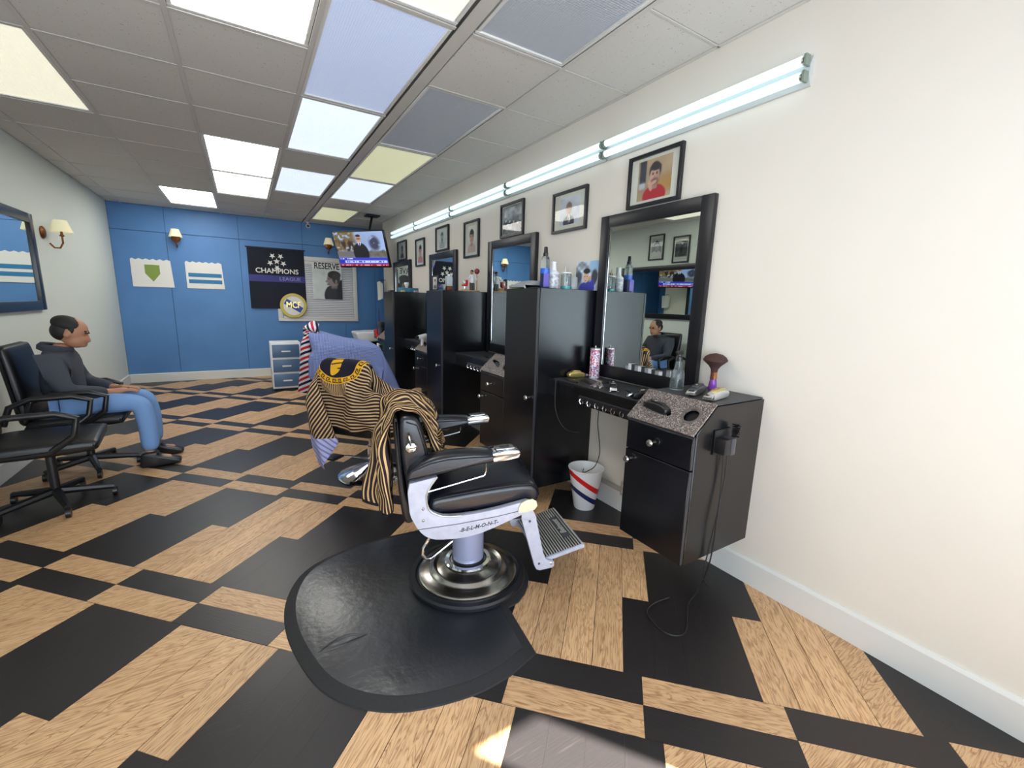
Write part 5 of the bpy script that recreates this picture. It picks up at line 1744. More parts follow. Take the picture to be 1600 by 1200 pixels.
for i, (x, y, rz) in enumerate(((1.79, 4.76, 80), (1.86, 4.74, 78), (1.94, 4.76, 84))):
    clipper('hair_clipper', ['hair clipper with its lead hanging, at the front of the third counter', 'silver hair clipper at the tray end of the third counter', 'dark hair clipper leaning across the third counter'][i], (x, y, CT), rz, ['plastic', 'silver', 'grey_plastic'][i], ['plastic', 'silver', 'plastic'][i], .15)
t = thing('hair_dryer', 'white hair dryer standing in the third tray', 'hair dryer', (1.655, 4.60, .90), math.radians(20))
MB().tube([(0, 0, 0), (.0, 0, .08)], [.016, .018], 12).build('handle', M['white_plastic'], t)
MB().tube([(-.06, 0, .09), (.05, 0, .10)], [.022, .032], 16).build('barrel', M['white_plastic'], t)
MB().tube([(-.085, 0, .088), (-.06, 0, .09)], [.018, .022], 14).build('nozzle', M['plastic'], t)
cable('power_cable', 'pale looped cord hanging at the third counter edge', [(1.745, 4.86, .90), (1.735, 4.84, .82), (1.735, 4.80, .74), (1.735, 4.74, .72), (1.735, 4.70, .76), (1.735, 4.68, .73)], .003, 'silver')
# ------------------------------------------------------------------ farthest station: wash basin, radio, red holster
t = thing('wash_basin', 'white ceramic shampoo basin on a black stand by the blue back wall', 'basin', (1.78, 7.45, 0))
pillow([(-.26, .80), (-.22, .72), (-.10, .70), (.14, .72), (.24, .78), (.26, .83), (.20, .86), (-.20, .86), (-.27, .845)], -.22, .22, M['ceramic'], 'bowl', t, r=.03)
MB().lathe([(0, .862), (.17, .862), (.18, .866), (.17, .870), (.15, .864), (0, .863)], (0, 0, 0), 28).build('rim', M['ceramic'], t)
MB().box((-.12, -.16, 0), (.24, .16, .71), bev=.006).build('stand', M['blk'], t)
MB().tube([(.20, 0, .86), (.20, 0, .95), (.17, 0, .97), (.12, 0, .95)], .010, 10).build('tap', M['chrome'], t)
t = thing('radio', 'black radio with a thin raised antenna at the farthest station', 'radio', (1.78, 6.62, .93))
MB().box((-.07, -.11, .045), (.09, .11, .13), bev=.006).build('case', M['plastic'], t)
MB().box((-.06, -.10, -.032), (.08, .10, .045), bev=.004).build('stand', M['plastic'], t)
MB().tube([(-.04, .10, .12), (-.045, .10, .32)], .008, 8).build('antenna', M['navy'], t)
t = thing('holster', 'red clipper holster hanging at the farthest station', 'holster', (1.66, 6.60, .90))
MB().tube([(0, 0, .05), (.0, .0, -.02), (.02, -.02, -.06)], [.026, .024, .03], 12).build('pouch', M['red'], t)
t = thing('paper_packet', 'white paper packet pinned on the farthest drawer cabinet front', 'packet', (1.571, 6.18, .70))
MB().box((-.004, -.05, -.08), (.006, .05, .08), bev=.002).build('packet', M['paper'], t)
t = thing('paper_towels', 'hanging pack of white paper towels at the end of the mirror wall', 'paper towels', (2.06, 7.70, 1.55))
for i in range(4):
    MB().box((-.06 + .012 * i, -.09 - .006 * i, -.17 + .01 * i), (-.052 + .012 * i, .09 - .004 * i, .14 - .008 * i), bev=.003, mtx=rot('X', 3 * i - 4)).build('towel', M['paper'], t)
MB().tube([(-.03, 0, .10), (-.03, 0, .16), (.06, 0, .17)], .006, 6).build('peg', M['plastic'], t)
# low storage at the far left
t = thing('storage_cart', 'low white and blue plastic drawer cart against the far left of the back wall', 'cart', (.48, 7.4, 0))
MB().box((-.20, -.18, .03), (.20, .18, .72), bev=.006).build('shell', M['white_plastic'], t)
for i in range(3):
    d = MB().box((-.18, -.195, .06 + i * .22), (.18, -.17, .25 + i * .22), bev=.006).build('drawer', mat('smoky_blue_drawer', (74, 104, 140), .35) if i == 0 else bpy.data.materials['smoky_blue_drawer'], t)
    MB().box((-.06, -.205, .14 + i * .22), (.06, -.194, .16 + i * .22), bev=.003).build('handle', M['white_plastic'], d)
for x_ in (-.16, .16):
    for y_ in (-.14, .14):
        MB().tube([(x_ - .01, y_, .016), (x_ + .01, y_, .016)], .016, 10).build('caster', M['plastic'], t)

# ------------------------------------------------------------------ draped capes: settled cloth shapes, grid points in millimetres as steps from the point before
CAPE_c1 = (30, 42, [
483,-13,-16,-12,-13,-3,5,16,-13,-19,-21,-14,6,15,28,34,17,1,17,23,-8,-24,-12,3,16,19,17,2,-22,-2,-32,-14,-15,-13,-8,0,0,10,-12,-18,-17,-10,5,17,30,32,20,6,15,22,-29,-21,
-7,19,16,17,10,-12,2,-4,-46,-15,-14,-11,1,-3,-3,3,-10,-12,-12,-13,6,19,30,29,22,12,17,7,-29,-22,-2,17,27,13,-7,1,8,-5,-60,-14,-13,-2,-5,-9,5,3,-9,-5,-13,-15,8,20,29,29,22,
12,15,1,-31,-18,3,19,27,-2,-4,7,14,-7,-70,-14,-15,-5,-7,0,11,6,-4,-22,-1,-14,10,21,27,31,20,9,12,1,-28,-17,8,23,9,-12,15,13,7,-11,-73,-17,-15,-4,-10,7,15,10,-4,-28,0,-9,
11,21,30,25,21,8,7,3,-29,-8,12,13,-16,21,15,10,0,-13,-73,-23,-14,-4,-11,21,14,6,-2,-30,-2,-4,12,23,27,26,15,4,-5,18,-26,-2,11,-15,5,28,15,4,-1,-15,-75,-27,-13,2,-11,5,11,
8,17,-31,-2,0,12,21,32,24,-10,2,22,9,-20,0,-13,4,7,22,1,6,15,-18,-79,-27,-14,12,-2,-10,19,9,8,-29,1,1,10,19,31,28,-3,-8,22,6,-13,-17,-11,3,20,25,-3,5,12,-26,-72,-29,-14,7,
20,-15,9,11,5,-24,9,-4,9,21,22,31,4,-7,18,-4,-15,-19,-9,6,23,29,11,4,-13,-30,-60,-29,-14,7,26,-9,3,4,4,-15,12,-7,8,19,26,22,9,-1,11,-20,-9,-19,-7,9,25,27,18,-5,-18,-30,
-48,-28,-15,8,26,1,-4,0,-5,8,4,-7,7,17,9,32,13,7,-11,-19,0,-21,-4,12,31,27,7,-6,-22,-21,-44,-22,-17,6,24,2,-4,5,4,-13,4,4,8,11,1,32,17,9,-5,-28,7,-25,-2,19,29,21,7,-8,-19,
-23,-37,-15,-22,5,21,-1,-4,10,11,-14,-1,7,6,3,12,9,24,15,-7,-28,15,-24,1,17,27,10,9,3,-20,-26,-37,-10,-19,1,14,-6,0,20,11,-13,-3,10,6,10,8,-6,31,5,-10,-18,14,-7,-6,15,19,
6,16,4,-19,-29,-26,-9,-20,-1,-1,7,-4,19,11,1,-10,-3,15,11,-18,36,6,1,-6,-5,-19,9,8,13,11,4,20,4,-15,-30,-31,-5,-17,-2,5,0,-5,12,-1,5,16,-15,9,8,8,23,5,-17,10,-17,-2,14,1,
6,5,6,22,3,-14,-29,-27,-16,-8,-2,2,9,-6,19,-2,-10,19,-12,8,16,-3,21,14,-12,-1,-16,9,-6,14,5,-4,6,23,-7,-12,-22,-4,-9,-15,-1,5,-7,5,8,6,-14,5,15,-16,8,-5,21,7,-3,-15,1,21,
5,-15,5,22,11,-17,-1,-12,-9,21,-13,-21,-2,2,4,7,5,-1,-1,4,-3,4,2,-7,11,-17,0,-1,6,11,10,-15,3,7,28,0,-18,-6,-3,25,-13,-21,-1,4,7,6,4,-4,5,-6,6,5,0,-5,-7,-1,1,1,5,9,6,-13,
-1,11,0,7,1,0,-4,19,-17,-13,1,3,4,8,1,-2,-2,4,6,4,-5,1,-7,-2,2,1,2,10,5,-11,-1,5,7,5,3,-2,-2,8,-13,-15,-2,9,10,1,6,0,-12,-3,16,6,0,-10,3,1,2,-5,5,5,0,-1,1,5,8,5,2,-3,-4,
-17,-10,-3,0,10,14,8,-4,-10,5,-10,15,8,3,-14,11,2,0,-5,4,6,0,0,0,0,16,5,0,-4,-8,-31,-5,-3,2,12,8,-6,16,1,-23,9,17,9,5,-18,12,10,-1,-8,5,5,1,-1,0,2,4,16,-2,1,-2,-59,-3,-1,
5,11,-4,14,-16,13,-12,19,14,-1,1,-24,6,27,11,-19,-3,21,6,2,-1,2,3,10,6,-1,-6,-66,-15,5,9,7,10,-19,14,10,-7,23,-7,11,0,-26,15,0,5,12,-13,29,2,0,14,-1,3,9,5,-5,-4,-87,-10,
13,10,-4,13,-10,11,-1,19,-10,18,11,0,-26,4,16,4,-14,13,27,7,-11,-1,27,-1,6,4,-1,-5,-100,-9,13,13,-9,9,1,7,14,-15,13,22,6,-4,-27,1,6,1,11,17,24,6,-12,-12,16,29,3,1,1,-5,
-118,-4,17,14,-7,6,1,10,-6,-4,25,15,4,-11,-30,16,7,6,13,18,17,4,-12,-18,6,28,14,13,2,-6,-136,-9,13,8,18,11,-3,-8,-18,24,10,8,-8,-1,-31,20,12,5,16,23,19,7,-5,-23,5,13,15,
14,28,-7,-149,-10,12,17,33,-25,-16,-10,15,-8,13,1,2,-12,1,25,1,2,5,19,25,12,7,-21,14,-3,11,13,18,29,-155,-10,-10,6,32,-24,-19,12,-8,11,-2,-3,-1,7,12,12,6,3,5,7,18,12,7,23,
-7,-15,11,17,35,12,-168,21,-1,-4,-6,5,-8,-19,18,-15,11,10,5,14,15,12,7,3,5,5,-6,10,7,14,9,-24,3,12,35,17,-166,16,15,9,3,-12,-14,4,-17,16,-4,5,6,4,6,7,6,4,10,15,19,-4,13,
18,-11,3,-26,14,29,5,-140,-1,11,13,19,-2,-11,-5,3,5,9,5,6,5,5,6,5,4,8,10,-1,2,14,-8,-11,9,-2,10,22,-14,-115,-10,15,14,24,-3,10,-11,-5,-6,23,11,8,2,1,2,3,4,8,11,9,7,1,3,
-28,-5,10,12,9,19,-154,23,12,16,0,30,7,-16,-2,6,17,15,6,2,3,-1,4,3,7,10,10,7,8,-16,-11,-20,-16,9,24,6,-136,2,10,9,32,18,6,13,-8,-19,28,22,4,3,8,1,7,7,6,9,10,1,0,6,-14,-24,
-18,-11,8,11,-118,-2,1,10,18,33,4,-9,13,-21,5,29,5,-5,10,7,10,10,9,16,21,27,0,-10,-12,-20,-29,-14,-6,23,-126,14,-5,11,3,24,6,-15,4,1,4,17,13,7,10,22,20,10,8,12,11,3,21,
-13,-28,-41,-14,2,2,3,-129,21,5,9,4,7,25,0,-13,-5,15,20,12,13,10,28,5,6,2,2,5,20,0,-12,-23,-1,-13,-3,-11,-5,1718,-30,-15,-3,21,34,31,11,5,18,27,27,16,2,1,-5,-22,-16,-1,18,
32,12,7,19,25,25,16,13,2,32,-317,-28,-14,4,25,34,30,15,10,22,30,26,15,1,-4,-12,-17,-12,11,20,17,12,11,11,26,26,19,4,23,33,-349,-27,-10,9,28,34,29,15,14,28,32,23,12,0,-10,
-17,-10,-6,12,31,15,4,13,14,18,27,18,13,23,33,-369,-26,-8,16,29,33,27,14,17,30,31,21,10,-3,-15,-16,-8,4,16,32,9,9,12,15,19,29,17,11,22,33,-380,-24,-3,17,29,34,24,12,20,23,
33,19,8,-6,-19,-10,-7,9,20,32,15,8,11,10,32,25,8,6,27,32,-383,-21,1,18,29,33,21,9,20,16,34,21,5,-10,-12,-21,5,10,24,32,11,16,7,22,27,20,-6,13,29,31,-388,-13,3,19,29,27,20,
11,21,11,33,22,4,-5,-20,-18,13,13,23,28,16,17,9,21,32,4,-6,16,29,30,-399,-2,5,19,29,34,22,11,12,8,33,23,4,-9,-9,-20,17,13,13,32,22,17,3,26,32,-18,16,15,26,29,-409,7,5,14,
30,33,17,10,18,13,33,24,7,-13,-11,-11,18,11,11,33,28,6,6,26,27,-13,15,16,26,22,-405,2,8,15,22,31,25,9,18,20,33,24,9,-6,-23,-11,21,11,15,32,27,-3,9,24,25,-4,12,14,26,11,
-391,-5,10,14,12,33,28,14,17,27,32,25,11,-1,-18,-25,21,13,20,24,31,-10,11,23,22,11,5,14,19,12,-384,-13,11,13,6,34,30,16,16,27,35,26,13,-5,-28,-7,21,10,15,25,33,-9,12,19,8,
15,20,11,13,24,-383,-23,12,11,6,34,30,18,14,23,34,29,14,-10,-27,9,20,10,16,12,33,-1,13,4,12,25,21,10,13,22,-374,-29,4,12,9,34,31,18,3,20,34,29,18,-14,-21,34,14,6,12,-2,30,
14,14,-1,14,32,23,12,5,18,-361,-31,-11,12,17,31,33,-1,6,19,32,31,19,-3,-21,32,13,18,9,-19,31,27,14,-3,21,34,20,14,2,11,-352,-35,-16,14,19,30,33,-11,4,21,29,33,15,7,-12,10,
19,30,6,-16,22,28,16,4,26,33,20,14,8,-3,-342,-36,-28,17,17,31,33,-18,14,18,27,29,21,10,-16,12,8,12,21,-15,30,26,19,12,26,34,19,17,6,0,-355,-34,-25,18,17,26,31,1,13,7,24,
31,26,-1,-20,20,10,12,16,-9,29,31,15,12,25,33,21,16,-7,17,-365,-32,-21,17,10,23,29,23,9,1,28,27,20,11,-16,9,25,6,-8,24,25,30,11,11,13,30,27,18,-8,25,-378,-31,-10,-6,10,27,
33,25,3,17,29,24,23,14,-16,-17,24,21,13,21,31,30,-11,12,23,18,31,4,14,27,-396,-31,-20,1,14,29,32,26,13,16,18,31,24,13,-12,-31,32,20,13,22,32,30,-12,12,18,34,29,11,10,27,
-411,-29,-6,-14,17,28,33,24,7,12,29,31,24,2,3,-29,33,21,7,22,29,31,-11,14,25,32,21,17,15,25,-416,-9,-23,-15,15,29,32,16,14,16,31,20,23,13,-20,-1,32,17,12,7,33,19,4,14,27,
33,18,16,15,29,-389,-33,-26,-13,16,27,33,23,1,16,30,15,17,13,-16,18,23,17,13,-1,32,19,14,16,27,29,23,9,14,31,-387,-33,-24,-12,17,31,32,5,14,5,33,12,14,16,-19,30,27,15,10,
-5,32,28,10,17,29,34,8,11,18,29,-389,-32,-22,-11,20,33,25,12,-4,22,18,22,18,14,-9,32,8,10,-1,29,20,26,14,15,30,33,17,5,18,24,-399,-27,-19,-8,24,31,23,6,8,26,10,26,9,18,-6,
21,24,12,6,26,11,24,13,12,27,32,13,11,17,26,-404,-29,-12,-6,27,31,26,-4,16,8,33,19,3,20,-18,32,18,13,15,30,13,21,4,22,19,28,16,12,21,25,-414,-27,-9,0,27,32,26,3,-3,27,31,
1,11,20,-18,32,23,12,20,28,18,19,-2,22,29,10,18,14,23,24,-416,-26,-4,2,28,30,1,7,20,30,5,18,13,19,-12,28,20,11,20,28,25,19,1,19,33,11,9,7,25,22,-431,24,-19,9,14,3,27,10,8,
9,32,21,4,20,7,26,17,11,19,24,24,16,14,12,33,24,7,7,-3,20,-439,11,38,-4,-4,15,12,13,10,14,30,11,8,17,31,17,20,13,22,26,18,13,13,21,28,28,10,10,-18,1,-380,-43,-9,6,56,2,-7,
8,17,28,13,22,11,20,30,29,20,12,23,29,24,13,13,16,33,23,13,-1,-3,-11,-370,-17,-26,-21,-10,12,53,6,5,17,31,21,12,18,30,30,20,13,22,32,31,15,13,24,44,14,7,-9,-2,-11,-391,19,
-6,-8,-35,-19,8,33,23,16,32,24,12,22,33,31,21,13,22,30,26,20,3,19,32,24,12,2,-8,-8,-426,35,-6,12,8,-19,-33,-4,34,36,25,23,14,22,32,33,23,12,22,31,32,21,-3,10,30,34,22,5,
-15,-30,-386,-17,5,13,16,22,-23,-34,-5,33,48,27,15,20,33,36,27,14,21,32,34,23,15,-18,8,26,40,17,2,-7,-438,16,-4,9,21,20,-20,-5,-18,18,39,22,14,17,29,38,29,17,20,33,35,26,
31,4,-34,13,14,10,47,10,-466,13,21,-20,21,9,-52,56,8,-45,65,26,19,15,27,44,30,17,21,30,36,20,18,54,1,11,-9,-31,18,31,-421,-34,0,3,21,4,-39,2,43,-35,6,95,24,20,27,36,35,21,
18,30,37,74,8,1,19,11,-6,-3,10,-16,-449,36,-30,9,30,-30,-1,-12,-14,14,7,97,24,18,27,31,29,20,15,27,33,31,74,4,-13,-29,31,14,20,7,-479,15,33,11,-14,10,-40,25,-7,4,54,36,19,
14,25,22,33,22,13,24,34,23,17,6,4,33,25,17,3,3,507,-2,-1,0,0,1,0,3,0,2,2,1,-1,0,-5,-3,-2,4,1,-8,-8,-1,-2,-5,-10,-11,-8,-1,-1,-8,89,-2,-1,1,1,0,1,2,1,1,2,0,0,-2,-3,-3,-2,3,
-5,-8,-2,-1,-2,-5,-10,-11,-6,-3,-7,-8,95,-2,0,1,1,1,1,1,1,1,0,2,-1,-2,-2,-3,-1,-1,-5,-11,-1,2,-2,-7,-9,-10,-6,-5,-8,-8,100,-2,0,1,1,0,2,1,1,-2,1,3,-1,-1,-3,-2,-2,-2,-6,
-10,1,0,-3,-7,-10,-10,-6,-4,-9,-6,102,-2,0,0,1,2,2,0,-2,2,-1,4,-2,-1,-3,-2,-2,-1,-7,-10,-2,1,-4,-8,-10,-10,-2,-6,-7,-5,103,-2,-1,0,1,2,2,-1,-2,3,0,2,-2,-2,-3,-2,1,-2,-6,
-11,-1,-3,-5,-8,-14,-5,-2,-4,-5,-5,102,-2,-1,0,1,1,2,0,-3,4,0,1,-2,-3,-1,-4,3,-2,-9,-8,-2,-6,-5,-11,-10,-4,-1,-3,-5,-5,100,0,-1,0,0,-3,-1,1,3,5,0,0,-2,-2,-5,-1,-5,-3,-1,
-6,-5,-6,-7,-8,-10,-6,-3,-1,-2,-4,99,0,0,0,-3,1,-4,1,5,4,0,0,-2,-1,-5,-4,-7,1,-1,-6,-8,-5,-7,-8,-7,-6,-4,-1,-2,-5,101,0,0,-1,-3,2,-3,0,6,3,-1,1,-2,-4,0,-4,-8,0,-3,-7,-8,
-4,-5,-7,-6,-8,-7,0,-2,-11,109,0,1,-1,-5,2,-1,0,4,4,-2,2,-1,-6,-3,1,-8,-2,-3,-12,-4,-4,-3,-6,-6,-10,-5,-2,-4,-11,111,1,1,-1,-5,0,1,0,2,2,2,2,-2,-5,-10,7,-7,-3,-7,-10,-2,
-4,-2,-5,-10,-9,-4,-3,-5,-9,111,1,2,-1,-5,0,0,0,-3,7,2,2,-2,-5,-12,8,-6,-3,-7,-9,-2,-4,-3,-7,-9,-7,-5,-2,-5,-8,110,-1,3,-2,-3,0,1,-2,-7,8,3,1,0,-6,-13,1,2,0,-6,-10,-5,-1,
-5,-8,-8,-6,-4,-5,-2,-7,108,-4,6,-2,-2,0,1,-10,-3,7,4,-2,1,-8,-11,6,-2,5,-4,-12,-5,-8,-1,-7,-6,-6,-5,-4,-1,-6,103,0,3,-5,3,-4,3,-12,-4,-1,10,3,-5,-3,-13,-8,14,6,-1,-17,-6,
-3,-5,-6,-4,-5,-6,-3,-3,-3,108,-11,5,-3,-2,1,3,-13,-4,0,2,9,-3,-4,-11,-4,6,-19,20,-15,-4,-9,3,-4,-3,-6,-6,-3,-3,-3,101,-7,3,6,-3,-5,3,-16,-7,10,1,9,-5,-6,-11,-12,40,-45,
27,-19,-4,-7,0,-3,-2,-6,-5,-6,-7,3,74,-4,15,7,-12,12,-18,6,-11,13,5,-7,11,-6,-12,-10,20,-17,-4,-4,-2,-12,9,-2,-8,-15,4,-3,-6,5,47,8,-14,13,12,-6,-8,-10,15,-7,3,25,-6,-4,
-10,-24,15,12,-1,-7,-5,-8,11,-1,-8,-9,-7,-4,-1,2,12,6,-1,13,7,2,-9,-5,-7,6,24,13,-7,-2,-15,-6,-8,12,4,-8,-6,7,12,1,-14,4,-6,-16,-10,-4,-4,4,23,6,3,-7,-4,-8,11,13,12,12,1,
-11,-19,-10,-4,8,11,9,-13,8,12,2,-4,-9,-22,-2,0,-11,-33,29,-2,4,6,2,-14,19,0,-3,9,20,5,-4,-4,-26,0,11,-3,24,4,-25,18,4,-3,-4,-22,2,3,-2,-48,1,2,4,7,6,2,3,-9,15,-1,21,10,
-1,-12,-22,21,-7,-2,26,12,-23,8,-1,-10,9,-15,12,-9,0,-72,2,2,4,7,3,1,13,4,-6,6,23,10,0,-11,7,8,-8,-10,27,9,-5,-12,-2,-7,-5,19,-9,2,-7,-92,3,3,5,7,-1,12,5,6,-8,21,14,3,0,
-11,10,6,2,2,4,15,2,3,-13,-9,-5,13,11,-12,-18,-90,-4,4,7,5,9,3,11,4,-4,24,2,6,2,-13,23,-10,4,15,-7,15,0,2,11,-19,-6,16,3,-16,-20,-96,-2,5,8,3,9,6,10,0,21,1,6,9,2,-1,5,6,1,
-2,3,15,5,-6,7,6,-16,10,1,-15,-23,-99,-2,5,9,0,10,9,11,14,2,3,14,3,-1,1,2,6,0,3,7,13,5,-6,1,8,2,2,-5,-14,-25,-102,0,3,11,2,11,23,3,2,1,22,-2,1,-2,3,5,5,4,6,8,6,5,-6,-2,8,
2,1,3,-14,-25,-106,17,-4,7,0,27,-2,4,6,18,1,0,10,-10,8,3,1,4,5,7,6,5,2,-8,8,11,-3,3,-9,-27,-120,34,2,3,10,2,13,4,-9,28,-4,20,-11,8,-10,-1,1,4,12,11,-1,1,1,-3,9,8,0,4,-12,
-16,-112,-1,33,7,-1,-2,24,-7,11,-2,31,-1,-4,-10,-10,1,-1,3,12,17,10,3,-2,-3,-3,8,2,0,-21,-13,-64,-15,-11,4,42,-4,0,-1,9,21,4,0,-2,0,-3,-2,-1,3,11,11,0,4,0,2,-16,6,3,1,7,
-21,-69,12,-4,-9,-5,8,25,-1,-1,16,-2,0,-2,3,5,6,4,0,1,2,2,0,1,5,-10,13,-11,9,13,-30,-46,7,7,-1,-11,3,-3,17,3,-5,17,-10,-1,1,4,5,4,-1,-2,-2,-3,-1,1,24,8,-1,-11,28,-13,-27,
-13,-18,-2,7,1,-6,2,-3,12,8,-12,-9,-1,-2,1,3,4,0,-2,-1,2,3,5,14,16,8,-9,9,37,-18,-56,2,-4,2,-2,-8,4,-7,6,8,-11,3,0,-2,-2,5,0,0,2,2,1,1,2,11,17,-18,13,2,14,34,-101,37,4,
-17,2,-2,10,-17,-9,20,8,5,1,-3,-7,-5,3,-2,1,-2,-3,14,8,-10,14,-18,11,-7,15,7,-66,5,35,-19,4,8,24,-30,-12,5,25,-4,-8,-4,3,7,10,5,3,1,-4,-5,14,-8,-32,-13,8,28,7,5,-65,9,2,
-2,16,11,30,-12,-21,3,12,15,5,0,4,1,-6,-7,-4,-5,-7,5,-7,-2,-21,16,-9,-2,-23,18,5,-24,18,0,-16,28,14,15,-8,-2,6,-12,8,1,1,2,-17,-6,-3,-1,-2,-1,10,4,-11,-6,13,7,-7,-35,])
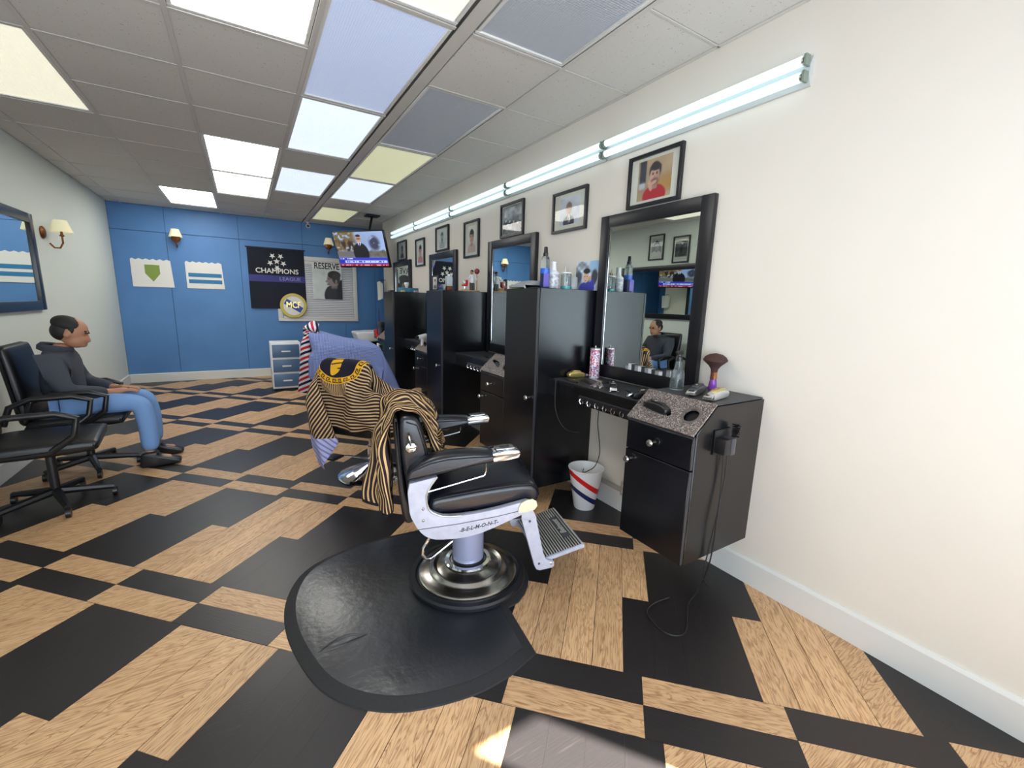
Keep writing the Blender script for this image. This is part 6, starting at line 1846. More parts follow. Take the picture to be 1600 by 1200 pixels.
CAPE_c2 = (36, 34, [
909,-31,-38,-42,-28,-40,-24,-6,-16,-39,-40,-37,6,-16,-13,-23,-11,-36,-43,-23,32,-42,6,-23,34,33,40,29,-18,-20,-11,-21,-27,-17,17,2,497,-34,-39,-41,-33,-37,-34,-27,-5,-39,
-35,-30,-1,-3,-19,-18,-15,-39,-38,-22,20,-39,-19,32,17,38,40,-7,-25,-16,-15,-22,-21,3,8,2,519,-42,-35,-35,-39,-26,-29,-42,-32,-15,-28,-38,-15,0,4,-20,-29,-29,-41,-7,-10,
-31,11,0,34,40,15,-25,-15,-20,-24,-18,7,2,-6,-2,539,-43,-34,-43,-32,-44,-6,-44,-40,-29,-8,-29,-32,4,11,-33,-18,-39,-17,-36,-9,-3,-20,27,34,39,-25,-21,-14,-25,-22,-2,13,0,
-13,17,510,-20,-39,-40,-40,-27,-13,-33,-41,-41,-28,-22,5,1,-14,-23,-32,-25,-10,-30,-36,-14,15,34,36,-10,-25,-17,-22,-17,-10,3,4,-7,7,32,471,-1,-31,-39,-42,-17,-38,-26,-26,
-38,-41,-11,-9,10,-29,-25,-6,-18,-30,-40,-29,-7,26,40,6,-28,-15,-25,-21,-10,12,-2,-12,-1,23,35,425,16,0,-45,-43,-14,-40,-21,-25,-43,-36,-10,-19,9,-32,-26,-7,-13,-31,-42,
-32,4,39,24,-22,-20,-19,-27,-17,7,12,-3,-12,31,6,22,396,9,8,-21,-11,-31,-40,-21,-36,-25,-37,-28,-5,-6,-20,-29,-22,-13,-21,-32,-41,19,36,-9,-24,-23,-23,-16,-3,5,2,-1,31,14,
13,10,351,2,1,-8,35,-27,-38,-31,-41,-6,-35,-35,-28,-8,-3,-24,-35,-24,-11,-24,-40,35,14,-24,-28,-29,-18,2,20,-3,-8,24,3,9,25,33,289,40,-36,16,24,-18,-29,-36,-30,-18,-5,-36,
-38,-24,0,-20,-35,-28,-22,-9,-35,29,-18,-19,-28,-18,-10,19,19,-7,9,20,-2,10,36,-13,294,37,5,-40,32,-17,11,-27,-33,-3,-36,-29,-27,-23,-28,-23,-23,-22,-22,-21,-3,-18,-22,
-25,-15,-11,3,3,19,24,21,-2,7,23,-30,0,325,-19,9,29,-36,-9,2,3,9,-21,-38,-16,-27,-26,-25,-26,-28,-30,-28,-37,12,-12,-36,-17,-5,17,6,-12,26,10,34,-1,11,-37,20,10,331,-51,
-16,7,15,-3,18,-1,3,-38,-34,-26,-29,-25,-29,-28,-27,-28,-28,-6,-40,-4,-14,12,-14,19,11,-9,9,14,33,-2,-31,17,13,-6,364,-28,-31,-27,-16,-15,19,6,-11,4,-51,-25,-22,-25,-25,
-25,-26,-24,-35,-18,-8,-5,-7,10,-7,9,16,-29,18,27,-27,-10,29,7,-27,-19,390,-26,1,5,-22,-17,2,18,-11,-5,-42,-45,-19,-20,-30,-4,-22,-18,-26,-75,-16,7,6,2,1,-16,-14,24,19,-6,
20,-27,7,-24,10,-34,426,-35,-30,1,23,-16,6,9,-2,-28,-6,-52,-19,-20,-27,-22,-27,-24,-26,-22,-58,-14,-26,17,6,-10,11,-10,8,3,3,30,-23,-25,11,-11,435,-6,10,-36,-19,-15,6,4,
-39,11,-23,-25,-28,-29,-25,-25,-28,-24,-23,-14,-29,-35,-23,17,9,-10,-19,17,18,-26,-15,11,30,-23,3,4,415,-14,31,-32,-11,-23,2,-37,9,-25,-2,-33,-37,-23,-16,-31,-28,-16,-27,
-19,-25,-33,-16,-15,15,0,-16,10,3,24,-11,-38,19,5,1,-14,413,19,17,-32,5,-7,-33,-6,-10,-3,-29,-35,-26,-32,-15,-24,-34,-19,-19,-19,-26,-22,-10,-19,8,-40,-52,-15,26,53,21,-7,
-32,-5,31,-14,420,3,28,-2,-14,0,-24,-8,-5,-30,-40,-21,-19,-31,-33,-9,-33,-30,-14,-13,-32,-6,-21,-13,-30,-32,-25,-1,-25,35,12,35,-10,10,7,-6,428,-8,29,-13,-8,7,-8,-10,-29,
-43,-30,-8,-19,-33,-31,-33,-10,-31,-24,-2,-37,6,-22,-31,-32,-28,-9,15,-31,-9,4,11,52,18,-9,-24,440,6,-14,34,-14,8,8,-38,-42,-24,-28,-4,-30,-24,-29,-31,-31,-17,-28,1,-37,
18,-30,-35,-38,-21,29,-12,-28,11,11,-58,13,29,2,25,452,-29,13,17,9,23,-34,-41,-28,-22,-10,-27,-13,-27,-31,-31,-33,-31,-18,-50,-20,51,-29,-40,-30,-11,8,22,-28,2,6,-29,-57,
-2,11,44,450,23,0,23,6,-18,-19,-13,-27,-28,-5,-28,-14,-28,-31,-33,-34,-32,-29,-71,-11,32,26,-47,-30,-10,12,25,-31,-7,2,-24,-44,-7,-10,35,480,18,5,24,-10,-18,-12,-9,-26,
-28,-7,-29,-16,-36,-40,-34,-26,-21,-28,-29,-35,-5,17,-5,-42,13,11,7,-26,-7,-17,-12,-35,-16,-4,28,486,16,1,26,-25,-18,-23,-40,21,-33,0,-18,-40,-42,-28,-20,-19,-32,-22,-23,
-39,-3,0,-1,-39,5,37,-9,-18,-16,-7,-26,-32,-15,0,27,500,11,-9,-24,23,-33,-24,-26,-31,5,20,-37,-43,-22,-21,-21,-29,-21,-22,-23,-18,-30,-1,11,-53,3,31,2,-19,-11,-18,-39,-6,
-25,7,19,504,9,-6,-26,20,-32,-30,-22,-35,24,27,-23,-67,-25,-23,-23,-23,-21,-24,-19,-17,-18,-25,9,-27,-19,7,20,-14,-14,-31,-8,3,-36,-8,7,510,14,-21,-4,2,-18,-35,-32,-31,45,
-6,-34,-25,-28,-19,-32,-22,-18,-19,-18,-18,-12,-39,2,5,-24,8,-13,-11,-16,-21,5,-16,-17,-5,3,501,-28,15,2,5,-34,-29,-31,-29,49,-7,-54,30,-57,-36,-16,-20,-20,-19,-18,-19,-9,
-22,-18,4,-16,-10,-6,-13,-19,-12,-5,-17,-10,-2,-12,477,9,-26,40,-2,-39,-9,-36,-26,40,-8,-60,46,-25,-70,-21,-19,-18,-18,-18,-19,-22,-61,-10,45,14,-61,-18,28,-26,-11,-12,
-38,-12,9,0,467,-9,-15,10,36,-15,-26,-23,-9,17,-7,-57,35,-29,-58,-18,-18,-16,-19,-20,-25,-35,-39,-63,22,46,-4,-60,-6,24,-15,-29,-8,-19,-6,12,452,6,-3,-28,34,25,-23,-36,
-17,36,-22,-26,-10,5,-63,-16,-18,-20,-28,-33,-39,-40,-40,-7,-28,12,42,-7,-69,3,-20,26,-42,7,-1,6,447,12,-20,-5,15,-9,-26,30,-34,-2,32,-25,-56,32,-37,-29,-33,-36,-37,-37,
-39,-30,-12,-11,-19,-18,-2,46,-13,-58,6,-15,-3,5,0,-40,2945,-30,-19,-10,-30,18,34,44,39,16,13,22,43,39,43,35,42,22,10,35,27,-8,-40,-29,-9,-27,9,-27,-24,16,29,10,2,18,32,
29,-387,-26,-12,-6,-24,20,25,31,40,11,23,29,42,42,38,38,39,15,18,36,36,-16,-37,-22,-35,-14,-1,-32,3,22,22,6,15,29,30,29,-420,4,-22,-22,-12,32,29,-6,28,39,32,17,40,42,42,
37,31,30,8,42,40,-28,-38,-40,-22,0,-33,-1,23,15,7,16,31,29,27,28,-425,2,-24,-5,-21,2,42,-5,14,31,42,31,30,42,43,26,40,18,40,23,41,-43,-34,-34,-21,-14,-16,16,24,3,16,28,32,
29,25,29,-422,-14,-10,-8,-12,-28,40,22,1,9,31,35,42,41,40,35,26,34,40,30,21,-37,-38,-22,-12,-35,4,19,10,19,24,29,29,26,30,-17,-420,39,-26,-19,-1,-33,17,33,32,-12,11,40,42,
41,32,33,43,37,31,14,30,-41,-31,-8,-38,-10,21,8,14,25,29,28,26,28,-26,-16,-397,33,-9,-23,15,-35,11,37,33,3,-20,41,40,40,31,33,43,40,31,9,27,-42,-10,-35,-25,18,17,3,20,30,
30,28,27,-8,-38,-26,-343,-18,7,29,-39,-8,12,34,-10,32,-12,31,41,41,37,30,36,39,36,26,2,-36,-16,-36,8,9,9,20,27,28,28,28,5,-33,-32,-34,-319,-27,17,17,7,-13,-4,-16,12,42,23,
3,32,41,43,35,26,35,41,36,-15,-23,-37,10,3,-2,19,28,23,29,30,15,-36,-33,-30,-1,-296,-23,10,30,-2,-8,-16,-12,-24,39,42,18,10,34,44,37,27,31,36,43,-22,-30,-25,24,-4,19,24,
24,24,29,27,-28,-38,-33,8,10,-323,12,1,-18,15,-9,-4,-23,-14,40,19,27,29,35,28,35,35,37,34,34,-33,-39,16,13,17,21,25,24,24,20,-7,-40,-33,1,6,23,-339,-15,-1,21,-22,2,1,0,
-29,36,16,38,32,30,34,30,32,30,32,14,-25,11,11,17,17,-8,11,40,1,0,14,-37,-10,5,14,-12,-309,-20,-6,-14,16,-1,-2,-3,-17,11,26,31,33,31,32,32,32,30,36,13,16,5,13,-12,35,-13,
2,33,-41,32,15,-4,-21,-11,16,18,-333,-33,21,-10,-13,-5,7,2,-10,0,9,34,36,41,27,36,33,31,20,11,30,31,6,-20,32,3,-6,-26,1,34,34,-1,-20,-4,-19,28,-374,-36,17,39,12,-8,1,4,
-11,-9,11,20,56,34,41,45,38,40,43,5,-46,42,6,1,2,-34,6,9,15,7,33,26,-13,-23,16,20,-446,-20,4,35,44,-9,-6,0,15,21,28,19,37,32,33,36,32,37,30,29,-6,-34,-6,1,0,6,-35,20,5,14,
17,34,37,-2,7,21,-493,24,29,0,0,36,3,9,3,8,20,26,33,30,33,32,33,33,35,35,0,-12,-34,12,13,-4,-33,25,16,-23,-10,18,34,39,-17,17,-425,-29,64,11,-12,33,12,-17,10,26,10,25,22,
35,42,23,33,38,32,38,-20,32,-31,6,16,4,-53,29,46,-28,-28,-31,22,41,19,-27,-402,19,3,51,-1,5,-19,24,26,-2,29,23,33,21,39,34,20,37,37,38,-19,36,-25,-9,37,3,29,-12,-46,24,-5,
-54,-26,22,53,-15,-407,6,32,11,17,6,4,20,-2,29,12,36,36,27,23,41,22,25,39,40,-11,37,-16,-12,27,39,11,-13,-34,2,-11,-13,-27,15,19,-6,-411,-1,-35,62,18,17,3,1,30,4,31,38,39,
24,31,21,43,10,35,42,0,35,-19,9,29,41,-16,-11,-26,21,-9,-43,0,14,-10,-21,-365,-38,3,-20,32,25,16,21,4,33,31,37,30,33,31,24,27,38,10,38,18,22,-9,26,37,16,-8,-45,21,2,3,-29,
-50,-4,0,26,-389,-15,-6,-11,23,-13,29,14,30,34,31,32,37,31,28,25,25,26,37,51,20,-12,7,33,35,-5,-19,-35,-24,10,-4,32,-27,-18,-22,28,-365,-40,0,-8,-8,23,13,23,32,32,29,28,
38,31,29,22,23,28,33,89,9,0,-31,49,32,-11,-39,-49,14,3,-17,25,1,-11,-5,-36,-330,-33,2,-20,8,28,4,19,31,18,41,24,37,16,8,22,31,38,18,29,55,38,10,-10,64,-6,-68,-34,17,-2,7,
-15,20,1,-8,-35,-336,-28,3,-30,22,9,34,4,35,24,8,38,2,1,27,38,39,17,35,37,61,26,27,-18,71,-9,-58,-35,8,5,-10,7,17,2,-13,-34,-369,-11,17,-22,-24,35,34,20,28,37,-3,-17,-2,
34,39,35,26,35,37,34,38,62,27,-1,53,-4,-54,-37,4,-2,2,12,4,8,-21,-32,-368,-3,1,-14,-18,30,25,37,26,-11,-38,-19,61,37,36,32,32,36,33,37,40,44,54,1,45,6,-35,-50,-1,0,12,-29,
28,-14,5,-38,-356,-5,-36,19,-7,20,12,29,29,-46,-3,11,44,35,29,19,35,38,39,39,39,42,68,-8,41,7,-12,-51,0,-1,-2,-49,26,1,-9,-30,-343,-18,-11,-1,-10,12,38,27,30,-51,1,29,-40,
71,19,39,40,38,40,39,38,34,38,29,69,-4,-18,-52,6,4,-41,-7,19,5,-43,-8,-351,-12,-21,21,-3,9,39,17,31,-48,-9,52,-55,-15,82,42,42,41,42,41,42,41,71,-8,32,58,-32,-55,-6,-31,2,
-2,-17,19,6,-43,-368,-1,-31,-3,19,8,43,21,25,-21,-4,38,-60,1,68,38,41,41,40,40,35,25,13,38,28,44,36,-16,-56,-16,5,2,-37,27,-4,-25,-410,5,13,-46,27,30,36,27,-22,18,-15,48,
-39,-30,75,39,40,37,31,27,18,13,12,38,20,36,46,49,-16,-57,-8,6,-10,13,0,-20,-417,-3,-9,3,-11,6,33,29,-13,44,-10,28,10,-81,71,55,25,23,22,21,17,27,40,41,37,2,16,41,47,-21,
-53,20,-6,6,0,-13,460,-1,5,7,9,0,-4,2,4,-9,-9,-3,-1,0,-1,0,2,0,1,1,-1,-9,11,-24,-22,-12,-11,-17,-30,-34,-31,-35,-35,-34,-26,-31,374,1,6,7,8,-1,-2,-9,11,-11,-4,-1,-2,0,-1,
0,2,0,1,1,-3,-7,-4,-17,-16,-11,-13,-27,-34,-33,-32,-35,-34,-30,-28,-31,387,-3,9,10,7,-8,-8,3,-2,3,-4,-1,-3,0,0,1,1,0,2,-2,-4,-3,-13,-14,-11,-12,-21,-34,-32,-34,-34,-34,
-29,-30,-32,-31,398,-3,10,-5,17,-6,-3,4,-2,-6,5,-2,-2,0,0,-1,3,-3,-3,4,-4,-6,-14,-9,-11,-16,-30,-35,-32,-34,-35,-31,-28,-30,-34,-26,370,33,6,-8,3,16,-2,-11,9,-3,-7,3,1,2,
2,0,-1,1,-5,1,-3,-10,-8,-12,-16,-20,-33,-33,-34,-34,-33,-30,-29,-33,-28,-20,353,29,26,5,-9,19,-3,-9,-9,13,-2,1,2,2,-1,-1,1,0,-3,-2,0,-9,-10,-15,-16,-31,-33,-34,-34,-33,
-29,-31,-32,-31,-26,-17,327,36,54,2,-11,19,0,-11,-9,0,13,2,2,2,-1,-2,2,0,-3,-2,-2,-8,-14,-13,-24,-35,-34,-33,-34,-30,-29,-32,-33,-26,-22,-24,293,29,62,24,1,26,1,-11,-18,9,
15,3,2,3,-2,-1,0,0,-2,-5,1,-9,-14,-19,-34,-33,-34,-33,-32,-30,-31,-31,-28,-23,-22,-23,265,32,36,38,21,34,11,-25,0,7,-6,25,3,0,1,0,-1,-2,0,-4,0,-12,-14,-35,-31,-32,-33,-33,
-30,-31,-30,-31,-23,-24,-20,-26,247,25,28,33,32,40,-24,22,19,4,-11,15,19,1,2,-1,-1,-2,-4,0,-2,-12,-29,-31,-30,-35,-34,-30,-30,-30,-33,-24,-22,-24,-25,-39,263,-5,42,13,17,
33,41,18,21,-13,9,14,13,0,11,-1,-1,-3,-5,4,-20,-6,-31,-31,-35,-35,-33,-33,-29,-27,-35,-13,-24,-37,-28,-34,231,-1,41,19,11,41,39,45,23,-3,11,2,2,15,6,4,2,1,-4,7,-22,-38,
-17,-36,-38,-39,-41,-7,-35,-41,-18,-16,-42,-14,-36,-38,201,8,14,44,8,49,44,44,43,15,9,6,7,9,9,6,4,1,-14,-33,-6,-39,-35,-40,-19,-37,-40,-23,-23,-22,-23,-32,-21,-34,-35,-29,
181,27,-2,36,17,38,61,42,48,56,16,-3,8,11,6,6,0,1,-1,-46,-56,-28,-37,-35,-16,-40,-40,-23,-27,-1,-29,-39,-23,-36,-21,-28,137,32,46,23,18,27,50,35,41,74,38,10,-1,2,-1,-3,-5,
-1,5,-28,-55,-34,-37,-46,-41,-10,-41,-13,-44,-36,3,-30,-43,2,-40,-14,123,32,26,44,10,25,50,44,35,32,60,20,-7,-5,-6,-5,-9,-7,-7,-3,-55,-26,-22,-51,-45,-30,-18,-32,-39,15,
-38,-10,-16,-23,-42,-37,154,8,17,50,45,4,41,42,19,40,23,25,-5,-4,-5,-5,-7,-8,-4,5,-35,-21,-17,-32,-62,-32,-32,-6,-28,-34,-17,-13,-24,-12,-41,-38,174,-5,-10,26,82,9,38,20,
41,22,42,2,-12,1,6,-15,-7,1,-8,-1,-27,-8,-21,-35,-42,-31,-20,-4,-52,-24,-22,-39,-17,-7,-40,-14,208,-36,-18,25,42,55,10,36,31,42,9,0,4,-17,7,-4,-18,-2,-4,-1,-26,5,-30,-37,
2,-14,-25,-23,-46,-39,-30,-38,-56,-9,43,-4,150,31,-11,-61,24,75,32,33,41,7,0,9,8,-7,-14,4,-14,-14,-1,0,-24,19,-31,-38,-5,7,-11,-39,-35,-56,-45,-14,-47,-56,40,9,165,37,20,
-22,-34,63,47,35,5,0,3,18,9,-10,-6,-15,5,-26,-6,2,-21,26,-30,-30,25,-22,-58,-35,-37,-14,-36,-14,-4,-71,-34,4,219,5,33,21,-1,15,57,-12,1,9,4,20,-1,-1,-4,-12,-11,-1,-29,0,
-11,26,-28,7,20,-38,-75,0,-7,-37,-39,-22,-13,-37,-52,1,217,-16,28,7,31,34,-4,-3,6,12,26,-7,16,-5,-11,-11,-13,-13,-5,-25,-7,29,25,8,-21,-52,-46,16,-17,-35,-45,-10,-22,-43,
-54,-2,228,-6,50,-17,40,13,33,-34,1,-4,32,-15,16,-5,-11,-15,-15,-11,-13,-29,-12,41,40,18,-30,-92,11,25,-19,-37,-40,-26,-26,-40,-48,-13,239,-6,49,-5,36,4,39,-36,-9,24,-6,
-18,12,-17,-9,-16,-14,-5,29,-12,-16,-23,43,50,-28,-92,20,21,-23,-40,-38,-38,-18,-39,-42,-4,222,-7,52,20,24,30,2,-16,-12,9,-41,7,-14,-3,-21,-7,9,23,-14,2,0,-15,-26,83,-11,
-86,9,27,-33,-39,-42,-32,-23,-39,-40,-3,224,-9,43,19,30,4,1,29,1,-23,-32,-11,-6,-15,-1,11,22,-11,-4,-9,-5,-7,-20,72,17,-117,16,28,-35,-42,-40,-3,-40,-46,-38,-23,257,-23,
46,17,35,15,16,-1,-7,-35,-33,2,-1,2,5,16,-16,-9,-11,-2,-2,-7,-6,62,22,-68,-45,27,-35,-39,-26,-24,-43,-37,-47,22,253,-35,1,36,43,31,-20,-9,-10,-3,-55,-3,29,-8,27,-21,-14,
-6,4,1,0,-2,12,45,25,-31,-92,26,-38,-40,-38,1,-63,-22,-54,34,265,-2,-42,34,49,-6,-1,-10,-12,4,-52,3,23,4,-14,-6,5,5,4,0,1,-21,29,36,-10,-27,-63,14,-40,-37,-8,-30,-50,-57,
-2,40,284,-30,-19,-12,56,8,-17,0,-21,6,-52,4,12,20,-4,4,3,2,1,0,-4,-11,8,-1,-27,-12,-40,13,-36,-9,-40,-41,19,-46,-61,17,245,55,2,-47,16,46,-3,-24,-30,2,-15,-15,11,8,-5,4,
5,2,-1,-6,-12,-15,6,-6,-22,-5,-13,0,6,-38,-35,-34,5,-18,-54,-34,278,-37,64,15,-16,31,-12,3,-32,-14,-15,-11,-22,39,0,-2,-1,-9,-15,-11,-3,11,-3,5,-20,-12,-7,-10,1,0,-35,-36,
-6,-29,-60,-41,329,-44,-21,72,-34,33,-13,11,1,-8,-43,-17,-5,20,-4,-20,-13,-9,-4,0,-1,-11,1,1,3,35,-40,-10,-11,1,-2,-32,-42,-48,-41,-1,])
CAPE_c3 = (28, 30, [
512,-4,6,1,-2,13,34,-10,-10,-6,5,7,2,4,4,5,5,3,5,4,6,-2,3,4,11,17,0,-3,-70,-1,0,2,3,4,26,-1,-10,9,7,5,4,4,4,5,5,3,5,4,6,-2,-2,0,6,12,-8,-8,-58,3,5,4,7,5,2,7,10,9,7,5,4,4,
4,5,4,4,5,4,5,-1,-2,-2,-3,-2,-2,-1,-52,4,5,5,6,5,6,7,10,9,9,4,4,4,4,5,4,5,4,4,6,-1,-3,-2,-3,-2,-3,-3,-51,6,5,5,5,6,6,7,8,9,10,3,4,4,4,5,4,4,5,3,7,1,-3,-2,-3,-3,-2,-4,-51,
4,7,5,5,6,7,6,9,8,9,3,2,6,2,6,5,3,5,3,9,-2,0,-2,-2,-3,-2,-3,-53,6,5,6,5,6,6,7,8,9,8,2,2,5,4,4,4,5,4,3,9,2,-1,-2,-2,-3,-2,-3,-54,7,5,5,6,6,6,6,9,8,8,0,2,6,5,3,3,6,5,2,6,7,
-1,-2,-2,-3,-2,-3,-54,6,5,5,7,6,5,6,9,9,5,0,4,5,5,3,4,5,4,3,6,7,1,-3,-1,-3,-2,-3,-54,5,6,6,5,6,7,5,7,10,1,4,5,4,3,5,5,3,4,4,6,4,5,-2,-2,-3,-2,-2,-56,6,5,5,7,5,7,6,6,9,1,5,
5,3,3,6,5,3,4,4,6,4,6,-2,-3,-2,-2,-2,-57,6,5,6,6,6,6,7,6,8,2,4,4,4,4,5,4,4,4,5,5,5,5,-1,-3,-2,-2,-2,-57,5,6,5,7,6,5,6,8,7,2,5,3,5,5,3,4,5,5,3,5,6,5,-1,-3,-2,-9,-1,-51,5,6,
5,6,6,5,6,9,5,4,4,4,5,4,4,4,4,5,4,5,5,6,-2,-2,-8,-10,2,-48,6,5,6,3,7,7,5,10,5,4,4,4,4,5,4,4,5,4,4,5,4,3,0,-27,4,3,3,-52,9,6,5,4,0,11,9,14,3,3,3,4,5,4,4,4,5,4,5,5,5,2,-34,
-5,14,4,3,-80,19,11,-16,20,18,6,12,13,4,0,3,3,3,4,4,4,4,5,4,4,4,4,-34,2,7,7,7,-108,21,-3,21,14,21,8,-9,13,-24,5,13,-5,7,10,-2,3,5,9,-1,4,4,20,-19,-7,-43,11,5,-69,23,21,22,
17,1,-22,27,-4,-35,7,11,1,2,6,4,5,5,1,4,4,5,22,13,-24,-41,-42,-2,3,4,-5,27,18,-17,33,18,-21,-41,5,14,6,-5,2,12,9,-5,1,12,6,0,22,24,-17,-43,-38,-43,-1,0,18,15,16,33,29,8,
-37,-42,5,14,4,-4,5,11,6,-3,0,5,13,11,13,29,-4,-43,-39,-41,-55,12,33,31,35,34,26,-13,-46,-37,11,5,-3,5,11,4,1,7,2,-3,8,13,25,26,7,-36,-43,-43,-72,39,31,36,36,33,17,-30,
-48,-38,12,1,-4,9,13,0,0,11,2,-5,5,25,20,16,25,-26,-43,-43,-67,39,35,36,36,29,5,-43,-47,-39,4,4,5,3,9,7,4,1,0,3,6,15,23,28,24,-22,-34,-44,-59,37,38,37,36,23,-12,-49,-42,
-43,-3,7,12,-2,3,14,7,-6,-1,14,6,7,28,35,22,-28,-20,-39,-52,37,37,37,37,10,-23,-50,-47,-39,-3,3,10,3,5,10,5,-2,-1,8,3,20,32,28,28,-25,-23,-30,-40,37,36,37,34,-5,-29,-49,
-50,-39,2,-5,2,12,11,0,0,10,1,-3,8,32,27,33,24,-17,-32,-33,-16,38,36,37,28,-27,-26,-49,-50,-40,2,-8,2,13,10,-2,1,10,3,-4,10,36,31,32,23,-15,-35,-34,8,36,37,35,18,-26,-40,
-49,-48,-42,-10,1,8,6,4,7,3,1,1,6,11,28,34,36,27,-16,-29,-36,26,36,37,31,10,-31,-47,-49,-48,-44,-16,5,12,1,0,13,5,-6,1,13,11,22,37,40,31,-16,-25,-38,4775,-6,2,-2,-6,10,23,
5,4,-4,27,49,48,50,50,50,48,50,49,51,47,28,7,12,6,-1,14,15,-656,-4,-3,-1,-1,1,19,11,4,17,35,50,49,49,50,49,50,49,50,49,49,36,21,19,10,5,17,17,-734,-2,2,1,7,3,-4,15,36,19,
33,50,50,50,49,49,50,49,50,49,49,41,21,33,24,14,14,13,-788,0,3,3,4,4,8,15,35,27,28,51,51,49,50,49,50,50,49,50,50,43,22,31,25,12,5,8,-783,7,9,7,5,0,0,14,28,29,37,50,50,50,
49,50,49,50,49,50,48,47,26,25,28,3,11,3,-765,11,5,4,-8,-2,4,12,25,31,43,49,50,49,50,49,49,50,49,50,48,44,44,24,18,-1,12,7,-757,3,0,-2,-1,1,3,7,28,28,46,49,49,49,50,49,50,
49,50,49,48,49,43,18,21,6,6,4,-756,7,-6,-6,8,3,-6,8,33,24,48,49,49,50,49,50,49,50,49,50,49,49,45,12,21,18,1,2,-757,2,-5,-3,6,4,-4,4,29,29,49,49,50,49,50,49,50,49,50,49,49,
49,48,21,10,19,7,0,-764,-6,3,3,-4,5,5,-2,20,39,49,50,49,49,50,49,50,49,50,49,49,50,49,27,9,9,15,3,-774,1,-7,0,6,-5,12,0,14,44,49,50,49,50,49,50,49,50,49,50,49,50,48,33,13,
5,16,1,-782,-1,0,0,-1,0,4,9,10,48,49,49,49,50,50,49,50,49,50,49,49,49,49,35,19,10,8,-8,-779,-6,4,-5,8,3,-5,6,16,48,50,49,50,49,50,49,50,49,50,50,49,48,49,37,25,10,-19,-7,
-761,3,-6,-3,1,4,10,3,7,50,50,49,50,49,50,50,49,50,49,50,49,49,49,34,33,-15,-20,-3,-747,10,2,-10,15,-1,0,-6,11,50,50,49,50,50,49,50,49,50,50,49,50,50,51,48,-21,-9,0,0,
-758,19,13,4,-1,-20,5,12,3,51,52,50,50,50,49,50,50,50,49,50,50,51,51,16,41,-30,-7,-4,-793,22,18,-9,7,9,29,1,-3,49,52,50,49,50,50,49,50,50,49,50,50,50,53,24,47,-13,-13,-14,
-845,22,15,17,46,4,-9,-16,45,42,50,48,50,49,49,50,50,50,48,50,50,50,43,41,49,10,-11,-14,-917,21,34,35,39,-23,-13,31,48,33,49,49,49,50,49,50,49,49,50,50,49,49,44,48,42,20,
9,-23,-926,37,38,34,-29,-17,19,40,46,26,50,48,49,50,50,48,49,50,50,49,49,50,44,45,46,13,25,4,-936,35,41,-29,-29,16,26,46,34,27,50,47,50,50,49,49,49,50,49,50,48,48,48,41,
49,12,23,19,-927,40,-23,-23,11,10,33,47,18,33,48,49,50,50,48,50,49,50,49,50,49,48,43,43,49,30,2,14,-893,10,-26,-11,4,17,42,40,12,33,48,50,50,49,48,51,49,49,50,50,49,44,45,
48,43,42,6,6,-903,6,-5,-10,-9,26,46,25,16,30,50,49,50,49,49,49,50,49,50,49,50,47,44,41,43,43,34,9,-934,-10,9,0,-11,35,48,6,28,24,50,49,49,50,50,48,49,50,50,48,50,49,41,37,
44,40,45,28,-959,-9,-1,6,0,44,44,4,13,31,50,50,48,50,49,49,49,50,50,49,49,46,38,41,41,42,43,39,-967,-2,-9,-2,21,48,40,5,2,31,50,49,50,49,48,50,50,49,50,50,49,38,42,37,44,
46,37,35,-961,-1,-11,6,31,41,43,2,-2,29,50,49,50,48,49,50,50,49,50,50,48,35,39,39,44,47,35,34,-958,-8,-1,16,39,41,30,-7,6,27,48,50,49,49,50,49,50,49,50,49,49,41,35,34,42,
46,39,32,-956,-12,8,25,43,39,17,-10,12,23,48,50,48,50,50,49,49,50,50,49,48,45,34,30,39,47,42,30,567,49,50,50,49,47,30,48,50,49,42,7,-12,0,0,0,10,-9,0,0,12,-42,-49,-49,-48,
-47,-49,-47,-143,49,50,50,49,50,38,48,48,46,35,-2,0,0,0,1,1,-3,0,1,8,-34,-44,-47,-48,-48,-46,-46,-159,50,50,49,49,50,50,47,34,46,38,1,-9,6,4,-7,-3,8,1,-8,11,-29,-46,-38,
-44,-48,-48,-48,-168,49,50,49,50,49,49,47,35,41,42,4,0,-1,0,0,1,0,-1,1,0,-27,-46,-39,-43,-48,-50,-49,-166,48,49,49,49,49,50,47,41,39,31,0,-1,1,0,0,0,-1,1,-3,5,-18,-42,-43,
-41,-50,-48,-50,-169,49,49,49,50,49,50,48,42,38,25,-4,-7,5,-4,4,3,-6,4,-6,12,-23,-22,-45,-46,-50,-49,-49,-171,49,49,49,50,49,49,49,39,41,18,-7,-4,1,0,0,0,0,0,-3,10,-6,-26,
-46,-45,-49,-49,-50,-174,50,49,49,49,50,49,49,37,42,13,-11,-6,5,4,-6,-3,5,1,-8,7,8,-22,-48,-45,-47,-50,-50,-176,50,49,49,49,49,50,49,39,40,1,-10,-1,3,1,-3,-2,3,0,-4,4,9,
-12,-45,-49,-46,-49,-50,-179,49,50,49,50,48,50,49,45,29,-9,-2,4,-2,-3,2,2,-4,-1,0,6,-2,4,-42,-49,-49,-47,-50,-182,50,49,50,49,49,48,50,47,21,-11,1,6,-5,-4,4,4,-7,0,-1,8,
-3,8,-38,-48,-49,-48,-49,-186,50,49,50,49,49,49,49,48,13,-8,2,-1,0,0,0,0,1,-2,-1,4,6,5,-35,-46,-48,-49,-49,-190,50,49,50,49,49,50,49,47,7,-8,7,-6,4,5,-6,-3,6,1,-7,4,13,2,
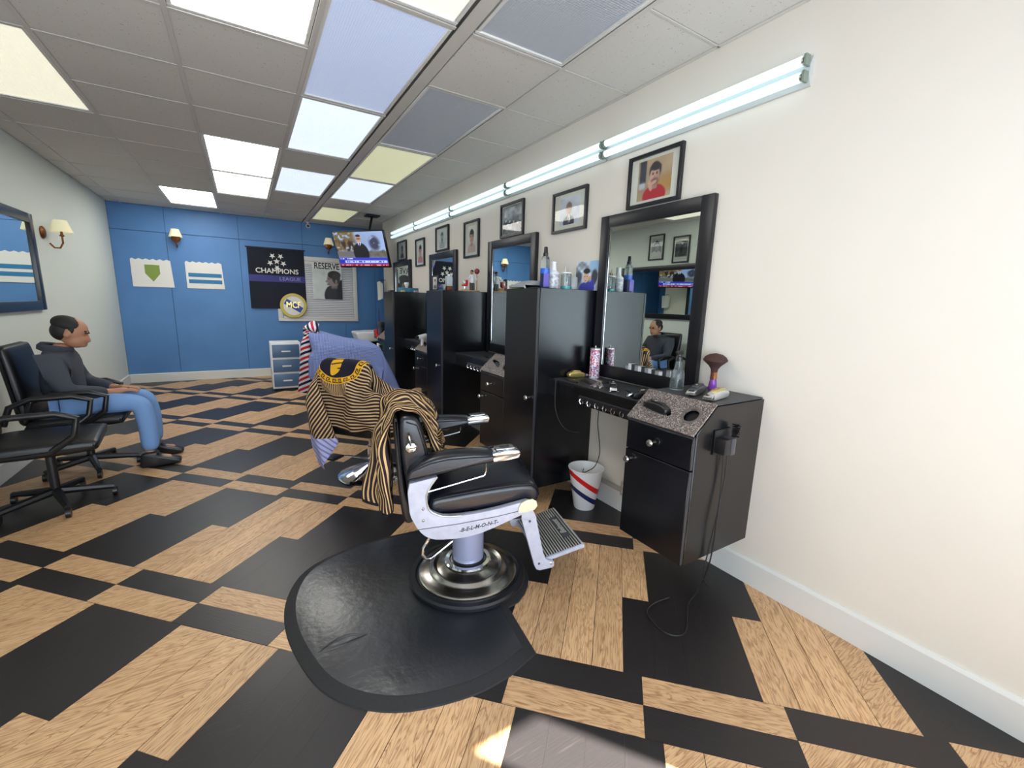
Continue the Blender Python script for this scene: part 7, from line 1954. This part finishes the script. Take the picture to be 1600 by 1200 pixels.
-34,-43,-49,-45,-50,-195,49,49,50,49,49,49,49,49,0,1,1,0,1,0,-1,0,1,1,-2,-1,9,8,-36,-37,-46,-45,-49,-202,49,49,49,47,49,50,49,50,3,0,0,0,3,-2,3,-1,-1,-1,3,-4,0,1,-6,-38,
-48,-50,-50,-203,46,47,50,49,46,48,48,55,8,-1,1,2,1,1,0,0,0,1,1,0,2,-4,-34,-25,-38,-49,-49,-194,41,45,46,46,45,39,49,49,6,-2,0,0,-1,0,0,0,0,0,0,0,0,-1,-34,10,-48,-47,-48,
-180,40,47,42,16,45,49,46,19,-1,1,0,0,0,0,0,-1,0,0,0,-1,-1,2,-22,4,-23,-48,-47,-152,38,30,28,25,44,43,28,10,-2,1,0,0,0,0,-1,0,0,0,-1,0,-1,1,0,-12,-21,-24,-44,-168,33,31,
25,37,44,33,22,4,-3,0,1,0,-1,0,0,0,0,0,-1,0,-1,1,1,-9,-21,-21,-24,-178,35,22,38,37,34,30,17,-1,-2,-1,0,0,0,0,0,0,0,0,0,-1,0,0,2,-5,-22,-20,-22,-162,27,30,30,34,34,28,8,-2,
-3,0,0,0,0,0,0,0,0,0,-1,0,0,1,0,-1,-16,-25,-22,-159,29,30,33,35,32,23,2,-3,-2,0,0,0,0,0,0,0,0,-1,0,0,0,1,0,0,-10,-24,-24,-155,29,35,33,32,30,18,-3,-3,-2,0,0,0,0,0,0,0,-1,
0,0,0,1,0,1,0,-10,-12,-23,-159,33,32,33,33,26,12,-5,-2,-3,0,0,0,0,0,0,-1,0,0,0,0,0,1,2,0,-10,-10,-13,-161,33,33,32,33,21,7,-5,-3,-3,0,0,0,0,-1,0,0,0,0,0,1,-1,2,1,1,-10,-9,
-11,-154,33,33,33,31,14,5,-5,-4,-3,0,0,-1,0,0,0,0,0,0,0,0,2,1,2,0,-9,-11,-11,-143,33,33,33,28,6,6,-5,-5,-3,0,0,-1,0,0,0,0,0,0,0,0,2,2,2,0,-8,-12,-11,-133,33,33,31,26,6,-1,
-5,-5,-3,0,-1,0,0,0,0,0,0,0,0,0,2,2,2,0,-8,-10,-12,-123,33,32,30,24,3,-5,-5,-5,-3,0,-1,0,0,0,0,0,0,0,0,0,2,2,2,1,-8,-9,-13,])
CAPE_c4 = (9, 26, [
651,-40,-37,-35,-32,-27,-24,-17,-3,202,-40,-36,-34,-30,-25,-21,-12,2,183,-40,-35,-33,-27,-23,-17,-8,5,165,-40,-34,-30,-24,-21,-13,-5,7,146,-39,-31,-27,-22,-18,-11,-1,11,
127,-40,-27,-24,-20,-17,-8,4,15,113,-42,-26,-22,-19,-16,-5,9,19,92,-32,-30,-20,-19,-14,-2,14,22,81,-30,-34,-20,-19,-12,3,17,24,72,-29,-37,-20,-19,-10,8,20,24,63,-27,-39,
-21,-19,-7,13,22,22,55,-24,-40,-22,-20,-3,19,27,15,46,-20,-41,-23,-20,3,28,24,7,40,-15,-42,-24,-19,11,33,17,2,37,-12,-42,-25,-18,18,35,12,-3,35,-9,-42,-26,-15,24,36,-3,0,
36,-6,-42,-5,-30,34,18,-19,15,49,-16,-42,9,-35,38,-6,-18,24,64,-33,-23,6,-37,31,-39,7,29,38,12,-21,-36,1,10,-43,16,31,84,-27,-32,-14,6,-37,-27,27,28,51,30,-34,-37,-23,-32,
19,17,23,20,32,-25,-24,-39,6,15,16,20,4,35,-16,-26,-22,5,12,16,20,13,0,-31,8,-14,10,11,17,15,-3,-38,-30,-1,40,22,11,17,3,4930,14,18,24,30,33,36,39,43,-247,14,20,26,32,34,
38,41,43,-257,14,21,29,34,36,40,42,42,-268,14,25,31,36,37,42,42,42,-281,17,29,34,37,39,42,43,41,-286,14,33,36,38,39,43,43,40,-263,-11,33,38,38,40,43,43,38,-241,-29,30,39,
38,40,44,41,36,-232,-31,26,38,39,41,43,40,35,-225,-31,21,38,39,41,43,38,35,-217,-33,18,38,38,42,42,36,36,-209,-35,14,37,39,42,39,34,39,-201,-38,11,37,38,43,33,35,42,-193,
-40,8,36,39,41,27,39,43,-187,-41,6,36,39,38,24,41,43,-180,-42,4,35,40,35,21,43,43,-174,-42,3,41,30,20,39,39,39,-167,-39,9,39,24,11,43,39,35,-164,1,-18,39,16,24,20,42,31,
-130,-39,3,8,34,40,5,39,29,-118,1,-7,-38,43,16,27,33,32,-146,29,6,-30,8,12,36,34,35,-136,11,25,-39,-12,25,35,35,35,-147,21,39,-40,-19,23,33,35,35,-122,-3,26,-33,-16,31,42,
27,39,-132,-12,27,-11,2,12,41,25,40,409,-11,-10,-7,-4,-4,-2,-2,-1,74,-11,-9,-6,-4,-3,-2,-1,-2,71,-11,-8,-5,-3,-3,-1,-1,-2,67,-11,-7,-4,-2,-2,-1,-2,-2,63,-10,-5,-2,-3,-1,
-2,-1,-3,62,-11,-3,-2,-2,-1,-2,-2,-3,54,-3,-2,-2,-2,-2,-1,-3,-4,47,6,-2,-2,-2,-2,-2,-3,-5,48,6,-2,-1,-2,-2,-2,-4,-6,50,6,-2,-2,-1,-2,-3,-5,-5,50,6,-1,-2,-2,-2,-3,-5,-5,50,
6,0,-2,-2,-2,-4,-7,-3,50,6,1,-2,-2,-3,-7,-5,-1,49,7,1,-2,-2,-4,-10,-3,1,49,6,2,-2,-2,-6,-10,-1,1,48,6,2,-1,-3,-6,-12,1,2,49,4,3,-13,8,-16,-1,-2,4,47,6,2,-18,12,-18,3,-2,4,
39,-20,30,-17,14,-18,-4,9,3,31,-26,32,-22,23,-11,-3,8,2,14,-27,29,-11,13,-9,17,4,4,-5,-18,27,-1,-35,20,15,19,8,-69,22,-16,4,-7,34,22,20,13,-84,-16,-16,2,31,35,27,20,13,
-99,-40,-11,26,38,29,7,29,0,-105,-15,-15,41,6,35,10,31,-17,])

def cape_mesh(name, data, m, label, thick=.003):
    nx, ny, steps = data
    v = np.cumsum(np.array(steps).reshape(3, -1), axis=1).T / 1000.0
    c = v.mean(0)
    base = np.array([c[0], c[1], v[:, 2].min()])
    fc = [(j * nx + i, j * nx + i + 1, (j + 1) * nx + i + 1, (j + 1) * nx + i) for j in range(ny - 1) for i in range(nx - 1)]
    me = bpy.data.meshes.new(name)
    me.from_pydata((v - base).tolist(), [], fc)
    uv = me.uv_layers.new(name='cloth')
    for p in me.polygons:
        for li, vi in zip(p.loop_indices, p.vertices):
            uv.data[li].uv = ((vi % nx) / (nx - 1), (vi // nx) / (ny - 1))
    o = link_mesh(name, me, m, angle=180, sub=2, loc=Vector(base))
    sd = o.modifiers.new('cloth_thickness', 'SOLIDIFY')
    sd.thickness = thick
    sd.offset = 0
    return tag(o, label, 'cape')

class NT:
    """tiny node-graph writer"""
    def __init__(s, name, rough=.8):
        s.m = mat(name, (128, 128, 128), rough, spec=.2)
        s.nt = s.m.node_tree
        s.b = s.nt.nodes['Principled BSDF']
        s.uv = s.nt.nodes.new('ShaderNodeUVMap')
        sx = s.nt.nodes.new('ShaderNodeSeparateXYZ')
        s.nt.links.new(s.uv.outputs[0], sx.inputs[0])
        s.U, s.V = sx.outputs[0], sx.outputs[1]
    def f(s, op, *a):
        n = s.nt.nodes.new('ShaderNodeMath')
        n.operation = op
        for i, x in enumerate(a):
            if isinstance(x, (int, float)):
                n.inputs[i].default_value = x
            else:
                s.nt.links.new(x, n.inputs[i])
        return n.outputs[0]
    def band(s, x, lo, hi):
        return s.f('MULTIPLY', s.f('GREATER_THAN', x, lo), s.f('LESS_THAN', x, hi))
    def mix(s, fac, a, b):
        n = s.nt.nodes.new('ShaderNodeMix')
        n.data_type = 'RGBA'
        if isinstance(fac, (int, float)):
            n.inputs[0].default_value = fac
        else:
            s.nt.links.new(fac, n.inputs[0])
        for k, x in ((6, a), (7, b)):
            if isinstance(x, tuple):
                n.inputs[k].default_value = rgb(*x)
            else:
                s.nt.links.new(x, n.inputs[k])
        return n.outputs[2]
    def done(s, c):
        s.nt.links.new(c, s.b.inputs['Base Color'])
        return s.m

TAN, DARK, GOLD = (196, 164, 122), (38, 28, 34), (216, 164, 40)
LIN1, LIN2 = (176, 180, 222), (122, 128, 190)
def lining(g, outer, k=26):
    ge = g.nt.nodes.new('ShaderNodeNewGeometry')
    l_ = g.mix(g.f('GREATER_THAN', g.f('FRACT', g.f('MULTIPLY', g.U, k)), .62), LIN1, LIN2)
    return g.mix(ge.outputs['Backfacing'], outer, l_)

# striped cape with a gold meander yoke
g = NT('gold_meander_cape')
dx = g.f('MULTIPLY', g.f('SUBTRACT', g.U, .43), 1.46)
dy = g.f('MULTIPLY', g.f('SUBTRACT', g.V, .43), 1.30)
r_ = g.f('SQRT', g.f('ADD', g.f('MULTIPLY', dx, dx), g.f('MULTIPLY', dy, dy)))
an = g.f('FRACT', g.f('MULTIPLY', g.f('ARCTAN2', dy, dx), 22 / (2 * math.pi)))
q_ = g.f('DIVIDE', g.f('SUBTRACT', r_, .172), .048)
meander = g.f('MAXIMUM', g.f('MAXIMUM', g.f('MULTIPLY', g.band(q_, .68, .82), g.band(an, .0, .8)), g.f('MULTIPLY', g.band(an, .70, .84), g.band(q_, .20, .82))),
              g.f('MAXIMUM', g.f('MULTIPLY', g.band(q_, .18, .32), g.band(an, .25, .84)), g.f('MAXIMUM', g.f('MULTIPLY', g.band(an, .25, .38), g.band(q_, .18, .58)), g.f('MULTIPLY', g.band(q_, .45, .58), g.band(an, .25, .56)))))
ring_c = g.mix(meander, GOLD, DARK)
hz = g.f('GREATER_THAN', g.f('FRACT', g.f('MULTIPLY', g.V, 54)), .58)
vt = g.f('GREATER_THAN', g.f('FRACT', g.f('MULTIPLY', g.U, 96)), .5)
under = g.f('MULTIPLY', g.band(r_, .2, .30), g.f('LESS_THAN', g.f('ABSOLUTE', dx), .13))
st_c = g.mix(g.f('ADD', g.f('MULTIPLY', hz, g.f('SUBTRACT', 1, under)), g.f('MULTIPLY', vt, under)), DARK, TAN)
ex = g.f('ADD', g.f('MULTIPLY', dx, .94), g.f('MULTIPLY', g.f('ADD', dy, .075), .34))
ey = g.f('SUBTRACT', g.f('MULTIPLY', g.f('ADD', dy, .075), .94), g.f('MULTIPLY', dx, .34))
em = g.f('LESS_THAN', g.f('ADD', g.f('POWER', g.f('DIVIDE', g.f('ABSOLUTE', ex), .040), 2), g.f('POWER', g.f('DIVIDE', g.f('ABSOLUTE', ey), .085), 2)), 1)
hat = g.f('MULTIPLY', g.band(g.f('FRACT', g.f('MULTIPLY', g.f('ADD', g.f('MULTIPLY', ex, .7), ey), 26)), .0, .24), g.f('GREATER_THAN', ey, -.02))
yoke = g.mix(g.f('MULTIPLY', em, g.f('SUBTRACT', 1, hat)), (28, 26, 40), GOLD)
c_ = g.mix(g.band(r_, .172, .220), st_c, ring_c)
c_ = g.mix(g.f('LESS_THAN', r_, .172), c_, yoke)
fold = g.f('LESS_THAN', g.f('ADD', g.f('MULTIPLY', g.f('SUBTRACT', 1, g.U), 1.46), g.f('MULTIPLY', g.V, 1.1)), .36)
c_ = g.mix(fold, c_, g.mix(g.f('GREATER_THAN', g.f('FRACT', g.f('MULTIPLY', g.U, 40)), .62), LIN1, LIN2))
cape_mesh('barber_cape', CAPE_c2, g.done(lining(g, c_)), 'black and tan striped cape with gold meander border, draped over the second chair')

g = NT('striped_cape')
c_ = g.mix(g.f('GREATER_THAN', g.f('FRACT', g.f('MULTIPLY', g.f('ADD', g.U, g.f('MULTIPLY', g.V, .02)), 30)), .62), DARK, (196, 162, 112))
edge = g.f('MAXIMUM', g.f('LESS_THAN', g.V, .012), g.f('GREATER_THAN', g.V, .985))
c_ = g.mix(edge, c_, (24, 20, 26))
cape_mesh('barber_cape', CAPE_c1, g.done(lining(g, c_)), 'bunched brown and tan striped cape thrown over the back of the nearest chair')

g = NT('blue_check_cape')
ck = g.f('ADD', g.f('GREATER_THAN', g.f('FRACT', g.f('MULTIPLY', g.U, 90)), .5), g.f('GREATER_THAN', g.f('FRACT', g.f('MULTIPLY', g.V, 90)), .5))
c_ = g.mix(g.f('MULTIPLY', ck, .5), (84, 104, 172), (160, 172, 214))
cape_mesh('barber_cape', CAPE_c3, g.done(c_), 'blue finely checked cape covering the third chair')

g = NT('red_white_navy_cape')
fr_ = g.f('FRACT', g.f('MULTIPLY', g.f('ADD', g.V, g.f('MULTIPLY', g.U, .12)), 9))
c_ = g.mix(g.f('GREATER_THAN', fr_, .27), (188, 34, 56), (226, 222, 230))
c_ = g.mix(g.band(fr_, .52, .78), c_, (28, 30, 62))
cape_mesh('barber_cape', CAPE_c4, g.done(c_), 'red, white and navy striped cape hanging from the brown headrest of the third chair')
